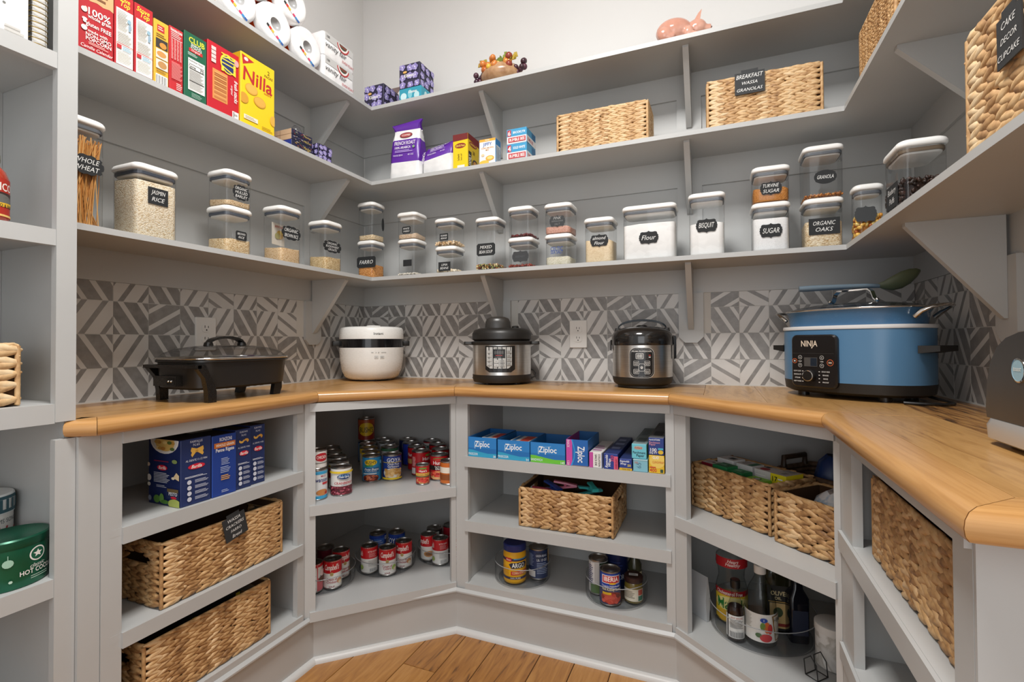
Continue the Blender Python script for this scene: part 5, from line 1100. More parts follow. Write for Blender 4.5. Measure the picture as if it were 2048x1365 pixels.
lf = [(-0.05, 0.0), (0.0, 0.02), (0.035, 0.055), (0.052, 0.105), (0.02, 0.098), (-0.02, 0.08), (-0.06, 0.05)]
MB().slab([(x, 0, z) for x, z in lf], (0.1, -1, 0.2), 0.006, P('D88A1C', 0.7)).build('leaf_blade', t, 0.4)
MB().tube([(-0.055, -0.007, 0.02), (-0.01, -0.008, 0.05), (0.045, -0.008, 0.10)], 0.002, P('A8661A', 0.7), 6).build('midrib', t, 1.0)
# ================================================================ appliances on the counter
ZC = HC+0.0005
# electric skillet
t = T('electric_skillet', 'black electric skillet with glass lid on the left counter', 'skillet', (-1.408, 1.072, ZC), PI/2)
BK = P('171513', 0.28); BK2 = P('221F1C', 0.35)
MB().loft([rr(0.285, 0.185, 0.05, 0.034, 6), rr(0.31, 0.205, 0.055, 0.040, 6), rr(0.318, 0.226, 0.06, 0.110, 6), rr(0.328, 0.236, 0.062, 0.112, 6), rr(0.328, 0.236, 0.062, 0.117, 6), rr(0.318, 0.226, 0.058, 0.1175, 6)], BK2).build('pan', t, 0.8)
for sy in (-1, 1):
    pr_ = [(0.112, 0.0), (0.136, 0.0), (0.138, 0.032), (0.146, 0.068), (0.166, 0.094), (0.166, 0.104), (0.150, 0.104), (0.136, 0.088), (0.122, 0.060), (0.112, 0.030)]
    MB().loft([[(-x, sy*0.094, z) for x, z in pr_], [(-x, sy*0.112, z) for x, z in pr_]], BK).build('leg', t, 0.6)
    pr_ = [(0.100, 0.0), (0.126, 0.0), (0.134, 0.020), (0.134, 0.046), (0.108, 0.046)]
    MB().loft([[(x, sy*0.072, z) for x, z in pr_], [(x, sy*0.088, z) for x, z in pr_]], BK).build('leg', t, 0.6)
MB().loft([[(-x, y, z) for x, z in ((0.156, 0.096), (0.172, 0.096), (0.173, 0.105), (0.156, 0.106))] for y in np.linspace(-0.112, 0.112, 9)], BK).build('handle', t, 0.6)
MB().loft([[(x, y, z) for x, z in ((0.157, 0.098), (0.168, 0.098), (0.169, 0.107), (0.157, 0.108))] for y in np.linspace(-0.06, 0.06, 5)], BK).build('handle', t, 0.6)
MB().box(-0.176, -0.140, -0.035, 0.06, 0.046, 0.074, BK).box(-0.1768, -0.176, -0.03, 0.0, 0.05, 0.07, P('0A0A0A', 0.15)).build('heat_control', t, 0.3)
b = MB()
for y in (-0.02, -0.008): b.ball((-0.178, y, 0.06), 0.003, CHROME, 8, 5)
b.build('control_stud', t, 1.5)
MB().tube([(x, y, 0.1215) for x, y, _ in rr(0.326, 0.234, 0.061, 0, 6)], 0.0038, CHROME, 8, closed=True).build('lid_rim', t, 1.2)
MB().loft([rr(0.323, 0.231, 0.06, 0.122, 6), rr(0.295, 0.205, 0.055, 0.138, 6), rr(0.25, 0.16, 0.05, 0.150, 6), rr(0.16, 0.10, 0.04, 0.157, 6), rr(0.06, 0.04, 0.018, 0.159, 6)], GLASS, False, True).build('glass_lid', t, 1.2)
pa = [(x, 0, 0.160+0.024*math.sqrt(max(0, 1-(x/0.062)**2))) for x in np.linspace(-0.062, 0.062, 13)]
MB().loft([[(x-0.0, sy*0.013, z-0.004) for sy in (-1, 1)]+[(x, sy*0.012, z+0.003) for sy in (1, -1)] for x, _, z in pa], BK).build('lid_handle', t, 0.7)
b = MB()
for x in (-0.056, 0.056): b.loft([ell(0.014, 0.014, 0.1575, 14, x), ell(0.011, 0.012, 0.168, 14, x)], BK)
b.build('lid_handle_foot', t, 0.7)
# white cooker
cx_, cy_ = -1.4256, 1.7972
t = T('rice_cooker', 'white round multicooker with a black band in the left corner', 'cooker', (cx_, cy_, ZC), camface(cx_, cy_)+0.12)
WP = P('E8E7E3', 0.28); BB = P('141416', 0.12)
MB().lathe([(0.075, 0.004), (0.098, 0.006), (0.115, 0.016), (0.1285, 0.045), (0.136, 0.09), (0.1385, 0.144)], WP, 48).build('body', t, 0.8)
MB().lathe([(0.085, 0.0), (0.085, 0.0055)], BLACKM, 32).build('foot_ring', t, 0.6)
MB().lathe([(0.1375, 0.1442), (0.1375, 0.181)], BB, 48).build('black_band', t, 0.6)
MB().lathe([(0.1385, 0.1812), (0.139, 0.186), (0.137, 0.222), (0.131, 0.231), (0.11, 0.235), (0.02, 0.236)], WP, 48).build('lid', t, 0.8)
MB().loft([ell(0.03, 0.02, 0.2365, 20, 0, -0.06), ell(0.028, 0.018, 0.2395, 20, 0, -0.06)], WP).build('lid_button', t, 0.7)
for sx in (-1, 1): MB().loft([rr(0.036, 0.022, 0.008, 0.150, 3, sx*0.150, 0.01), rr(0.038, 0.024, 0.008, 0.153, 3, sx*0.150, 0.01), rr(0.038, 0.024, 0.008, 0.170, 3, sx*0.150, 0.01), rr(0.034, 0.02, 0.008, 0.173, 3, sx*0.150, 0.01)], BLACKM).build('handle', t, 0.8)
Print(0.1382*PI, 1.0).run([('t', 0.525, 0.204, 0.011, 'Instant', '6A6A68', 'b')]).build('printed_logo', lambda u, v, o: ((0.1387+o)*math.cos(-PI+u*PI), (0.1387+o)*math.sin(-PI+u*PI), v), t)
Print(0.1382*PI, 1.0).run([('r', 0.455, 0.122, 0.475, 0.125, 'A8A8A6'), ('r', 0.495, 0.122, 0.505, 0.125, 'B8B8B6'), ('c', 0.525, 0.1235, 0.0025, 'A8A8A6'), ('r', 0.55, 0.122, 0.60, 0.125, 'B8B8B6'), ('r', 0.485, 0.098, 0.52, 0.109, 'B0B0AE'), ('r', 0.488, 0.0995, 0.517, 0.1075, 'DDDCD8'), ('r', 0.54, 0.098, 0.58, 0.109, 'C8C8C4'), ('r', 0.492, 0.102, 0.513, 0.105, 'A0A09E'), ('r', 0.545, 0.102, 0.57, 0.105, 'A0A09E')]).build('touch_icons', lambda u, v, o: ((float(np.interp(v, [0.09, 0.144], [0.1365, 0.139]))+o)*math.cos(-PI+u*PI), (float(np.interp(v, [0.09, 0.144], [0.1365, 0.139]))+o)*math.sin(-PI+u*PI), v), t)
# steel pressure cooker
cx_, cy_ = -0.798, 1.814
t = T('pressure_cooker', 'steel pressure cooker with a domed black lid', 'cooker', (cx_, cy_, ZC), camface(cx_, cy_)+0.0)
r_ = 0.1165
MB().lathe([(0.10, 0.006), (0.112, 0.008), (r_+0.0005, 0.02), (r_+0.001, 0.0375)], BLACKM, 44).build('base', t, 0.8)
b = MB()
for q in range(4): b.loft([ell(0.012, 0.012, 0.0, 12, 0.08*math.cos(PI/4+q*PI/2), 0.08*math.sin(PI/4+q*PI/2)), ell(0.012, 0.012, 0.0065, 12, 0.08*math.cos(PI/4+q*PI/2), 0.08*math.sin(PI/4+q*PI/2))], BLACKM)
b.build('foot', t, 0.7)
MB().lathe([(r_, 0.0377), (r_, 0.153)], STEEL, 56).build('steel_wall', t, 0.8)
MB().lathe([(r_+0.003, 0.1532), (r_+0.0045, 0.157), (r_+0.0045, 0.165), (r_+0.001, 0.168)], BLACKM, 44).build('collar', t, 0.6)
for sx in (-1, 1): MB().loft([rr(0.034, 0.07, 0.008, 0.154, 3, sx*0.132, 0), rr(0.036, 0.075, 0.008, 0.157, 3, sx*0.132, 0), rr(0.034, 0.07, 0.008, 0.167, 3, sx*0.132, 0)], BLACKM).build('side_handle', t, 0.7)
MB().lathe([(r_-0.006, 0.1685), (r_-0.004, 0.172), (r_+0.002, 0.176), (r_+0.002, 0.198), (r_-0.006, 0.212), (r_-0.025, 0.219), (0.02, 0.222)], P('211F1D', 0.4), 44).build('lid', t, 0.7)
MB().loft([ell(0.052, 0.03, 0.2195, 26, -0.015, -0.01), ell(0.05, 0.028, 0.244, 26, -0.015, -0.01), ell(0.044, 0.024, 0.258, 26, -0.015, -0.01), ell(0.028, 0.015, 0.265, 26, -0.015, -0.01)], P('35322F', 0.3)).build('lid_handle', t, 0.8)
MB().lathe([(0.014, 0.2175), (0.014, 0.226), (0.010, 0.229)], BLACKM, 16, c=(0.055, 0.0)).build('steam_valve', t, 0.7)
cyl = lambda r: (lambda u, v, o: ((r+o)*math.cos(-PI+u*PI), (r+o)*math.sin(-PI+u*PI), v))
Pc = Print(r_*PI, 1.0); um = 0.475
Pc.run([('p', [(um-0.155, 0.150), (um+0.165, 0.150), (um+0.165, 0.060), (um+0.12, 0.049), (um-0.11, 0.049), (um-0.155, 0.060)], '1C1A19'), ('p', [(um-0.14, 0.145), (um+0.13, 0.145), (um+0.13, 0.075), (um+0.09, 0.064), (um-0.10, 0.064), (um-0.14, 0.074)], 'B9B9B6'), ('t', um-0.005, 0.1405, 0.0055, 'Instant Pot', '5A5A58', 'b', 0.12), ('r', um-0.07, 0.103, um+0.06, 0.137, '121212'), ('t', um-0.005, 0.125, 0.013, '8888', '6A6A6A', '', 0.1), ('r', um-0.04, 0.1125, um+0.03, 0.1145, 'B83030'), ('lines', um-0.05, 0.105, um+0.04, 0.109, 1, '7A7A78')])
for gx in (-0.13, 0.075):
    for gy in range(4): Pc.run([('r', um+gx, 0.122-0.0155*gy, um+gx+0.05, 0.132-0.0155*gy, '8E8E8C'), ('r', um+gx+0.003, 0.1228-0.0155*gy, um+gx+0.047, 0.1312-0.0155*gy, 'C4C4C1'), ('r', um+gx+0.01, 0.126-0.0155*gy, um+gx+0.038, 0.128-0.0155*gy, '8A8A88')])
for gx in (-0.055, 0.003):
    for gy in range(2): Pc.run([('r', um+gx, 0.085-0.014*gy, um+gx+0.05, 0.097-0.014*gy, '8E8E8C'), ('r', um+gx+0.003, 0.0858-0.014*gy, um+gx+0.047, 0.0962-0.014*gy, 'C4C4C1'), ('r', um+gx+0.012, 0.09-0.014*gy, um+gx+0.038, 0.092-0.014*gy, '8A8A88')])
Pc.build('control_panel', cyl(r_), t, strip=0.05, off=0.0012, step=0.00012, rough=0.3)
MB().tube([(0.115, 0.03, 0.055), (0.128, 0.03, 0.05), (0.138, 0.03, 0.038), (0.136, 0.03, 0.024), (0.120, 0.03, 0.018)], 0.003, BLACKM, 8).build('power_cord', t, 1.2)
# steel rice cooker
cx_, cy_ = -0.2498, 1.8298
t = T('rice_cooker', 'steel rice cooker with a black lid and carry handle', 'cooker', (cx_, cy_, ZC), camface(cx_, cy_)+0.02)
r_ = 0.1045
MB().lathe([(0.085, 0.0), (0.088, 0.002), (0.088, 0.008), (0.092, 0.010), (0.101, 0.016), (r_+0.001, 0.030), (r_+0.001, 0.0385)], BLACKM, 44).build('base', t, 0.6)
MB().lathe([(r_, 0.0387), (r_, 0.150)], STEEL, 56).build('steel_wall', t, 0.8)
MB().lathe([(r_+0.003, 0.1502), (r_+0.004, 0.153), (r_+0.003, 0.182), (r_-0.004, 0.197), (r_-0.02, 0.208), (r_-0.045, 0.215), (0.01, 0.217)], P('1B1918', 0.14, coat=0.5), 48).build('lid', t, 0.7)
pa = [(0.086*math.cos(q), 0.0, 0.199+0.040*math.sin(q)**0.7) for q in np.linspace(PI*0.98, PI*0.02, 17)]
MB().loft([[(x, -0.012, z-0.003), (x, 0.012, z-0.003), (x, 0.010, z+0.0045), (x, -0.010, z+0.0045)] for x, _, z in pa], P('1A2026', 0.2)).build('carry_handle', t, 0.8)
for sx in (-1, 1): MB().loft([rr(0.022, 0.034, 0.006, 0.190, 3, sx*0.088, 0), rr(0.016, 0.028, 0.006, 0.212, 3, sx*0.086, 0)], BLACKM).build('handle_pivot', t, 0.7)
MB().lathe([(0.02, 0.2165), (0.018, 0.221), (0.012, 0.223)], BLACKM, 18, c=(0.0, 0.02)).build('steam_vent', t, 0.7)
MB().loft([[(0.1085, y, z) for y, z in ((-0.016, 0.185), (0.016, 0.185), (0.014, 0.10), (-0.014, 0.10))], [(0.117, y, z) for y, z in ((-0.015, 0.180), (0.015, 0.180), (0.012, 0.104), (-0.012, 0.104))]], P('1A2026', 0.2)).build('latch', t, 0.6)
MB().loft([[(-0.1085, y, z) for y, z in ((-0.012, 0.17), (0.012, 0.17), (0.012, 0.13), (-0.012, 0.13))], [(-0.113, y, z) for y, z in ((-0.011, 0.168), (0.011, 0.168), (0.011, 0.132), (-0.011, 0.132))]], BLACKM).build('side_hinge', t, 0.6)
Pc = Print(r_*PI, 1.0); um = 0.488
def rp(u, v, a, b, r): 
    return [(u+x, v+y*1.0) for x, y, _ in rr(a, b, r, 0, 4)]
def rp2(u, v, a, b, r): return [(u+x/(r_*PI), v+y) for x, y, _ in rr(a, b, r, 0, 4)]
Pc.run([('p', rp2(um, 0.090, 0.085, 0.104, 0.022), 'B9B6B2'), ('p', rp2(um, 0.090, 0.082, 0.101, 0.021), '161616'), ('p', rp2(um, 0.090, 0.075, 0.094, 0.018), 'A9A7A4'), ('p', rp2(um, 0.090, 0.0735, 0.0925, 0.0175), '1C1B1B'), ('t', um, 0.1295, 0.005, 'AROMA PROFESSIONAL', 'D8D6D2', 'b', 0.2), ('p', rp2(um-0.02, 0.113, 0.026, 0.02, 0.003), 'C8C6C2'), ('p', rp2(um-0.02, 0.113, 0.023, 0.017, 0.002), '6A6A68'), ('t', um-0.02, 0.113, 0.012, '88', 'C8C8C4', '', 0.06), ('r', um+0.07, 0.114, um+0.09, 0.117, 'B83A30'), ('r', um+0.07, 0.108, um+0.09, 0.111, 'D8D6D2')])
for dx, dy, tx in ((-0.055, 0.002, 'WHITE'), (0.055, 0.002, 'BROWN'), (-0.055, -0.026, 'STEAM'), (0.055, -0.026, 'DELAY')): Pc.run([('p', rp2(um+dx, 0.086+dy, 0.018, 0.017, 0.003), 'D0CECA'), ('p', rp2(um+dx, 0.086+dy, 0.016, 0.015, 0.0025), '1C1B1B'), ('t', um+dx, 0.088+dy, 0.004, tx, 'D8D6D2', 'b', 0.04), ('t', um+dx, 0.0825+dy, 0.004, 'RICE', 'D8D6D2', 'b', 0.035)])
Pc.run([('p', rp2(um, 0.074, 0.020, 0.026, 0.005), 'D0CECA'), ('p', rp2(um, 0.074, 0.018, 0.024, 0.0045), '1C1B1B'), ('e', um, 0.074, 0.012, 0.005, 'C8C6C2')])
Pc.build('control_panel', cyl(r_), t, strip=0.04, off=0.0012, rough=0.25)
# blue oval cooker
NX, NY, NR = 0.368, 1.700, -0.72
t = T('slow_cooker', 'blue oval multicooker with black control panel in the right corner', 'cooker', (NX, NY, ZC), NR)
BL = noise_mat('blue_enamel', ((0.3, '4C769A'), (0.7, '527CA0')), nscale=4, rough=0.3); a_, b_ = 0.187, 0.134
MB().loft([ell(a_-0.02, b_-0.02, 0.012, 64, p=2.3), ell(a_-0.003, b_-0.003, 0.020, 64, p=2.3), ell(a_, b_, 0.046, 64, p=2.3)], BLACKM).build('base', t, 0.8)
MB().loft([ell(a_, b_, 0.0462, 64, p=2.3), ell(a_, b_, 0.193, 64, p=2.3)], BL).build('housing', t, 0.8)
b = MB()
for x, y in ((-0.11, -0.065), (0.11, -0.065), (-0.11, 0.065), (0.11, 0.065)): b.loft([ell(0.016, 0.014, 0, 14, x, y), ell(0.016, 0.014, 0.0118, 14, x, y)], BLACK)
b.build('foot', t, 0.7)
MB().loft([ell(a_+0.002, b_+0.002, 0.1932, 64, p=2.3), ell(a_+0.003, b_+0.003, 0.196, 64, p=2.3), ell(a_+0.002, b_+0.002, 0.203, 64, p=2.3), ell(a_-0.012, b_-0.012, 0.204, 64, p=2.3)], P('D9DADB', 0.3)).build('rim', t, 0.6)
MB().loft([ell(a_-0.016, b_-0.016, 0.2042, 64, p=2.3), ell(a_-0.012, b_-0.012, 0.235, 64, p=2.3), ell(a_-0.006, b_-0.006, 0.246, 64, p=2.3)], P('42698C', 0.25)).build('inner_pot', t, 0.8)
MB().tube([(x, y, 0.249) for x, y, _ in ell(a_-0.006, b_-0.006, 0, 56, p=2.3)], 0.003, CHROME, 6, closed=True).build('lid_rim', t, 1.2)
MB().loft([ell((a_-0.008)*q, (b_-0.008)*q, z, 56, p=2.3) for q, z in ((1, 0.25), (0.85, 0.259), (0.6, 0.266), (0.3, 0.270), (0.06, 0.271))], GLASS, False, True).build('glass_lid', t, 1.2)
hp_ = [(-0.062, 0, 0.272), (-0.056, 0, 0.279), (-0.050, 0, 0.298), (-0.042, 0, 0.305), (0.042, 0, 0.305), (0.050, 0, 0.298), (0.056, 0, 0.279), (0.062, 0, 0.272)]
MB().loft([[(x, -0.011, z), (x, 0.011, z), (x, 0.010, z+0.004), (x, -0.010, z+0.004)] for x, _, z in hp_], CHROME).build('lid_handle', t, 0.5)
b = MB()
for x in (-0.064, 0.064): b.ball((x, -0.004, 0.276), 0.006, CHROME, 10, 6)
b.build('handle_bolt', t, 1.5)
for sx in (-1, 1):
    hpth = [(sx*(a_-0.014), -0.05, 0.222), (sx*(a_+0.002), -0.05, 0.236), (sx*(a_+0.020), -0.042, 0.246), (sx*(a_+0.036), -0.025, 0.250), (sx*(a_+0.042), 0, 0.251), (sx*(a_+0.036), 0.025, 0.250), (sx*(a_+0.020), 0.042, 0.246), (sx*(a_+0.002), 0.05, 0.236), (sx*(a_-0.014), 0.05, 0.222)]
    MB().tube(hpth, [0.0065, 0.006, 0.005, 0.0045, 0.0045, 0.0045, 0.005, 0.006, 0.0065], CHROME, 10).build('pot_handle', t, 1.2)
    MB().loft([[(sx*(a_-0.006), y, z) for y, z in ((-0.055, 0.128), (0.055, 0.128), (0.055, 0.148), (-0.055, 0.148))], [(sx*(a_+0.036), y, z) for y, z in ((-0.045, 0.134), (0.045, 0.134), (0.045, 0.148), (-0.045, 0.148))]], BLACKM).build('side_handle', t, 0.5)
    b = MB()
    for y in (-0.05, 0.05): b.ball((sx*(a_-0.004), y, 0.227), 0.004, CHROME, 8, 5)
    b.build('rivet', t, 1.5)
pw_, ph_ = 0.130, 0.150; pcx, pcy = -0.030, -b_-0.006
MB().loft([[(pcx+x, pcy+0.022, 0.104+y) for x, y, _ in rr(pw_, ph_, 0.016, 0, 5)], [(pcx+x, pcy, 0.104+y) for x, y, _ in rr(pw_, ph_, 0.016, 0, 5)], [(pcx+x, pcy-0.004, 0.104+y) for x, y, _ in rr(pw_-0.008, ph_-0.008, 0.013, 0, 5)]], P('191717', 0.22)).build('control_panel', t, 0.5)
pn = [o for o in t.children if o.name.startswith('control_panel')][0]
Pn = Print(pw_, ph_); CO = 'C8643A'; W2 = 'C9C7C3'
Pn.run([('t', 0.42, 0.815, 0.115, 'NINJA', 'D8C8B4', 'b', 0.36), ('r', 0.05, 0.645, 0.95, 0.65, '3A3836'), ('c', 0.09, 0.50, 0.0072, CO), ('c', 0.09, 0.50, 0.0058, '191717'), ('c', 0.09, 0.50, 0.0025, W2), ('c', 0.87, 0.48, 0.009, CO), ('c', 0.87, 0.48, 0.0075, '191717'), ('r', 0.835, 0.465, 0.905, 0.495, 'A89888'), ('r', 0.31, 0.40, 0.60, 0.57, '4A4846'), ('r', 0.45, 0.41, 0.59, 0.56, '1A2430')])
for x in (0.22, 0.70):
    for y in (0.57, 0.42): Pn.run([('c', x, y, 0.0058, W2), ('c', x, y, 0.0049, '191717'), ('p', [(x-0.018, y-0.01), (x, y+0.01), (x+0.018, y-0.01)] if y > 0.5 else [(x-0.018, y+0.01), (x+0.018, y+0.01), (x, y-0.01)], W2)])
Pn.run([('t', 0.22, 0.495, 0.022, 'TEMP', W2, 'b'), ('t', 0.70, 0.495, 0.022, 'TIME', W2, 'b')])
for i, tx in enumerate(('SLOW COOK', 'SEAR/SAUTE', 'STEAM', 'KEEP WARM')): Pn.run([('t', 0.16, 0.31-0.065*i, 0.026, tx, W2, 'b', 0.17), ('r', 0.265, 0.302-0.065*i, 0.295, 0.316-0.065*i, W2)])
for i, tx in enumerate(('SOUS VIDE', 'BRAISE', 'BAKE', 'PROOF')): Pn.run([('t', 0.78, 0.31-0.065*i, 0.026, tx, W2, 'b', 0.17), ('r', 0.63, 0.302-0.065*i, 0.66, 0.316-0.065*i, W2)])
Pn.build('printed_panel', lambda u, v, o: (pcx+(u-0.5)*pw_, pcy-0.004-o, 0.104+(v-0.5)*ph_), pn, rough=0.3)
dial = MB(); 
def disc(r, y): return [(pcx-0.008+r*math.cos(2*PI*i/28), pcy-y, 0.063+r*math.sin(2*PI*i/28)) for i in range(28)]
dial.loft([disc(0.0165, 0.0045), disc(0.0165, 0.016), disc(0.0150, 0.018)], BLACKM, False, False).loft([disc(0.0150, 0.018), disc(0.0138, 0.0184)], CHROME, False, False).loft([disc(0.0138, 0.0184), disc(0.002, 0.0182)], BLACK, False, True)
dial.build('dial', t, 0.5)
MB().tube([(0.165, 0.03, 0.014), (0.205, 0.02, 0.006), (0.235, -0.01, 0.0045), (0.232, -0.05, 0.0045), (0.205, -0.075, 0.0045), (0.165, -0.09, 0.0045)], 0.004, BLACK, 8).build('power_cord', t, 1.2)
# cooking spoon lying across the lid handle
t = T('cooking_spoon', 'grey green cooking spoon lying across the lid handle of the blue cooker', 'spoon', (0.365, 1.700, ZC+0.3105), 0.02)
SG = P('5E6448', 0.5)
MB().tube([(-0.135, 0, 0.0065), (-0.10, 0, 0.0075), (-0.03, 0, 0.0085), (0.04, 0, 0.0085), (0.066, 0, 0.007)], [0.0085, 0.009, 0.0075, 0.0065, 0.006], P('5C6C78', 0.4), 10).build('handle', t, 1.2)
sp = []; dz_ = (-0.55, 0.83)
for x, wd, z in ((0.064, 0.006, 0.008), (0.078, 0.013, 0.008), (0.096, 0.022, 0.012), (0.118, 0.0265, 0.021), (0.138, 0.023, 0.031), (0.154, 0.013, 0.040), (0.162, 0.003, 0.045)):
    # cross-section: shallow dish, rolled so that its hollow faces the room
    pts = []
    for i in range(9): q = -1+2*i/8; pts.append((q*wd, -0.010*(wd/0.0265)*(1-q*q)))
    for i in range(9): q = 1-2*i/8; pts.append((q*wd, -0.010*(wd/0.0265)*(1-q*q)+0.0025))
    sp.append([(x-0.18*p, p*dz_[0]*0.8+h*dz_[1], z+p*dz_[1]-h*dz_[0]*0.8) for p, h in pts])
MB().loft(sp, SG).build('bowl', t, 1.2)
# toaster at the right edge
t = T('toaster', 'dark pewter toaster with rounded end at the right edge of the counter', 'toaster', (0.392, 0.868, ZC), 0)
PW = noise_mat('pewter_metal', ((0.3, '575451'), (0.7, '5C5956')), nscale=8, rough=0.30, metal=0.75)
pr_ = [(-0.140, 0.040), (0.140, 0.040), (0.143, 0.055), (0.138, 0.095), (0.126, 0.128), (0.106, 0.152), (0.080, 0.166), (0.045, 0.174), (0, 0.177), (-0.045, 0.174), (-0.08, 0.166), (-0.106, 0.152), (-0.126, 0.128), (-0.138, 0.095), (-0.143, 0.055)]
def toast(x, k): return [(x, y*k, 0.040+(z-0.040)*k) for y, z in pr_]
MB().loft([toast(0.006, 0.95), toast(0.0, 0.985), toast(0.012, 1.0), toast(0.158, 1.0), toast(0.170, 0.985), toast(0.164, 0.95)][1:5], PW).build('shell', t, 0.6)
SV_ = P('CFCDCA', 0.32, 0.6)
MB().loft([rr(0.165, 0.285, 0.03, 0.006, 5, 0.085), rr(0.178, 0.300, 0.03, 0.010, 5, 0.085), rr(0.180, 0.302, 0.03, 0.030, 5, 0.085), rr(0.174, 0.292, 0.03, 0.0398, 5, 0.085)], SV_).build('base', t, 0.7)
b = MB()
for y in (-0.11, 0.11):
    for x in (0.03, 0.14): b.loft([ell(0.012, 0.012, 0, 12, x, y), ell(0.012, 0.012, 0.0062, 12, x, y)], BLACK)
b.build('foot', t, 0.6)
b = MB()
for y0 in (0.055, 0.115): b.box(y0-0.016, y0+0.016, -0.085, 0.085, 0.1772, 0.1782, BLACK)
b.build('slot', t, None)
def em(r, x, n=28): return [(x, 0.045+r*math.cos(2*PI*i/n), 0.118+r*math.sin(2*PI*i/n)) for i in range(n)]
MB().loft([em(0.0175, 0.001), em(0.0175, -0.0015), em(0.0155, -0.002)], CHROME, False, False).loft([em(0.0155, -0.002), em(0.0154, -0.0016)], P('8FB0BE', 0.3), False, True).build('emblem', t, 0.5)
Print(0.035, 0.035).run([('t', 0.5, 0.55, 0.2, 'toast', 'E8E4DC', 'i', 0.7)]).build('printed_emblem', lambda u, v, o: (-0.002-o, 0.045-(u-0.5)*0.035, 0.118+(v-0.5)*0.035), t)

# ================================================================ lower cabinets
# pasta boxes
NV = '1E2E5E'
def steps(v0): return [('lines', 0.12, v0+0.17, 0.9, v0+0.20, 2, 'D8DCE8')]+[e for i in range(4) for e in (('c', 0.26, v0+0.11-0.085*i, 0.006, 'C8CCDA', 10), ('lines', 0.44, v0+0.085-0.085*i, 0.92, v0+0.135-0.085*i, 3, 'B8BED0'))]
def pasta(label, y0, y1, h, dep, pr, xf=-1.274, cols=NV, lf=None, dk='1A1E30'):
    d = {'front': pr}
    if lf: d['left'] = lf
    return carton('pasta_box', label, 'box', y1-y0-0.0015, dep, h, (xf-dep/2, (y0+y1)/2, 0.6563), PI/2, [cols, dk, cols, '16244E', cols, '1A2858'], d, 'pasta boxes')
bow = [('p', [(0.34, 0.87), (0.52, 0.84), (0.5, 0.80), (0.36, 0.72), (0.32, 0.76), (0.35, 0.79), (0.31, 0.82)], 'E0B050'), ('p', [(0.5, 0.84), (0.72, 0.87), (0.74, 0.82), (0.71, 0.79), (0.74, 0.76), (0.70, 0.73), (0.5, 0.80)], 'E0B050'), ('e', 0.51, 0.805, 0.05, 0.02, 'C89438')]
def bar(u, v, s, lim): return [('e', u, v, s, 0.042, 'C01C34'), ('e', u, v, s*0.93, 0.036, 'D02038'), ('t', u, v, 0.05, 'Barilla', 'F4EEE8', 'bi', lim)]
pasta('pasta box with bow tie shapes, turned so its plated side shows', 0.8446, 0.9286, 0.172, 0.128, [('t', 0.5, 0.955, 0.035, 'FARFALLE', 'D8DCE8', '', 0.4), ('t', 0.5, 0.905, 0.04, 'N.65', 'D8DCE8', '', 0.25)]+bow+[('t', 0.5, 0.675, 0.032, 'AL DENTE 11-12 MIN', 'D8DCE8', '', 0.7)]+bar(0.5, 0.575, 0.28, 0.42)+steps(0.24),
      lf=[('e', 0.5, 0.98, 0.44, 0.20, 'E6E4E0'), ('e', 0.5, 0.98, 0.40, 0.18, 'D8D4CC'), ('e', 0.52, 0.95, 0.30, 0.13, 'D8B464')]+[('e', 0.52+0.24*math.cos(i*1.3), 0.95+0.10*math.sin(i*2.1), 0.07, 0.025, ('C89A48', '5A7038', 'E8CC88', 'B8803A')[i % 4]) for i in range(14)]+bar(0.46, 0.57, 0.16, 0.24)+[('e', 0.84, 0.68, 0.08, 0.03, '8AA060'), ('r', 0.2, 0.66, 0.66, 0.675, '8A2440'), ('lines', 0.2, 0.34, 0.72, 0.50, 7, 'D0D4E0', 0.4), ('lines', 0.28, 0.27, 0.62, 0.31, 2, 'C0C4D4', 0.4), ('p', [(0.8, 0.44), (0.98, 0.40), (0.98, 0.48), (0.9, 0.52)], 'E0C9A0'), ('e', 0.8, 0.43, 0.05, 0.02, 'E8DCC0'),
          ('e', 0.03, 0.6, 0.05, 0.03, 'E0C8B0'), ('e', 0.05, 0.40, 0.07, 0.05, 'E8E0D8'), ('e', 0.05, 0.30, 0.05, 0.03, 'E0D8CC'), ('r', 0.62, 0.16, 0.96, 0.27, '6A5A3A'), ('r', 0.6, 0.12, 0.98, 0.22, '1C2A50'), ('t', 0.80, 0.195, 0.05, 'PESTO', 'E8E8E8', 'b', 0.3), ('e', 0.82, 0.14, 0.09, 0.02, 'C01C34'), ('e', 0.85, 0.05, 0.2, 0.07, 'A8B45A'), ('e', 0.3, 0.09, 0.1, 0.06, '5A8A3A'), ('e', 0.45, 0.11, 0.07, 0.07, '6A9A48'), ('e', 0.55, 0.06, 0.12, 0.03, '4A7A30'), ('c', 0.08, 0.09, 0.007, '8A90A4', 10)])
pasta('whole grain penne box with an orange banner', 0.9296, 1.0048, 0.168, 0.10, [('r', 0.0, 0.0, 0.03, 1, '2050B0'), ('t', 0.55, 0.925, 0.06, 'RONZONI', 'E8ECF4', 'b', 0.5), ('r', 0.08, 0.79, 0.95, 0.875, 'C87028'), ('t', 0.52, 0.832, 0.045, 'WHOLE GRAIN', 'F4EEE4', 'b', 0.75), ('t', 0.52, 0.745, 0.06, 'Penne Rigate', 'F0F0F0', 'b', 0.75), ('lines', 0.36, 0.50, 0.72, 0.62, 5, 'A8B4D4', 0.4), ('lines', 0.32, 0.37, 0.76, 0.48, 4, 'A8B4D4', 0.4), ('lines', 0.34, 0.25, 0.74, 0.34, 3, 'D8A050', 0.5), ('lines', 0.36, 0.05, 0.68, 0.10, 2, 'A8B4D4')], cols='1C3C8C')
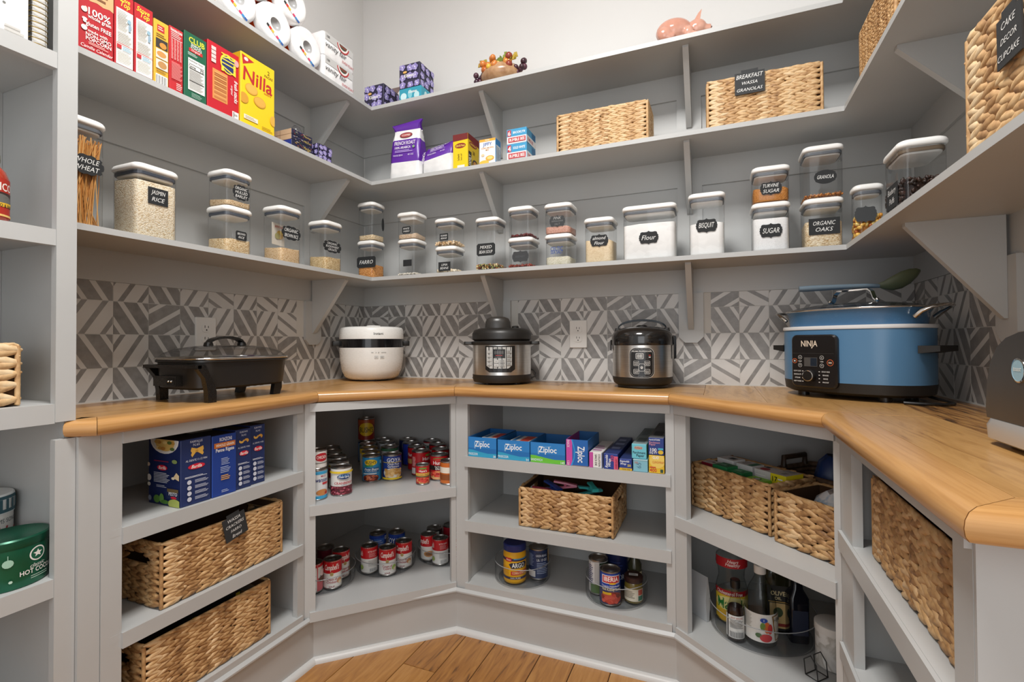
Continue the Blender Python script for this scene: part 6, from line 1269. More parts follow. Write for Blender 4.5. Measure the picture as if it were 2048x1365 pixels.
elb = [('e', 0.36, 0.80, 0.16, 0.035, 'E0B050'), ('e', 0.36, 0.825, 0.11, 0.025, NV), ('e', 0.66, 0.80, 0.16, 0.035, 'D8A040'), ('e', 0.60, 0.775, 0.11, 0.025, NV)]
pasta('first elbow macaroni box, next to the orange bannered one', 1.0056, 1.0580, 0.172, 0.10, [('t', 0.5, 0.955, 0.03, 'ELBOWS', 'D8DCE8', '', 0.5), ('t', 0.5, 0.90, 0.035, 'N.41', 'D8DCE8', '', 0.3)]+elb+[('t', 0.5, 0.695, 0.028, 'AL DENTE 7 MIN', 'D8DCE8', '', 0.75)]+bar(0.5, 0.595, 0.3, 0.5)+steps(0.24), xf=-1.279)
pasta('last elbow macaroni box at the right of the pasta row', 1.0590, 1.1110, 0.176, 0.10, [('t', 0.5, 0.955, 0.03, 'ELBOWS', 'D8DCE8', '', 0.5), ('t', 0.5, 0.90, 0.035, 'N.41', 'D8DCE8', '', 0.3)]+elb+[('t', 0.5, 0.695, 0.028, 'AL DENTE 7 MIN', 'D8DCE8', '', 0.75)]+bar(0.5, 0.595, 0.3, 0.5)+steps(0.24), xf=-1.285)
# long baskets
def basket_at(label, a, b, H, D_, z, rows, pitch, **k):
    a, b = fa(a), fa(b); W = np.linalg.norm(b-a); t_ = (b-a)/W; n_ = fa([-t_[1], t_[0]]); c = (a+b)/2+n_*D_/2
    return basket('woven_basket', label, W, D_, H, (c[0], c[1], z+0.0006), math.atan2(t_[1], t_[0]), rows, pitch, WEAVED, **k)
basket_at('long woven basket with a crackers name tag under the pasta boxes', (-1.276, 0.797), (-1.276, 1.176), 0.165, 0.20, 0.416, 9, 0.034, handles=True, cardtag=(0.012, 0.142, 0.070, 0.066, -0.22, ['WASSA', 'CRACKERS', 'FARRO', 'Bread'], [0.14, 0.13, 0.12, 0.14]))
basket_at('long woven basket on the bottom shelf at the left', (-1.276, 0.757), (-1.276, 1.131), 0.168, 0.22, 0.184, 9, 0.034, handles=True)
carton('snack_bag_box', 'dark carton with yellow print inside the bottom left basket', 'box', 0.16, 0.05, 0.14, (-1.36, 0.99, 0.1925), PI/2, '1A1A1C', {'front': [('r', 0.05, 0.8, 0.12, 0.95, 'D8C030'), ('r', 0.88, 0.9, 0.97, 1.0, 'D8C030')]})
bb = basket_at('woven basket of clips on the middle shelf of the back cabinet', (-0.667, 1.6465), (-0.3205, 1.6465), 0.139, 0.262, 0.418, 6, 0.032, handles=True, ang0=0.36)
basket_at('left of two woven baskets in the right corner cabinet, packed with small cartons', (-0.0883, 1.7526), (0.1317, 1.5413), 0.146, 0.20, 0.530, 7, 0.034, ang0=0.32)
basket_at('right of two woven baskets in the right corner cabinet, holding a plastic bag', (0.1345, 1.5215), (0.2980, 1.3650), 0.140, 0.19, 0.530, 6, 0.038, ang0=0.32)
basket_at('tall woven basket on the upper shelf of the right end cabinet', (0.275, 1.1757), (0.275, 0.752), 0.158, 0.27, 0.6525, 8, 0.036, ang0=0.3)
# dark basket behind
t = T('rattan_basket', 'dark rattan basket with a round handle behind the two woven ones', 'basket', (0.325, 1.78, 0.5306), -0.77)
for k in range(9):
    b = MB(); b.tube([(x, y, 0.008+0.0155*k) for x, y, _ in rr(0.26+0.002*(k % 2), 0.18+0.002*(k % 2), 0.03, 0, 5)], 0.0085, RATTAN, 8, closed=True); b.build('coil', t, 1.2)
MB().box(-0.12, 0.12, -0.08, 0.08, 0.001, 0.005, RATTAN).build('bottom', t, None)
b = MB()
for sx in (-1, 1): b.tube([(sx*0.128, -0.05, 0.135), (sx*0.128, -0.05, 0.165), (sx*0.128, 0.05, 0.165), (sx*0.128, 0.05, 0.135)], 0.009, P('3A2A1E', 0.5), 8)
b.build('handle', t, 1.2)
# contents of the packed basket
a0, a1 = fa((-0.0883, 1.7526)), fa((0.1317, 1.5413)); tdir = (a1-a0)/np.linalg.norm(a1-a0); nd_ = fa([-tdir[1], tdir[0]]); ang = math.atan2(tdir[1], tdir[0])
sm = [(0.030, 0.055, 0.050, 0.045, 0.128, '8A2030', 'D8D4CC', 'dark red'), (0.090, 0.050, 0.060, 0.050, 0.132, '2A7A48', '1E6A3C', 'dark green'), (0.150, 0.050, 0.052, 0.048, 0.126, '1E6A3A', '2A8A50', 'bright green'), (0.212, 0.048, 0.062, 0.05, 0.118, '7AB83A', '8AC844', 'lime green'),
      (0.050, 0.120, 0.070, 0.055, 0.138, 'D8D8D6', 'DADAD8', 'white with a black square'), (0.125, 0.120, 0.064, 0.055, 0.136, 'CFCFCD', 'D4D4D2', 'white with a green stripe'), (0.192, 0.122, 0.062, 0.058, 0.134, 'D2D0CC', 'D6D4D0', 'white with a red dot'), (0.255, 0.118, 0.054, 0.075, 0.137, 'E0D020', 'C8C8C4', 'yellow with grey top')]
for s_0, n_0, w_, d_, h_, c1_, c2_, lb in sm:
    p = a0+tdir*(s_0+0.009)+nd_*(n_0+0.004)
    carton('small_carton', lb+' small carton packed upright in the left corner basket', 'box', w_-0.003, d_, h_+0.011, (p[0], p[1], 0.5375), ang, [c1_, c2_, c1_, c1_, c1_, c1_], {'front': [('t', 0.3, 0.9, 0.1, '17', '222222', 'b'), ('lines', 0.5, 0.82, 0.9, 0.94, 2, 'F0F0EE')] if 'yellow' in lb else [('lines', 0.1, 0.82, 0.9, 0.92, 2, 'E8E8E4')],
           'top': {'white with a black square': [('r', 0.45, 0.3, 0.8, 0.7, '1C1C1C')], 'white with a green stripe': [('r', 0.6, 0.1, 0.95, 0.9, '3A7A5A'), ('e', 0.3, 0.5, 0.2, 0.3, 'B0B0AE')], 'white with a red dot': [('e', 0.4, 0.35, 0.25, 0.25, 'A82030'), ('r', 0.1, 0.65, 0.4, 0.9, '1C1C1C')], 'yellow with grey top': [('r', 0.4, 0.2, 0.7, 0.5, '9A9A98'), ('lines', 0.1, 0.6, 0.9, 0.9, 4, 'A8A8A4')],
                   'lime green': [('e', 0.5, 0.5, 0.18, 0.25, '2A2A2A'), ('e', 0.5, 0.5, 0.13, 0.18, 'C8C8C4')]}.get(lb, [('lines', 0.1, 0.3, 0.9, 0.7, 3, '9AC8A8' if 'green' in lb else 'C8A0A4'), ('e', 0.7, 0.5, 0.1, 0.15, '1A4A2A')])}, 'small cartons packed in a basket')
def film_bag(label, c, z, rx, ry, h, m, seed, prt=None):
    t = T('plastic_bag', label, 'bag', (c[0], c[1], z)); r = random.Random(seed); lo = []
    for q, zz in ((0.7, 0), (1.0, 0.25), (0.95, 0.6), (0.7, 0.85), (0.35, 1.0)):
        lo.append([(x*q*(1+r.uniform(-0.09, 0.09)), y*q*(1+r.uniform(-0.09, 0.09)), h*zz+r.uniform(-0.05, 0.05)*h*(0 if zz == 0 else 1)) for x, y, _ in ell(rx, ry, 0, 16)])
    MB().loft(lo, m).build('film', t, 0.7); return t
b2 = fa((0.216, 1.443))+nd_*0.095
film_bag('crumpled pale blue printed bag in the right corner basket', (b2[0], b2[1]), 0.538, 0.066, 0.066, 0.142, noise_mat('printed_film', ((0.35, 'C9D2DA'), (0.5, 'E8E8E8'), (0.6, '7FA8C8'), (0.75, 'B88A6A')), nscale=18, rough=0.25), 3)
film_bag('dark blue bag standing in the dark rattan basket', (0.33, 1.775), 0.537, 0.06, 0.05, 0.19, P('24407A', 0.35), 5)
film_bag('clear zip bag of clips inside the middle basket', (-0.50, 1.775), 0.4255, 0.13, 0.08, 0.110, clear_mat('zip_film', (0.9, 0.9, 0.92), 0.8, 0.12), 8)
def clip(label, x, y, z, rz, col, tilt=0.3, L=0.085):
    t = T('bag_clip', label, 'clip', (x, y, z), rz, 'bag clips in the basket'); m = P(col, 0.35)
    for s in (-1, 1):
        o = MB().loft([[(-L/2, -0.011, 0.0), (-L/2, 0.011, 0.0), (-L/2, 0.009, 0.006), (-L/2, -0.009, 0.006)], [(0, -0.008, 0), (0, 0.008, 0), (0, 0.007, 0.007), (0, -0.007, 0.007)], [(L/2, -0.012, 0), (L/2, 0.012, 0), (L/2, 0.010, 0.006), (L/2, -0.010, 0.006)]], m).build('jaw', t, 0.6); o.rotation_euler = (0, 0.16*s, 0); o.location = (0, 0, 0.008+0.007*s)
    MB().tube([(0, -0.009, 0.012), (0, 0.009, 0.012)], 0.005, m, 10).build('hinge', t, 1.0)
    return t
clip('teal bag clip on top of the clip basket', -0.42, 1.725, 0.540, 0.5, '2AA0A0')
clip('second teal bag clip crossed over the first', -0.405, 1.70, 0.556, -1.0, '30A8A6', L=0.06)
clip('dark blue bag clip in the clip basket', -0.555, 1.715, 0.540, -0.6, '24408A')
clip('red bag clip in the clip basket', -0.585, 1.70, 0.527, 0.4, 'B83048')
clip('pink bag clip in the clip basket', -0.515, 1.74, 0.544, 0.2, 'C85A7A')
# ---------------- zip bag boxes and wraps on the back cabinet's top shelf
YF = 1.632; ZS = 0.656
def cbox(name, label, u0, u1, vT, dep, cols, pr, z0=ZS, yf=YF, group='zip bag and wrap boxes', **k):
    x0, x1 = ay(u0, 920, yf)[0], ay(u1, 920, yf)[0]; h = zat((x0+x1)/2, yf, vT)-z0
    carton(name, label, 'box', x1-x0-0.002, dep, h, ((x0+x1)/2, yf+dep/2, z0+0.0004), 0, cols, pr, group, **k); return z0+h
def zl(wave, txt, num, pink=False): return [('r', 0, 0, 1, 1, '1E6EB4'), ('r', 0, 0.45, 1, 1, '2A7EC4'), ('p', [(0, 0), (1, 0), (1, 0.22), (0.7, 0.20), (0.4, 0.27), (0.15, 0.35), (0, 0.36)], wave), ('p', [(0.26, 0.42), (0.22, 0.42), (0.22, 0.75), (0.60, 0.84), (0.60, 0.81), (0.25, 0.73)], '8FB8DC'), ('t', 0.5, 0.62, 0.30, 'Ziploc', 'F2F4F6', 'b', 0.52), ('t', 0.18, 0.14, 0.12, txt, 'D8E8F0', 'b', 0.34), ('t', 0.93, 0.08, 0.11, num, 'E8F0F4', 'b', 0.14)]
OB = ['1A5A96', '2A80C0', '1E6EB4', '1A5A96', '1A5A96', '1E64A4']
cbox('zip_bag_box', 'first blue zip bag box from the left, wide open on top', 936.5, 993.5, 876, 0.19, OB, {'front': zl('30A0C8', 'FREEZER', '38')}, openc='8A7A6A')
cbox('zip_bag_box', 'second blue zip bag box with a red striped opening', 995, 1060, 882, 0.18, OB, {'front': zl('30A0C8', 'FREEZER', '54')}, openc='3A4A5A')
cbox('zip_bag_box', 'blue zip bag box with a lime green wave', 1060.5, 1131, 887, 0.17, OB, {'front': zl('6AC03A', 'SANDWICH', '145')}, openc='7A7A72')
for i, (u, v_, y) in enumerate(((968, 0, 1.76), (1030, 0, 1.74))):
    x = ay(u, 905, YF)[0]
    carton('bag_roll', ('stack of bags with red stripe in the first zip box', 'stack of bags with red stripe in the second zip box')[i], 'bag', 0.075, 0.10, 0.058, (x, y-0.02, ZS+0.0035), 0, 'C8C8C6', {'top': [('r', 0.5, 0.05, 0.95, 0.95, 'C8483A'), ('r', 0.1, 0.05, 0.3, 0.95, '2A70A8')]}, 'bags in the zip boxes')
cbox('zip_bag_box', 'zip bag box standing sideways with a magenta edge', 1132, 1176.5, 880.5, 0.17, ['1A5A96', '8A6A4A', '1E62AE', '2A6AA8', '1A5A96', 'A83A8A'], {'front': [('r', 0, 0, 0.28, 1, 'C84AA0'), ('p', [(0.2, 0), (0.34, 0.3), (0.36, 0.6), (0.24, 1), (0.3, 1), (0.42, 0.6), (0.4, 0.3), (0.28, 0)], '2A90D0'), ('t', 0.64, 0.45, 0.28, 'Ziploc', 'F2F4F6', 'bv', 0.62), ('t', 0.1, 0.84, 0.10, 'SNACK', 'F0D8E8', 'bv', 0.3), ('t', 0.1, 0.1, 0.09, '120', 'F0D8E8', 'bv', 0.2)]}, openc='8A6A4A')
cbox('wrap_box', 'short white and magenta box beside the sideways zip box', 1178, 1205, 905.5, 0.20, ['D8D6D2', 'E0DEDA', 'E4E2DE', 'C8C8CA', 'D8D6D2', 'C050A0'], {'front': [('r', 0, 0, 0.3, 1, 'C04A9A'), ('r', 0.95, 0, 1, 1, '3A5A9A'), ('t', 0.52, 0.5, 0.14, 'SACS DE', '4A4A4A', 'bv', 0.75), ('t', 0.78, 0.5, 0.13, 'COLLATION', '4A4A4A', 'bv', 0.8)], 'top': [('lines', 0.1, 0.1, 0.9, 0.6, 3, 'B070A0')]})
cbox('foil_box', 'navy foil wrap box with a pink patch', 1206.5, 1236.5, 908.5, 0.305, ['1A2A6A', '2A3A70', '203A8A', '1C2E6C', '1A2A6A', '1C2E6C'], {'front': [('r', 0.72, 0, 1, 0.85, 'D85A7A'), ('t', 0.24, 0.5, 0.18, 'Reynolds', 'E8ECF4', 'biV', 0.9), ('t', 0.44, 0.42, 0.17, 'Wrap', 'E8ECF4', 'biV', 0.6), ('t', 0.6, 0.7, 0.2, '250', 'D04A6A', 'bV', 0.45), ('t', 0.88, 0.4, 0.12, 'EVERYDAY', '8A1A3A', 'bV', 0.7)], 'top': [('lines', 0.2, 0.2, 0.9, 0.9, 3, '8A98C0')]})
z_ = cbox('foil_box', 'low navy and yellow foil wrap box', 1238, 1264.5, 919, 0.305, ['1A2A6A', '26366A', '203A8A', '1C2E6C', '1A2A6A', '1C2E6C'], {'front': [('r', 0, 0, 1, 0.22, 'D8B030'), ('t', 0.42, 0.78, 0.18, 'Reynolds', 'E8ECF4', 'bi', 0.75), ('t', 0.32, 0.55, 0.18, 'Wrap', 'E8ECF4', 'bi', 0.45), ('t', 0.78, 0.45, 0.22, '50', 'E8D040', 'b', 0.3), ('t', 0.55, 0.11, 0.12, 'heavy duty', '3A3A20', 'i', 0.7)]})
z_ = cbox('wrap_box', 'pale blue wrap box marked 65, under the teal one', 1265.5, 1296, 919.5, 0.30, '7FB8C8', {'front': [('t', 0.4, 0.5, 0.36, '65', '4A7A94', 'V', 0.5), ('lines', 0.1, 0.65, 0.4, 0.8, 2, 'C87A6A'), ('r', 0.0, 0.9, 1, 1, 'A8CCD4')]})
cbox('parchment_box', 'teal parchment paper box stacked on the pale blue one', 1263, 1294, 889, 0.31, ['6AB4C4', '8A9A9C', '6CC0D0', '5AA4B4', '6AB4C4', '78B0B8'], {'front': [('e', 0.45, 0.74, 0.3, 0.12, 'B8A898'), ('t', 0.45, 0.74, 0.13, 'Kirkland', 'A83A3A', 'bi', 0.5), ('t', 0.5, 0.42, 0.17, 'Parchment', '1E3A4A', 'b', 0.85), ('t', 0.58, 0.2, 0.17, 'Paper', '1E3A4A', 'b', 0.6)], 'top': [('r', 0.2, 0.1, 0.8, 0.35, '5A6A6C'), ('lines', 0.2, 0.5, 0.8, 0.9, 4, '6A7A7C')]}, z0=z_+0.001, yf=YF+0.002)
z_ = cbox('cling_wrap_box', 'bright yellow cling wrap box at the right, lower of two', 1297, 1329.3, 912, 0.30, ['C8A020', 'C8A020', 'E0B828', 'C8A020', 'C8A020', 'C8A020'], {'front': [('e', 0.55, 0.7, 0.5, 0.42, 'E8C860'), ('t', 0.45, 0.88, 0.16, 'GLAD', 'F0F0EE', 'b', 0.4), ('t', 0.6, 0.62, 0.13, 'CLINGWRAP', 'C86A2A', 'b', 0.75), ('r', 0.05, 0.30, 0.45, 0.36, 'C83A2A'), ('t', 0.28, 0.17, 0.2, '400', 'C83A2A', 'b', 0.45), ('r', 0.74, 0.06, 0.92, 0.24, '2A4A3A')]})
cbox('parchment_box', 'navy parchment paper box on top of the yellow cling wrap', 1296.5, 1328.8, 877, 0.31, ['1A2A6A', '6A6C70', '22387E', '1C2E6C', '1A2A6A', 'C8A428'], {'front': [('t', 0.4, 0.88, 0.09, 'Reynolds KITCHENS', 'E8ECF4', 'b', 0.7), ('t', 0.4, 0.73, 0.12, 'Parchment', 'E8A0A8', '', 0.7), ('t', 0.26, 0.60, 0.12, 'Paper', 'E8A0A8', '', 0.45), ('t', 0.32, 0.30, 0.2, '100', 'F0F0F0', 'b', 0.55), ('t', 0.32, 0.12, 0.12, 'SQ FT', 'F0F0F0', 'b', 0.5), ('r', 0.62, 0.32, 0.95, 0.42, '4AB0C8'), ('e', 0.79, 0.18, 0.17, 0.12, 'D8B430')], 'left': [('r', 0.1, 0.1, 0.9, 0.5, '8A7420')], 'top': [('r', 0.2, 0.15, 0.8, 0.4, '3A3C40'), ('lines', 0.2, 0.5, 0.8, 0.9, 3, '8A8C90')]}, z0=z_+0.001, yf=YF+0.001)

# ---------------- tins
def can(label, x, y, z, h, r, col, pr=None, turn=0.0, group='food tins', name='food_can', ring=False, bare=0.0045, top=TIN):
    t = T(name, label, 'can', (x, y, z+0.0004), camface(x, y)+turn, group)
    MB().lathe([(r-0.002, 0), (r, 0.0012), (r, 0.003), (r-0.0012, bare), (r-0.0012, h-bare), (r, h-0.003), (r, h-0.0008), (r-0.0018, h), (r-0.003, h-0.001), (r-0.0036, h-0.0042)], TIN, 28, c1=False).build('body', t, 0.5)
    MB().lathe([(r-0.0037, h-0.0042), (r-0.008, h-0.0046), (r-0.010, h-0.0036), (r-0.013, h-0.0036), (r-0.015, h-0.0046), (0.001, h-0.0046)], top, 28, c0=False).build('lid', t, 0.5)
    if ring:
        b = MB(); b.tube([(0.004+0.008*math.cos(q), 0.006*math.sin(q), h-0.003) for q in np.linspace(0, 2*PI, 13)[:-1]], 0.0011, TIND, 5, closed=True); b.box(-0.012, -0.002, -0.004, 0.004, h-0.0042, h-0.0028, TIND); b.build('pull_tab', t, 0.6)
    lb = MB().lathe([(r-0.0005, bare+0.001), (r-0.0005, h-bare-0.001)], P(col, 0.35), 32, c0=False, c1=False).build('paper_label', t, 0.8)
    if pr: Print(r*PI, h).run(pr).build('printed_label', lambda u, v, o: ((r-0.0005+o)*math.cos(-PI+u*PI), (r-0.0005+o)*math.sin(-PI+u*PI), v*h), lb, strip=0.06, rough=0.35)
    return t
zA = 0.536; Hc_, Rc_ = 0.100, 0.0368
rcn = random.Random(8)
def food(u, v, ru, rv, cols, n=14, s=0.35): return [('e', u, v, ru, rv, cols[0])]+[('e', u+ru*0.75*rcn.uniform(-1, 1), v+rv*0.7*rcn.uniform(-1, 1), ru*s*0.6, rv*s, rcn.choice(cols[1:]), 9) for _ in range(n)]
berry = lambda: [('r', 0, 0.04, 1, 0.34, '6A2430')]+[('e', rcn.uniform(0.05, 0.95), rcn.uniform(0.07, 0.31), 0.03, 0.03, rcn.choice(['8A3440', 'A04A58', '4A1820', 'B86070']), 9) for _ in range(50)]
cran = lambda: berry()+[('r', 0.0, 0.8, 1, 0.87, 'E8C830'), ('e', 0.55, 0.68, 0.2, 0.09, '1E3A6A'), ('e', 0.55, 0.72, 0.15, 0.035, '6AA0D0'), ('t', 0.55, 0.665, 0.07, 'Ocean Spray', 'E8F0F4', 'bi', 0.34), ('t', 0.55, 0.54, 0.035, 'WHOLE BERRY', '6A6A70', '', 0.4), ('t', 0.55, 0.455, 0.085, 'CRANBERRY', 'B02A38', 'b', 0.6), ('t', 0.55, 0.385, 0.045, 'SAUCE', '6A8AA8', '', 0.25)]
can('white cranberry sauce can at the front of the leftmost column', -1.257, 1.412, zA, Hc_, Rc_, 'E2E2DE', cran(), 0.1)
can('second cranberry can, right behind the front cranberry can', -1.323, 1.473, zA, Hc_, Rc_, 'E2E2DE', [('r', 0, 0.4, 1, 0.75, 'B03040'), ('r', 0, 0.8, 1, 0.87, 'E8C830')])
can('third can in the cranberry column, white label', -1.390, 1.535, zA, Hc_, Rc_, 'DCDCD8')
can('can with dark green and yellow band, fourth in the cranberry column', -1.468, 1.600, zA, Hc_, Rc_, 'DAD8D0', [('r', 0, 0.82, 1, 0.93, '1E3A24'), ('r', 0, 0.76, 1, 0.80, 'D8C040')])
can('can with an orange edge at the very back of the cranberry column', -1.528, 1.655, zA, Hc_, Rc_, '2A3A2A', [('r', 0.7, 0.05, 1, 0.9, 'C87A2A')])
can('light blue and white can half hidden by the left post, lower of two', -1.297, 1.338, zA, 0.105, 0.0335, 'DDE0E2', [('r', 0, 0.04, 1, 0.14, '3AA0D0'), ('r', 0, 0.84, 1, 0.94, '3AA0D0'), ('t', 0.62, 0.66, 0.14, 'Swanson', '2A3A7A', 'bi', 0.5), ('t', 0.7, 0.78, 0.06, 'MILD', 'B03038', 'b'), ('r', 0.66, 0.5, 0.9, 0.57, 'C03038'), ('e', 0.66, 0.25, 0.2, 0.10, 'C8844A'), ('e', 0.8, 0.22, 0.06, 0.05, 'B83A2A')])
can('small white and red can stacked on the light blue one', -1.298, 1.339, zA+0.1055, 0.066, 0.032, 'E0DEDA', [('e', 0.66, 0.62, 0.24, 0.22, 'B8202C'), ('t', 0.66, 0.62, 0.16, 'CHICKEN', 'F0E8E4', 'b', 0.38), ('r', 0.3, 0.30, 0.95, 0.35, '8A8A88')])
bush = lambda lab='A8': [('e', 0.42, 0.76, 0.22, 0.12, 'E8C420'), ('t', 0.42, 0.77, 0.12, "BUSH'S", '1A1A1A', 'b', 0.36), ('t', 0.42, 0.68, 0.05, 'BEST', '3A5A2A', 'b', 0.14)]
can('light blue bean can at the front of the second column', -1.2659, 1.5942, zA, Hc_, Rc_, '2A86B8', bush()+[('r', 0.2, 0.6, 0.5, 0.66, '3A8A4A'), ('r', 0.15, 0.38, 0.72, 0.56, '1E5A8A'), ('t', 0.45, 0.50, 0.09, 'Pinto Beans', 'E8E8E8', 'bi', 0.5), ('t', 0.42, 0.42, 0.05, 'IN MILD SAUCE', 'D8E0E8', '', 0.4), ('r', 0.15, 0.31, 0.62, 0.35, 'D8D8D4')]+food(0.42, 0.17, 0.28, 0.13, ['7A2A1A', 'A84A2A', 'C86A3A', '5A1A12', 'D8805A'], 30, 0.3)+[('r', 0.84, 0.06, 0.98, 0.94, '3A5A7A'), ('lines', 0.86, 0.1, 0.96, 0.9, 14, 'C8D4E0'), ('r', 0.73, 0.7, 0.8, 0.82, '7AB8D8')], 0.12)
can('yellow and white bean can, second in the bean column', -1.3211, 1.6564, zA, Hc_, Rc_, 'D8DCE0', [('r', 0, 0.7, 1, 0.95, 'D8B430')], 0.1)
can('third can in the bean column with a yellow label top', -1.379, 1.7161, zA, Hc_, Rc_, 'D8D4C8', [('r', 0, 0.75, 1, 0.95, 'E0B830')])
can('fourth can in the bean column with a green label', -1.4309, 1.7754, zA, Hc_, Rc_, '2A5A3A')
can('dark blue can at the back of the bean column, carrying another can', -1.4839, 1.8304, zA, Hc_, Rc_, '1E3A6A', [('r', 0.1, 0.1, 0.3, 0.9, '7AA0D0')])
can('red bean can stacked highest at the back of the shelf', -1.4835, 1.830, zA+0.1005, Hc_, Rc_, '8A2418', [('r', 0, 0.7, 1, 0.95, 'A84A20'), ('e', 0.5, 0.52, 0.33, 0.3, 'E0B820'), ('t', 0.5, 0.5, 0.24, "BUSH'S", '1A1A1A', 'b', 0.56)])
can('dark blue chickpea can at the front of the third column', -1.204, 1.6425, zA, Hc_, Rc_, '1E3A8A', [('t', 0.56, 0.80, 0.16, 'GOYA', 'F0F0F0', 'b', 0.5), ('r', 0.1, 0.695, 0.9, 0.715, 'E8C830'), ('t', 0.54, 0.645, 0.08, 'Chick Peas', 'F0F0F0', 'b', 0.44), ('t', 0.54, 0.555, 0.08, 'Garbanzos', 'F0F0F0', 'b', 0.44)]+food(0.52, 0.30, 0.36, 0.19, ['E8E0D0', 'D8A860', 'E8C080', 'C8924A', 'E0B470'], 40, 0.3)+[('r', 0.1, 0.05, 0.9, 0.12, 'E8C830')], 0.0)
can('white labelled can, second in the chickpea column', -1.299, 1.7552, zA, Hc_, Rc_, 'D8DCE0', [('r', 0, 0.84, 1, 0.95, '3A6A4A'), ('t', 0.5, 0.74, 0.1, 'GREAT NORTHERN', '2A4A8A', 'b', 0.5)])
can('third can in the chickpea column, plain grey label', -1.372, 1.8352, zA, Hc_, Rc_, 'C8CCD0', [('t', 0.4, 0.74, 0.16, 'NO', '2A2A2A', 'b')])
can('can at the back of the chickpea column', -1.4272, 1.884, zA, Hc_, Rc_, 'B8BCC0')
def hunt(sub, subc, band): return [('e', 0.5, 0.845, 0.22, 0.05, '6A8A3A'), ('e', 0.5, 0.835, 0.18, 0.035, 'C8262C'), ('t', 0.5, 0.705, 0.14, "Hunt's", 'F2EEEA', 'b', 0.52), ('r', 0.0, 0.42, 1, 0.60, band), ('t', 0.5, 0.555, 0.05, 'Fire Roasted', 'E8E4DC', 'b', 0.4), ('t', 0.5, 0.475, 0.09, sub, subc, 'b', 0.42)]+food(0.5, 0.24, 0.36, 0.15, ['D8A060', 'C83A2E', 'D8503E', 'A8241E', 'E07A5A'], 34, 0.3)+[('p', [(0.16, 0.16), (0.84, 0.16), (0.7, 0.07), (0.3, 0.07)], 'D8A870'), ('r', 0.84, 0.2, 0.92, 0.3, 'E8D8D0')]
can('red diced tomato can at the front right of the shelf', -1.0272, 1.708, zA, Hc_, Rc_, 'B8141E', hunt('Diced', 'F2EEEA', '1E1A1A'), 0.0)
can('second red tomato can in the rightmost column', -1.0744, 1.7992, zA, Hc_, Rc_, 'B8141E', [('t', 0.2, 0.7, 0.14, "Hunt's", 'F2EEEA', 'b', 0.5)])
can('third red tomato can in the rightmost column', -1.1373, 1.8782, zA, Hc_, Rc_, 'B01820', [('t', 0.14, 0.74, 0.14, "Hunt's", 'F2EEEA', 'b', 0.5)])
can('can with red and white label at the back of the rightmost column', -1.205, 1.938, zA, Hc_, Rc_, 'A82830', [('r', 0.0, 0.5, 0.45, 0.9, 'DADAD6'), ('t', 0.25, 0.75, 0.14, 'TOM', '2A6A5A', 'b', 0.3)])
can('orange can hidden behind the right post of the corner cabinet', -0.962, 1.672, zA, 0.088, 0.034, 'C86A28', [('r', 0.0, 0.5, 1, 0.75, 'E8E0D0'), ('r', 0, 0.2, 1, 0.45, '8A4A20')])
can('front red tomato can turned to show its side panel', -1.1319, 1.7368, zA, Hc_, Rc_, 'B8141E', [('t', 0.75, 0.7, 0.14, "Hunt's", 'F2EEEA', 'b', 0.5), ('r', 0.12, 0.35, 0.3, 0.8, 'C83A40'), ('lines', 0.13, 0.4, 0.29, 0.78, 7, 'E8C8C4'), ('e', 0.78, 0.84, 0.15, 0.04, '6A8A3A'), ('r', 0.1, 0.1, 0.28, 0.34, 'D8D4D0')], 0.1)
can('red tomato can behind the one turned sideways', -1.1965, 1.803, zA, Hc_, Rc_, 'B8141E', [('t', 0.3, 0.68, 0.14, "Hunt's", 'F2EEEA', 'b', 0.5), ('r', 0.0, 0.3, 0.4, 0.5, 'D8A860')], 0.0)
can('bright blue can, third in the tomato column', -1.2668, 1.8655, zA, Hc_, Rc_, '2438A0', [('r', 0.4, 0.1, 0.62, 0.4, 'D8D8D4')])
can('navy can with a small white square, fourth in the tomato column', -1.325, 1.922, zA, Hc_, Rc_, '1E2A5A', [('r', 0.3, 0.55, 0.5, 0.85, 'D0D4DC')])
can('short red tomato paste can standing in front of the tomato column', -1.0516, 1.6269, zA, 0.0755, 0.0262, 'B8141E', [('e', 0.5, 0.83, 0.2, 0.05, '6A8A3A'), ('t', 0.5, 0.70, 0.12, "Hunt's", 'F2EEEA', 'b', 0.5), ('r', 0, 0.46, 1, 0.59, 'E0B050'), ('t', 0.5, 0.525, 0.08, 'Tomato Paste', '4A2A1A', 'i', 0.6), ('r', 0, 0.40, 1, 0.44, '5A7A4A')]+food(0.5, 0.22, 0.34, 0.15, ['D8A060', 'C83A2E', 'D8503E', 'A8241E'], 24, 0.32), 0.05)
# turntables
def turntable(label, x, y, z, r, h):
    t = T('turntable', label, 'turntable', (x, y, z+0.0004), 0, 'clear turntable trays')
    MB().lathe([(r-0.012, 0.0006), (r-0.008, 0.0045), (r-0.002, 0.007), (r, 0.012), (r, h)], CLEARD, 48, c0=False, c1=False).build('wall', t, 0.9)
    MB().lathe([(r-0.014, 0.0), (r-0.014, 0.0035)], clear_mat('tray_floor', (0.8, 0.81, 0.82), 0.7) if 'tray_floor' not in bpy.data.materials else bpy.data.materials['tray_floor'], 40).build('floor_disc', t, 0.5)
    MB().tube([(r*math.cos(q), r*math.sin(q), h) for q in np.linspace(0, 2*PI, 49)[:-1]], 0.0014, P('9A9C9E', 0.15), 6, closed=True).build('rim', t, 1.2)
    return t
zb_ = 0.184; RT_ = 0.117; zt_ = zb_+0.0045
turntable('clear turntable of soup cans at the left of the corner cabinet', -1.375, 1.445, zb_, RT_, 0.056)
turntable('clear turntable of soup and blue bean cans in the middle of the corner cabinet', -1.238, 1.645, zb_, RT_, 0.056)
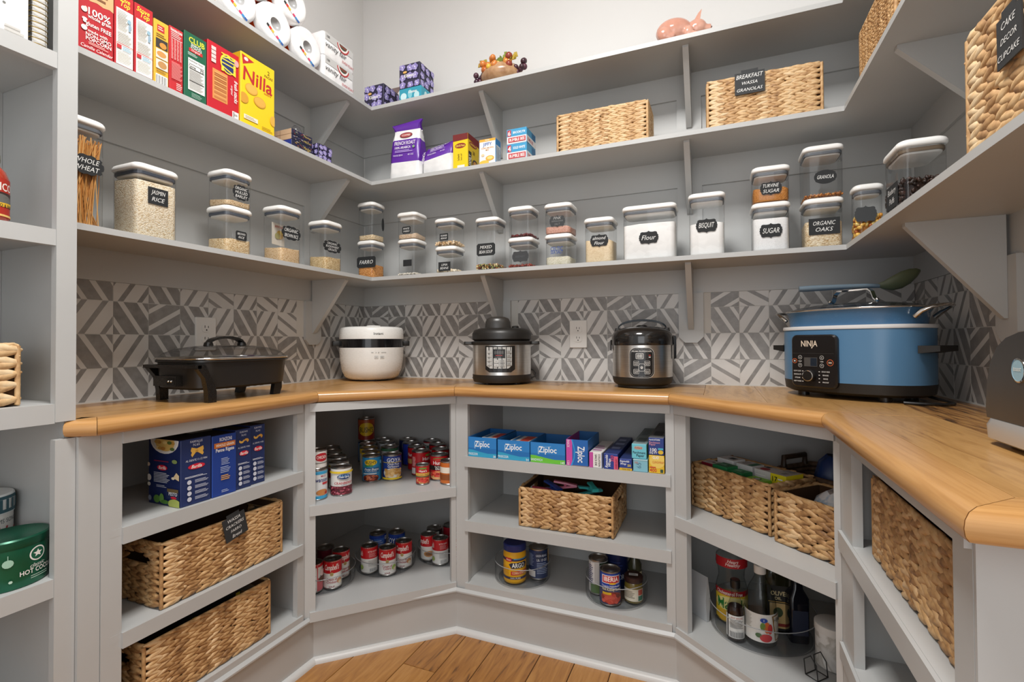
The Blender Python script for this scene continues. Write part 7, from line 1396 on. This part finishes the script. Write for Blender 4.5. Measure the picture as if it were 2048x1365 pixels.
turntable('clear turntable of soup cans at the right of the corner cabinet', -1.060, 1.815, zb_, RT_, 0.056)
def camp(flav, fc, off=0.55): return [('r', 0, 0.57, 1, 1, 'C0141E'), ('t', off, 0.76, 0.2, "Campbell's", 'F4F0EA', 'bi', 0.52), ('c', off, 0.54, 0.0065, 'C8B070', 14), ('c', off, 0.54, 0.005, 'A8905A', 12), ('t', off, 0.36, 0.085, flav[0], 'A83040', 'b', 0.36), ('t', off, 0.26, 0.085, flav[1], 'A83040', 'b', 0.36), ('t', off, 0.10, 0.06, 'SOUP', '9A3A44', 'b', 0.2)]+[('e', off+0.27, 0.28, 0.10, 0.10, fc), ('e', off+0.30, 0.22, 0.07, 0.06, 'E8D8B8')]
def camp_side(): return [('r', 0, 0.57, 1, 1, 'C0141E'), ('t', 0.08, 0.74, 0.2, "Campbell's", 'F4F0EA', 'bi', 0.3), ('t', 0.62, 0.84, 0.06, 'BUTTER CHICKEN', 'F0D8D4', 'b', 0.34), ('lines', 0.48, 0.62, 0.78, 0.79, 5, 'E0A0A0', 0.4), ('lines', 0.46, 0.28, 0.8, 0.52, 8, 'B8B6B2', 0.4), ('r', 0.5, 0.08, 0.76, 0.22, 'F4F4F2')]+[('r', 0.51+0.03*i, 0.09, 0.525+0.03*i, 0.21, '3A3A3A') for i in range(8)]+[('e', 0.2, 0.25, 0.08, 0.09, '9AB05A')]
HS, RS = 0.100, 0.0328
def soup(label, x, y, pr, turn=0.0, col='E6E4DF'): can(label, x, y, zt_, HS, RS, col, pr, turn, 'soup cans', 'soup_can', True, top=TIND)
soup('soup can reading cream of chicken, front of the left turntable', -1.312, 1.428, camp(('Cream of', 'Chicken'), 'C8906A'), -0.25)
soup('soup can behind the front one on the left turntable', -1.340, 1.502, camp(('Cream of', 'Mushroom'), 'A8784A'), 0.35)
soup('dark red can at the back of the left turntable', -1.412, 1.500, None, 0, '6A1A2A')
soup('soup can with a nutrition panel, partly behind the left post', -1.353, 1.376, [('r', 0, 0.88, 1, 1, 'C0141E'), ('r', 0.62, 0.05, 0.66, 1, 'D05A60'), ('r', 0.66, 0.05, 1, 0.5, 'D06068'), ('r', 0.14, 0.06, 0.62, 0.84, 'ECEAE6'), ('lines', 0.2, 0.1, 0.6, 0.8, 16, '3A3A3A', 0.4), ('e', 0.85, 0.66, 0.13, 0.12, 'E8D8D8'), ('e', 0.8, 0.45, 0.12, 0.1, '5A3A2A')], 0.0)
soup('soup can reading cream of celery, front of the middle turntable', -1.1885, 1.589, camp(('Cream of', 'Celery'), '9AB84A', 0.48), 0.05)
soup('soup can turned to its barcode, left on the middle turntable', -1.2640, 1.5760, camp_side(), 0.0)
soup('soup can at the right of the middle turntable', -1.1655, 1.664, camp(('Cream of', 'Chicken'), 'C88A5A', 0.45), -0.05)
can('blue bean can at the back left of the middle turntable', -1.302, 1.677, zt_, 0.108, 0.0345, '1E3A8A', [('t', 0.15, 0.72, 0.18, 'GOYA', 'F0F0F0', 'b', 0.4), ('r', 0.35, 0.5, 0.75, 0.85, '3A62B0'), ('lines', 0.38, 0.3, 0.72, 0.8, 7, 'A8B8DC'), ('t', 0.92, 0.84, 0.14, 'GOYA', 'F0F0F0', 'b', 0.3), ('e', 0.88, 0.5, 0.1, 0.12, 'D8A050')], 0, ring=True, top=TIND)
can('blue bean can at the back right of the middle turntable', -1.238, 1.718, zt_, 0.108, 0.0345, '1E3A8A', [('t', 0.3, 0.72, 0.2, 'GOYA', 'F0F0F0', 'b', 0.55), ('r', 0.1, 0.52, 0.5, 0.55, 'E8C830'), ('r', 0.58, 0.55, 0.95, 0.85, '4A80C8')], 0, ring=True, top=TIND)
soup('soup can showing a walnut picture, left on the right turntable', -1.111, 1.760, [('r', 0, 0.57, 1, 1, 'C0141E'), ('t', 0.2, 0.76, 0.2, "Campbell's", 'F4F0EA', 'bi', 0.5), ('e', 0.45, 0.28, 0.2, 0.12, 'C89058'), ('e', 0.45, 0.28, 0.14, 0.07, '8A5A30'), ('lines', 0.7, 0.62, 0.85, 0.95, 8, 'E0A0A0')], 0.2)
soup('soup can turned to its barcode, front of the right turntable', -1.044, 1.743, camp_side(), 0.0)
soup('soup can beside the right post of the corner cabinet', -0.990, 1.790, camp(('Cream of', 'Onion'), 'C8A05A', 0.4), 0.2)
soup('dark topped can at the back of the right turntable', -1.125, 1.830, [('r', 0.3, 0.3, 0.7, 0.9, 'C8C8C4')], 0, '2A2A2A')
soup('deep red can at the far back of the right turntable', -1.078, 1.885, None, 0, 'A01C2A')
# back cabinet turntables
turntable('clear turntable with a yellow cornstarch jar', -0.690, 1.752, 0.188, 0.105, 0.070)
turntable('clear turntable with kidney beans and a pickle jar', -0.335, 1.745, 0.188, 0.106, 0.072)
zt2 = 0.1925
t = T('cornstarch_jar', 'yellow plastic jar of corn starch with a blue cap', 'jar', (-0.705, 1.712, zt2+0.0004), camface(-0.705, 1.712)-0.1)
YL = P('E0A818', 0.35); r_ = 0.0425
MB().lathe([(0.036, 0), (r_-0.002, 0.003), (r_, 0.012), (r_, 0.103), (r_-0.003, 0.112), (r_-0.003, 0.1155)], YL, 36).build('body', t, 0.8)
MB().lathe([(r_-0.001, 0.1157), (r_, 0.118), (r_, 0.137), (r_-0.003, 0.141)], P('1E2A6A', 0.4), 36).build('cap', t, 0.6)
Print(r_*PI, 0.12).run([('r', 0.0, 0.70, 1, 0.78, '3A2A4A'), ('r', 0.5, 0.745, 1, 0.78, '4A90B8'), ('r', 0.26, 0.68, 0.44, 0.80, 'B82A2A'), ('t', 0.35, 0.74, 0.05, 'Gluten', 'F0E0D0', 'b', 0.14), ('p', [(0.36, 0.60), (0.44, 0.65), (0.84, 0.67), (0.9, 0.6), (0.84, 0.5), (0.44, 0.48)], '2A2A3A'), ('t', 0.63, 0.575, 0.14, 'ARGO', 'F0F0E8', 'b', 0.36), ('p', [(0.42, 0.40), (0.92, 0.42), (0.92, 0.31), (0.42, 0.28)], 'B83028'), ('t', 0.67, 0.35, 0.075, 'CORN STARCH', 'F0D8A0', 'b', 0.42), ('r', 0, 0.16, 1, 0.23, '2A2A4A'), ('t', 0.55, 0.195, 0.05, '100% PURE', 'E8E0D0', '', 0.4)]+[('e', 0.16+0.06*(i % 4), 0.30+0.055*(i//4), 0.022, 0.02, 'C8901A', 8) for i in range(20)]).build('printed_label', lambda u, v, o: ((r_+o)*math.cos(-PI+u*PI), (r_+o)*math.sin(-PI+u*PI), 0.12*v), t, strip=0.05)
can('blue nutrition labelled can beside the cornstarch jar', -0.633, 1.772, zt2, 0.112, 0.0365, '2A3A64', [('lines', 0.05, 0.45, 0.36, 0.85, 12, '8A98B8'), ('r', 0.1, 0.1, 0.4, 0.3, 'D8D8D8'), ('r', 0.42, 0.65, 0.82, 0.9, '22304E'), ('t', 0.6, 0.80, 0.07, 'GREEN BEANS', 'C8D0E0', 'b', 0.36), ('t', 0.62, 0.66, 0.08, 'LB. 13 OZ', 'E0E4EC', 'b', 0.34), ('lines', 0.45, 0.2, 0.85, 0.58, 7, '9AA8C8'), ('r', 0.86, 0.55, 1, 0.95, 'C8A050')], 0.0)
can('kidney bean can with a blue top and red emblem', -0.345, 1.690, zt2, 0.112, 0.0352, '1E3E9A', [('r', 0.2, 0.66, 0.8, 0.90, 'E8E4E0'), ('r', 0.225, 0.68, 0.775, 0.88, 'B82028'), ('t', 0.5, 0.79, 0.14, 'IBERIA', 'F4F0EC', 'b', 0.46), ('e', 0.55, 0.665, 0.12, 0.025, 'E0B830'), ('t', 0.5, 0.575, 0.06, 'Organic Habichuelas', 'D8DCE8', 'b', 0.6), ('r', 0, 0.05, 1, 0.53, '2A3460'), ('t', 0.52, 0.48, 0.08, 'Red Kidney Beans', 'E0D8B0', 'b', 0.6)]+food(0.52, 0.24, 0.36, 0.18, ['8A2A20', 'B84034', 'C8564A', '6A1A14'], 36, 0.3)+[('r', 0.24, 0.34, 0.5, 0.41, 'E0B830')], 0.1)
can('plain sided can with a green stripe behind the kidney beans', -0.398, 1.747, zt2, 0.118, 0.0342, 'C8C8C6', [('r', 0.2, 0.1, 0.34, 0.92, 'E8E8E8'), ('lines', 0.05, 0.3, 0.3, 0.85, 10, '4A4A7A'), ('r', 0.5, 0.1, 0.9, 0.94, '2A3A2A'), ('r', 0.55, 0.6, 0.8, 0.9, '5A9A4A'), ('r', 0.2, 0.05, 0.5, 0.3, '4A6A3A')], 0.1)
t = T('pickle_jar', 'small glass jar with a brown lid and a cream label', 'jar', (-0.272, 1.726, zt2+0.0004), camface(-0.272, 1.726)); r_ = 0.031
MB().lathe([(0.026, 0), (r_, 0.004), (r_, 0.058), (0.027, 0.068)], P('7A6A2A', 0.12, coat=0.6), 28).build('filled_glass', t, 0.9)
MB().lathe([(r_, 0.0682), (r_+0.001, 0.07), (r_+0.001, 0.084), (r_-0.002, 0.087)], P('3A221E', 0.35), 28).build('cap', t, 0.6)
Print(0.06, 0.06).run([('r', 0.25, 0.35, 0.75, 0.62, 'E8E8E6'), ('lines', 0.3, 0.4, 0.7, 0.58, 2, '6A6A68')]).build('price_sticker', lambda u, v, o: ((u-0.5)*0.06, (v-0.5)*0.06, 0.0872+o), t)
Print(r_*PI, 1.0).run([('r', 0.08, 0.010, 0.92, 0.050, 'DAD2BE'), ('r', 0.66, 0.03, 0.86, 0.048, 'B8503A'), ('r', 0.66, 0.012, 0.86, 0.028, '2A6A50'), ('lines', 0.14, 0.02, 0.56, 0.044, 5, '8A8474')]).build('label', (lambda r_: (lambda u, v, o: ((r_+o)*math.cos(-PI+u*PI), (r_+o)*math.sin(-PI+u*PI), v)))(r_), t, strip=0.05)
t = T('salt_canister', 'tall dark blue cardboard canister behind the kidney beans', 'container', (-0.343, 1.803, zt2+0.0004), camface(-0.33, 1.8)); r_ = 0.039
MB().lathe([(r_, 0), (r_+0.0008, 0.002), (r_+0.0008, 0.148), (r_-0.002, 0.150)], P('16204E', 0.4), 32).build('tube', t, 0.6)
Print(r_*PI, 0.15).run([('t', 0.72, 0.33, 0.12, 'MORTON', 'D8DCE8', 'b', 0.5), ('lines', 0.3, 0.5, 0.7, 0.7, 3, '2A3A7A')]).build('printed_label', (lambda r_: (lambda u, v, o: ((r_+0.0008+o)*math.cos(-PI+u*PI), (r_+0.0008+o)*math.sin(-PI+u*PI), v*0.15)))(r_), t, strip=0.05)
MB().lathe([(0.012, 0.1502), (0.012, 0.152)], TIN, 14, c=(0.01, -0.012)).build('pour_spout', t, 0.6)
t = T('spice_bottle', 'dark green bottle with a cream band beside the blue canister', 'bottle', (-0.277, 1.787, zt2+0.0004), camface(-0.277, 1.787)); r_ = 0.024
MB().lathe([(r_-0.002, 0), (r_, 0.003), (r_, 0.10), (0.014, 0.12), (0.0125, 0.145)], P('3A3A26', 0.15, coat=0.5), 24).build('glass', t, 0.9)
MB().lathe([(0.0145, 0.1452), (0.0145, 0.166)], P('2A2A28', 0.4), 20).build('cap', t, 0.6)
MB().lathe([(r_+0.0004, 0.045), (r_+0.0004, 0.078)], P('D0C8A8', 0.5), 24, c0=False, c1=False).build('label', t, 0.6)
# right corner turntable with bottles
turntable('large clear turntable of oil and vinegar bottles in the right corner cabinet', 0.120, 1.716, 0.184, 0.150, 0.074)
CLO = clear_mat('bottle_plastic', (0.90, 0.91, 0.90), 0.62, 0.06)
def bottle_print(t, r, zlo, zhi, specs, name='label', tw=0.0):
    return Print(r*PI, zhi-zlo).run(specs).build(name, lambda u, v, o: ((r+o)*math.cos(-PI+u*PI+tw), (r+o)*math.sin(-PI+u*PI+tw), zlo+(zhi-zlo)*v), t, strip=0.05)
t = T('oil_bottle', 'clear corn oil bottle with a yellow cap and corn label', 'bottle', (0.035, 1.742, zt_+0.0004), camface(0.035, 1.742)+0.1)
MB().lathe([(0.040, 0), (0.046, 0.004), (0.047, 0.10), (0.043, 0.118), (0.038, 0.135), (0.040, 0.16), (0.047, 0.180), (0.045, 0.202), (0.026, 0.222), (0.019, 0.227), (0.019, 0.233)], CLO, 32).build('bottle', t, 1.2)
MB().lathe([(0.0445, 0.003), (0.0445, 0.070)], P('D8B86A', 0.1, coat=0.3), 30).build('oil', t, 0.9)
MB().lathe([(0.021, 0.2332), (0.0215, 0.235), (0.0215, 0.254), (0.019, 0.257)], P('E0B020', 0.4), 22).build('cap', t, 0.6)
bottle_print(t, 0.0476, 0.012, 0.105, [('r', 0.08, 0, 0.92, 1, 'E8C838'), ('r', 0.08, 0.82, 0.92, 1, 'A81C24'), ('t', 0.42, 0.90, 0.12, 'Cholesterol Free', 'F0E8E0', 'b', 0.55), ('e', 0.5, 0.55, 0.40, 0.24, 'F0E49A'), ('t', 0.48, 0.54, 0.36, 'Mazola', '1E7A30', 'b', 0.62), ('e', 0.3, 0.14, 0.16, 0.18, 'E0B030'), ('e', 0.58, 0.1, 0.22, 0.1, '6A9A3A')])
bottle_print(t, 0.0478, 0.175, 0.205, [('r', 0.1, 0.0, 0.9, 1, 'B02028'), ('t', 0.5, 0.70, 0.34, 'Heart', 'F0E0DC', 'bi', 0.4), ('t', 0.5, 0.32, 0.34, 'Healthy', 'F0E0DC', 'bi', 0.5)], 'neck_label')
t = T('sauce_bottle', 'small dark soy sauce bottle with a black cap', 'bottle', (0.043, 1.629, zt_+0.0004), camface(0.04, 1.625)-0.1)
MB().lathe([(0.021, 0), (0.0245, 0.003), (0.0245, 0.086), (0.018, 0.105), (0.0115, 0.128), (0.011, 0.150)], CLO, 26).build('bottle', t, 1.2)
MB().lathe([(0.0225, 0.003), (0.0225, 0.083), (0.019, 0.096)], P('2A120C', 0.1), 24).build('sauce', t, 0.9)
MB().lathe([(0.0135, 0.1502), (0.0138, 0.153), (0.0138, 0.172), (0.012, 0.174)], BLACK, 20).build('cap', t, 0.6)
bottle_print(t, 0.025, 0.010, 0.076, [('r', 0.0, 0, 0.2, 1, 'D8D8D4'), ('r', 0.26, 0, 0.92, 1, 'DCDCD8'), ('t', 0.58, 0.90, 0.07, 'SOY SAUCE', 'A83028', 'b', 0.5), ('lines', 0.34, 0.45, 0.84, 0.84, 8, '6A6A6A', 0.4), ('r', 0.32, 0.05, 0.86, 0.3, 'C8C8C6')]+[('r', 0.34+0.05*i, 0.06, 0.36+0.05*i, 0.29, '3A3A3A') for i in range(10)])
t = T('vinegar_bottle', 'clear round shouldered vinegar bottle with a white cap', 'bottle', (0.111, 1.641, zt_+0.0004), camface(0.108, 1.64))
MB().lathe([(0.036, 0), (0.0425, 0.004), (0.043, 0.10), (0.041, 0.125), (0.033, 0.155), (0.021, 0.178), (0.0145, 0.192), (0.0145, 0.20)], CLO, 32).build('bottle', t, 1.2)
MB().lathe([(0.0162, 0.2002), (0.0165, 0.203), (0.0165, 0.222), (0.0145, 0.224)], P('DEDCD8', 0.45), 22).build('cap', t, 0.6)
bottle_print(t, 0.0436, 0.018, 0.098, [('r', 0.06, 0, 1, 1, 'E6E4DE'), ('lines', 0.1, 0.45, 0.34, 0.95, 12, 'A8A49A', 0.4), ('e', 0.56, 0.80, 0.07, 0.08, '2A4AA0'), ('t', 0.56, 0.80, 0.08, '1', 'F0F0F0', 'b'), ('e', 0.62, 0.55, 0.06, 0.2, 'D86A30'), ('e', 0.54, 0.58, 0.05, 0.14, '6A8A3A'), ('e', 0.68, 0.5, 0.05, 0.18, 'C83A3A'), ('e', 0.6, 0.18, 0.12, 0.14, 'C82A30'), ('e', 0.46, 0.25, 0.06, 0.08, '4A6A3A'), ('p', [(0.72, 0.95), (1, 1), (1, 0.1), (0.8, 0.05)], '8A6A3A'), ('p', [(0.75, 0.92), (1, 0.96), (1, 0.14), (0.82, 0.1)], 'E4E0D6'), ('t', 0.88, 0.80, 0.14, 'HEINZ', '1A1A1A', 'b', 0.22), ('t', 0.9, 0.30, 0.14, 'VINEGAR', '2A4A3A', 'b', 0.2)])
t = T('oil_bottle', 'tall bottle with black and gold label behind the vinegar', 'bottle', (0.160, 1.735, zt_+0.0004), 0.1)
MB().loft([rr(0.062, 0.062, 0.012, 0), rr(0.066, 0.066, 0.014, 0.004), rr(0.066, 0.066, 0.014, 0.17), rr(0.05, 0.05, 0.014, 0.20), rr(0.03, 0.03, 0.012, 0.215), rr(0.028, 0.028, 0.012, 0.24)], clear_mat('green_glass', (0.55, 0.52, 0.38), 0.6)).build('bottle', t, 1.0)
MB().loft([rr(0.03, 0.03, 0.01, 0.2402), rr(0.03, 0.03, 0.01, 0.26)], BLACKM).build('cap', t, 0.6)
Print(0.066, 0.15).run([('r', 0.05, 0.05, 0.95, 0.95, '1A1816'), ('r', 0.15, 0.10, 0.9, 0.60, 'C8A870'), ('r', 0.1, 0.62, 0.93, 0.635, 'C8A050'), ('t', 0.5, 0.80, 0.09, 'OLIVE', 'E0D0A0', 'b', 0.6), ('t', 0.5, 0.70, 0.06, 'OIL', 'E0D0A0', 'b'), ('e', 0.5, 0.42, 0.2, 0.1, '3A4A2A'), ('e', 0.4, 0.3, 0.12, 0.06, '2A2A20'), ('r', 0.15, 0.14, 0.9, 0.2, '8A2A20')]).build('label', face_fn('front', 0.066, 0.0664, 0.15), t)
t = T('vinegar_bottle', 'black square balsamic bottle at the right of the turntable', 'bottle', (0.212, 1.690, zt_+0.0004), 0.2)
MB().loft([rr(0.05, 0.05, 0.008, 0), rr(0.053, 0.053, 0.01, 0.003), rr(0.053, 0.053, 0.01, 0.13), rr(0.03, 0.03, 0.01, 0.152), rr(0.026, 0.026, 0.01, 0.185)], P('0E0F18', 0.1), ).build('bottle', t, 0.9)
MB().loft([rr(0.028, 0.028, 0.008, 0.1852), rr(0.028, 0.028, 0.008, 0.205)], BLACKM).build('cap', t, 0.6)
Print(0.053, 0.12).run([('r', 0.1, 0.2, 0.9, 0.8, '20263A')]).build('label', face_fn('front', 0.053, 0.0534, 0.12), t)
# foil pouch leaning left of the oil
t = T('flat_pouch', 'pale flat pouch leaning on the left side of the turntable', 'pouch', (-0.068, 1.726, 0.1845), -0.75)
o = MB().loft([[(x, y*0.12, z) for x, y, z in ((-0.045, -0.04, 0), (0.045, -0.04, 0), (0.045, 0.04, 0), (-0.045, 0.04, 0))], [(x, y*0.2, 0.07) for x, y in ((-0.046, -0.05), (0.046, -0.05), (0.046, 0.05), (-0.046, 0.05))], [(x, y*0.02, 0.14) for x, y in ((-0.045, -0.04), (0.045, -0.04), (0.045, 0.04), (-0.045, 0.04))]], P('B8BABC', 0.3)).build('pouch', t, 0.5)
# marbled jar with a wire holder, behind the right post
t = T('marbled_jar', 'white and grey marbled lidded jar behind the right post', 'jar', (0.288, 1.600, 0.1844), camface(0.288, 1.60))
MB().lathe([(0.040, 0), (0.044, 0.003), (0.044, 0.094)], noise_mat('marbled_ceramic', ((0.4, 'D8D6D2'), (0.52, 'B8B4AC'), (0.58, 'E4E2DE')), nscale=9, rough=0.3, distort=2.5), 32).build('body', t, 0.7)
MB().lathe([(0.0455, 0.0942), (0.046, 0.096), (0.046, 0.114), (0.043, 0.116)], P('E0DEDA', 0.35), 32).build('lid', t, 0.6)
t = T('wire_holder', 'small black wire holder in front of the marbled jar', 'holder', (0.245, 1.520, 0.1844), -0.75)
b = MB()
for y in (-0.02, 0.02): b.tube([(-0.03, y, 0.002), (-0.034, y, 0.04), (-0.015, y, 0.058), (0.0, y, 0.04), (0.004, y, 0.002)], 0.0015, BLACK, 6)
b.tube([(-0.03, -0.02, 0.002), (0.004, -0.02, 0.002), (0.004, 0.02, 0.002), (-0.03, 0.02, 0.002)], 0.0015, BLACK, 6, closed=True)
b.build('wire_frame', t, 1.2)
t = T('teal_bottle', 'slim teal bottle at the back of the right corner cabinet', 'bottle', (0.345, 1.72, 0.1844), 0)
MB().lathe([(0.02, 0), (0.022, 0.003), (0.022, 0.16), (0.012, 0.18), (0.012, 0.2)], P('2A8AA8', 0.3), 20).build('bottle', t, 0.9)
MB().lathe([(0.014, 0.2002), (0.014, 0.215)], P('E8E8E6', 0.4), 16).build('cap', t, 0.6)
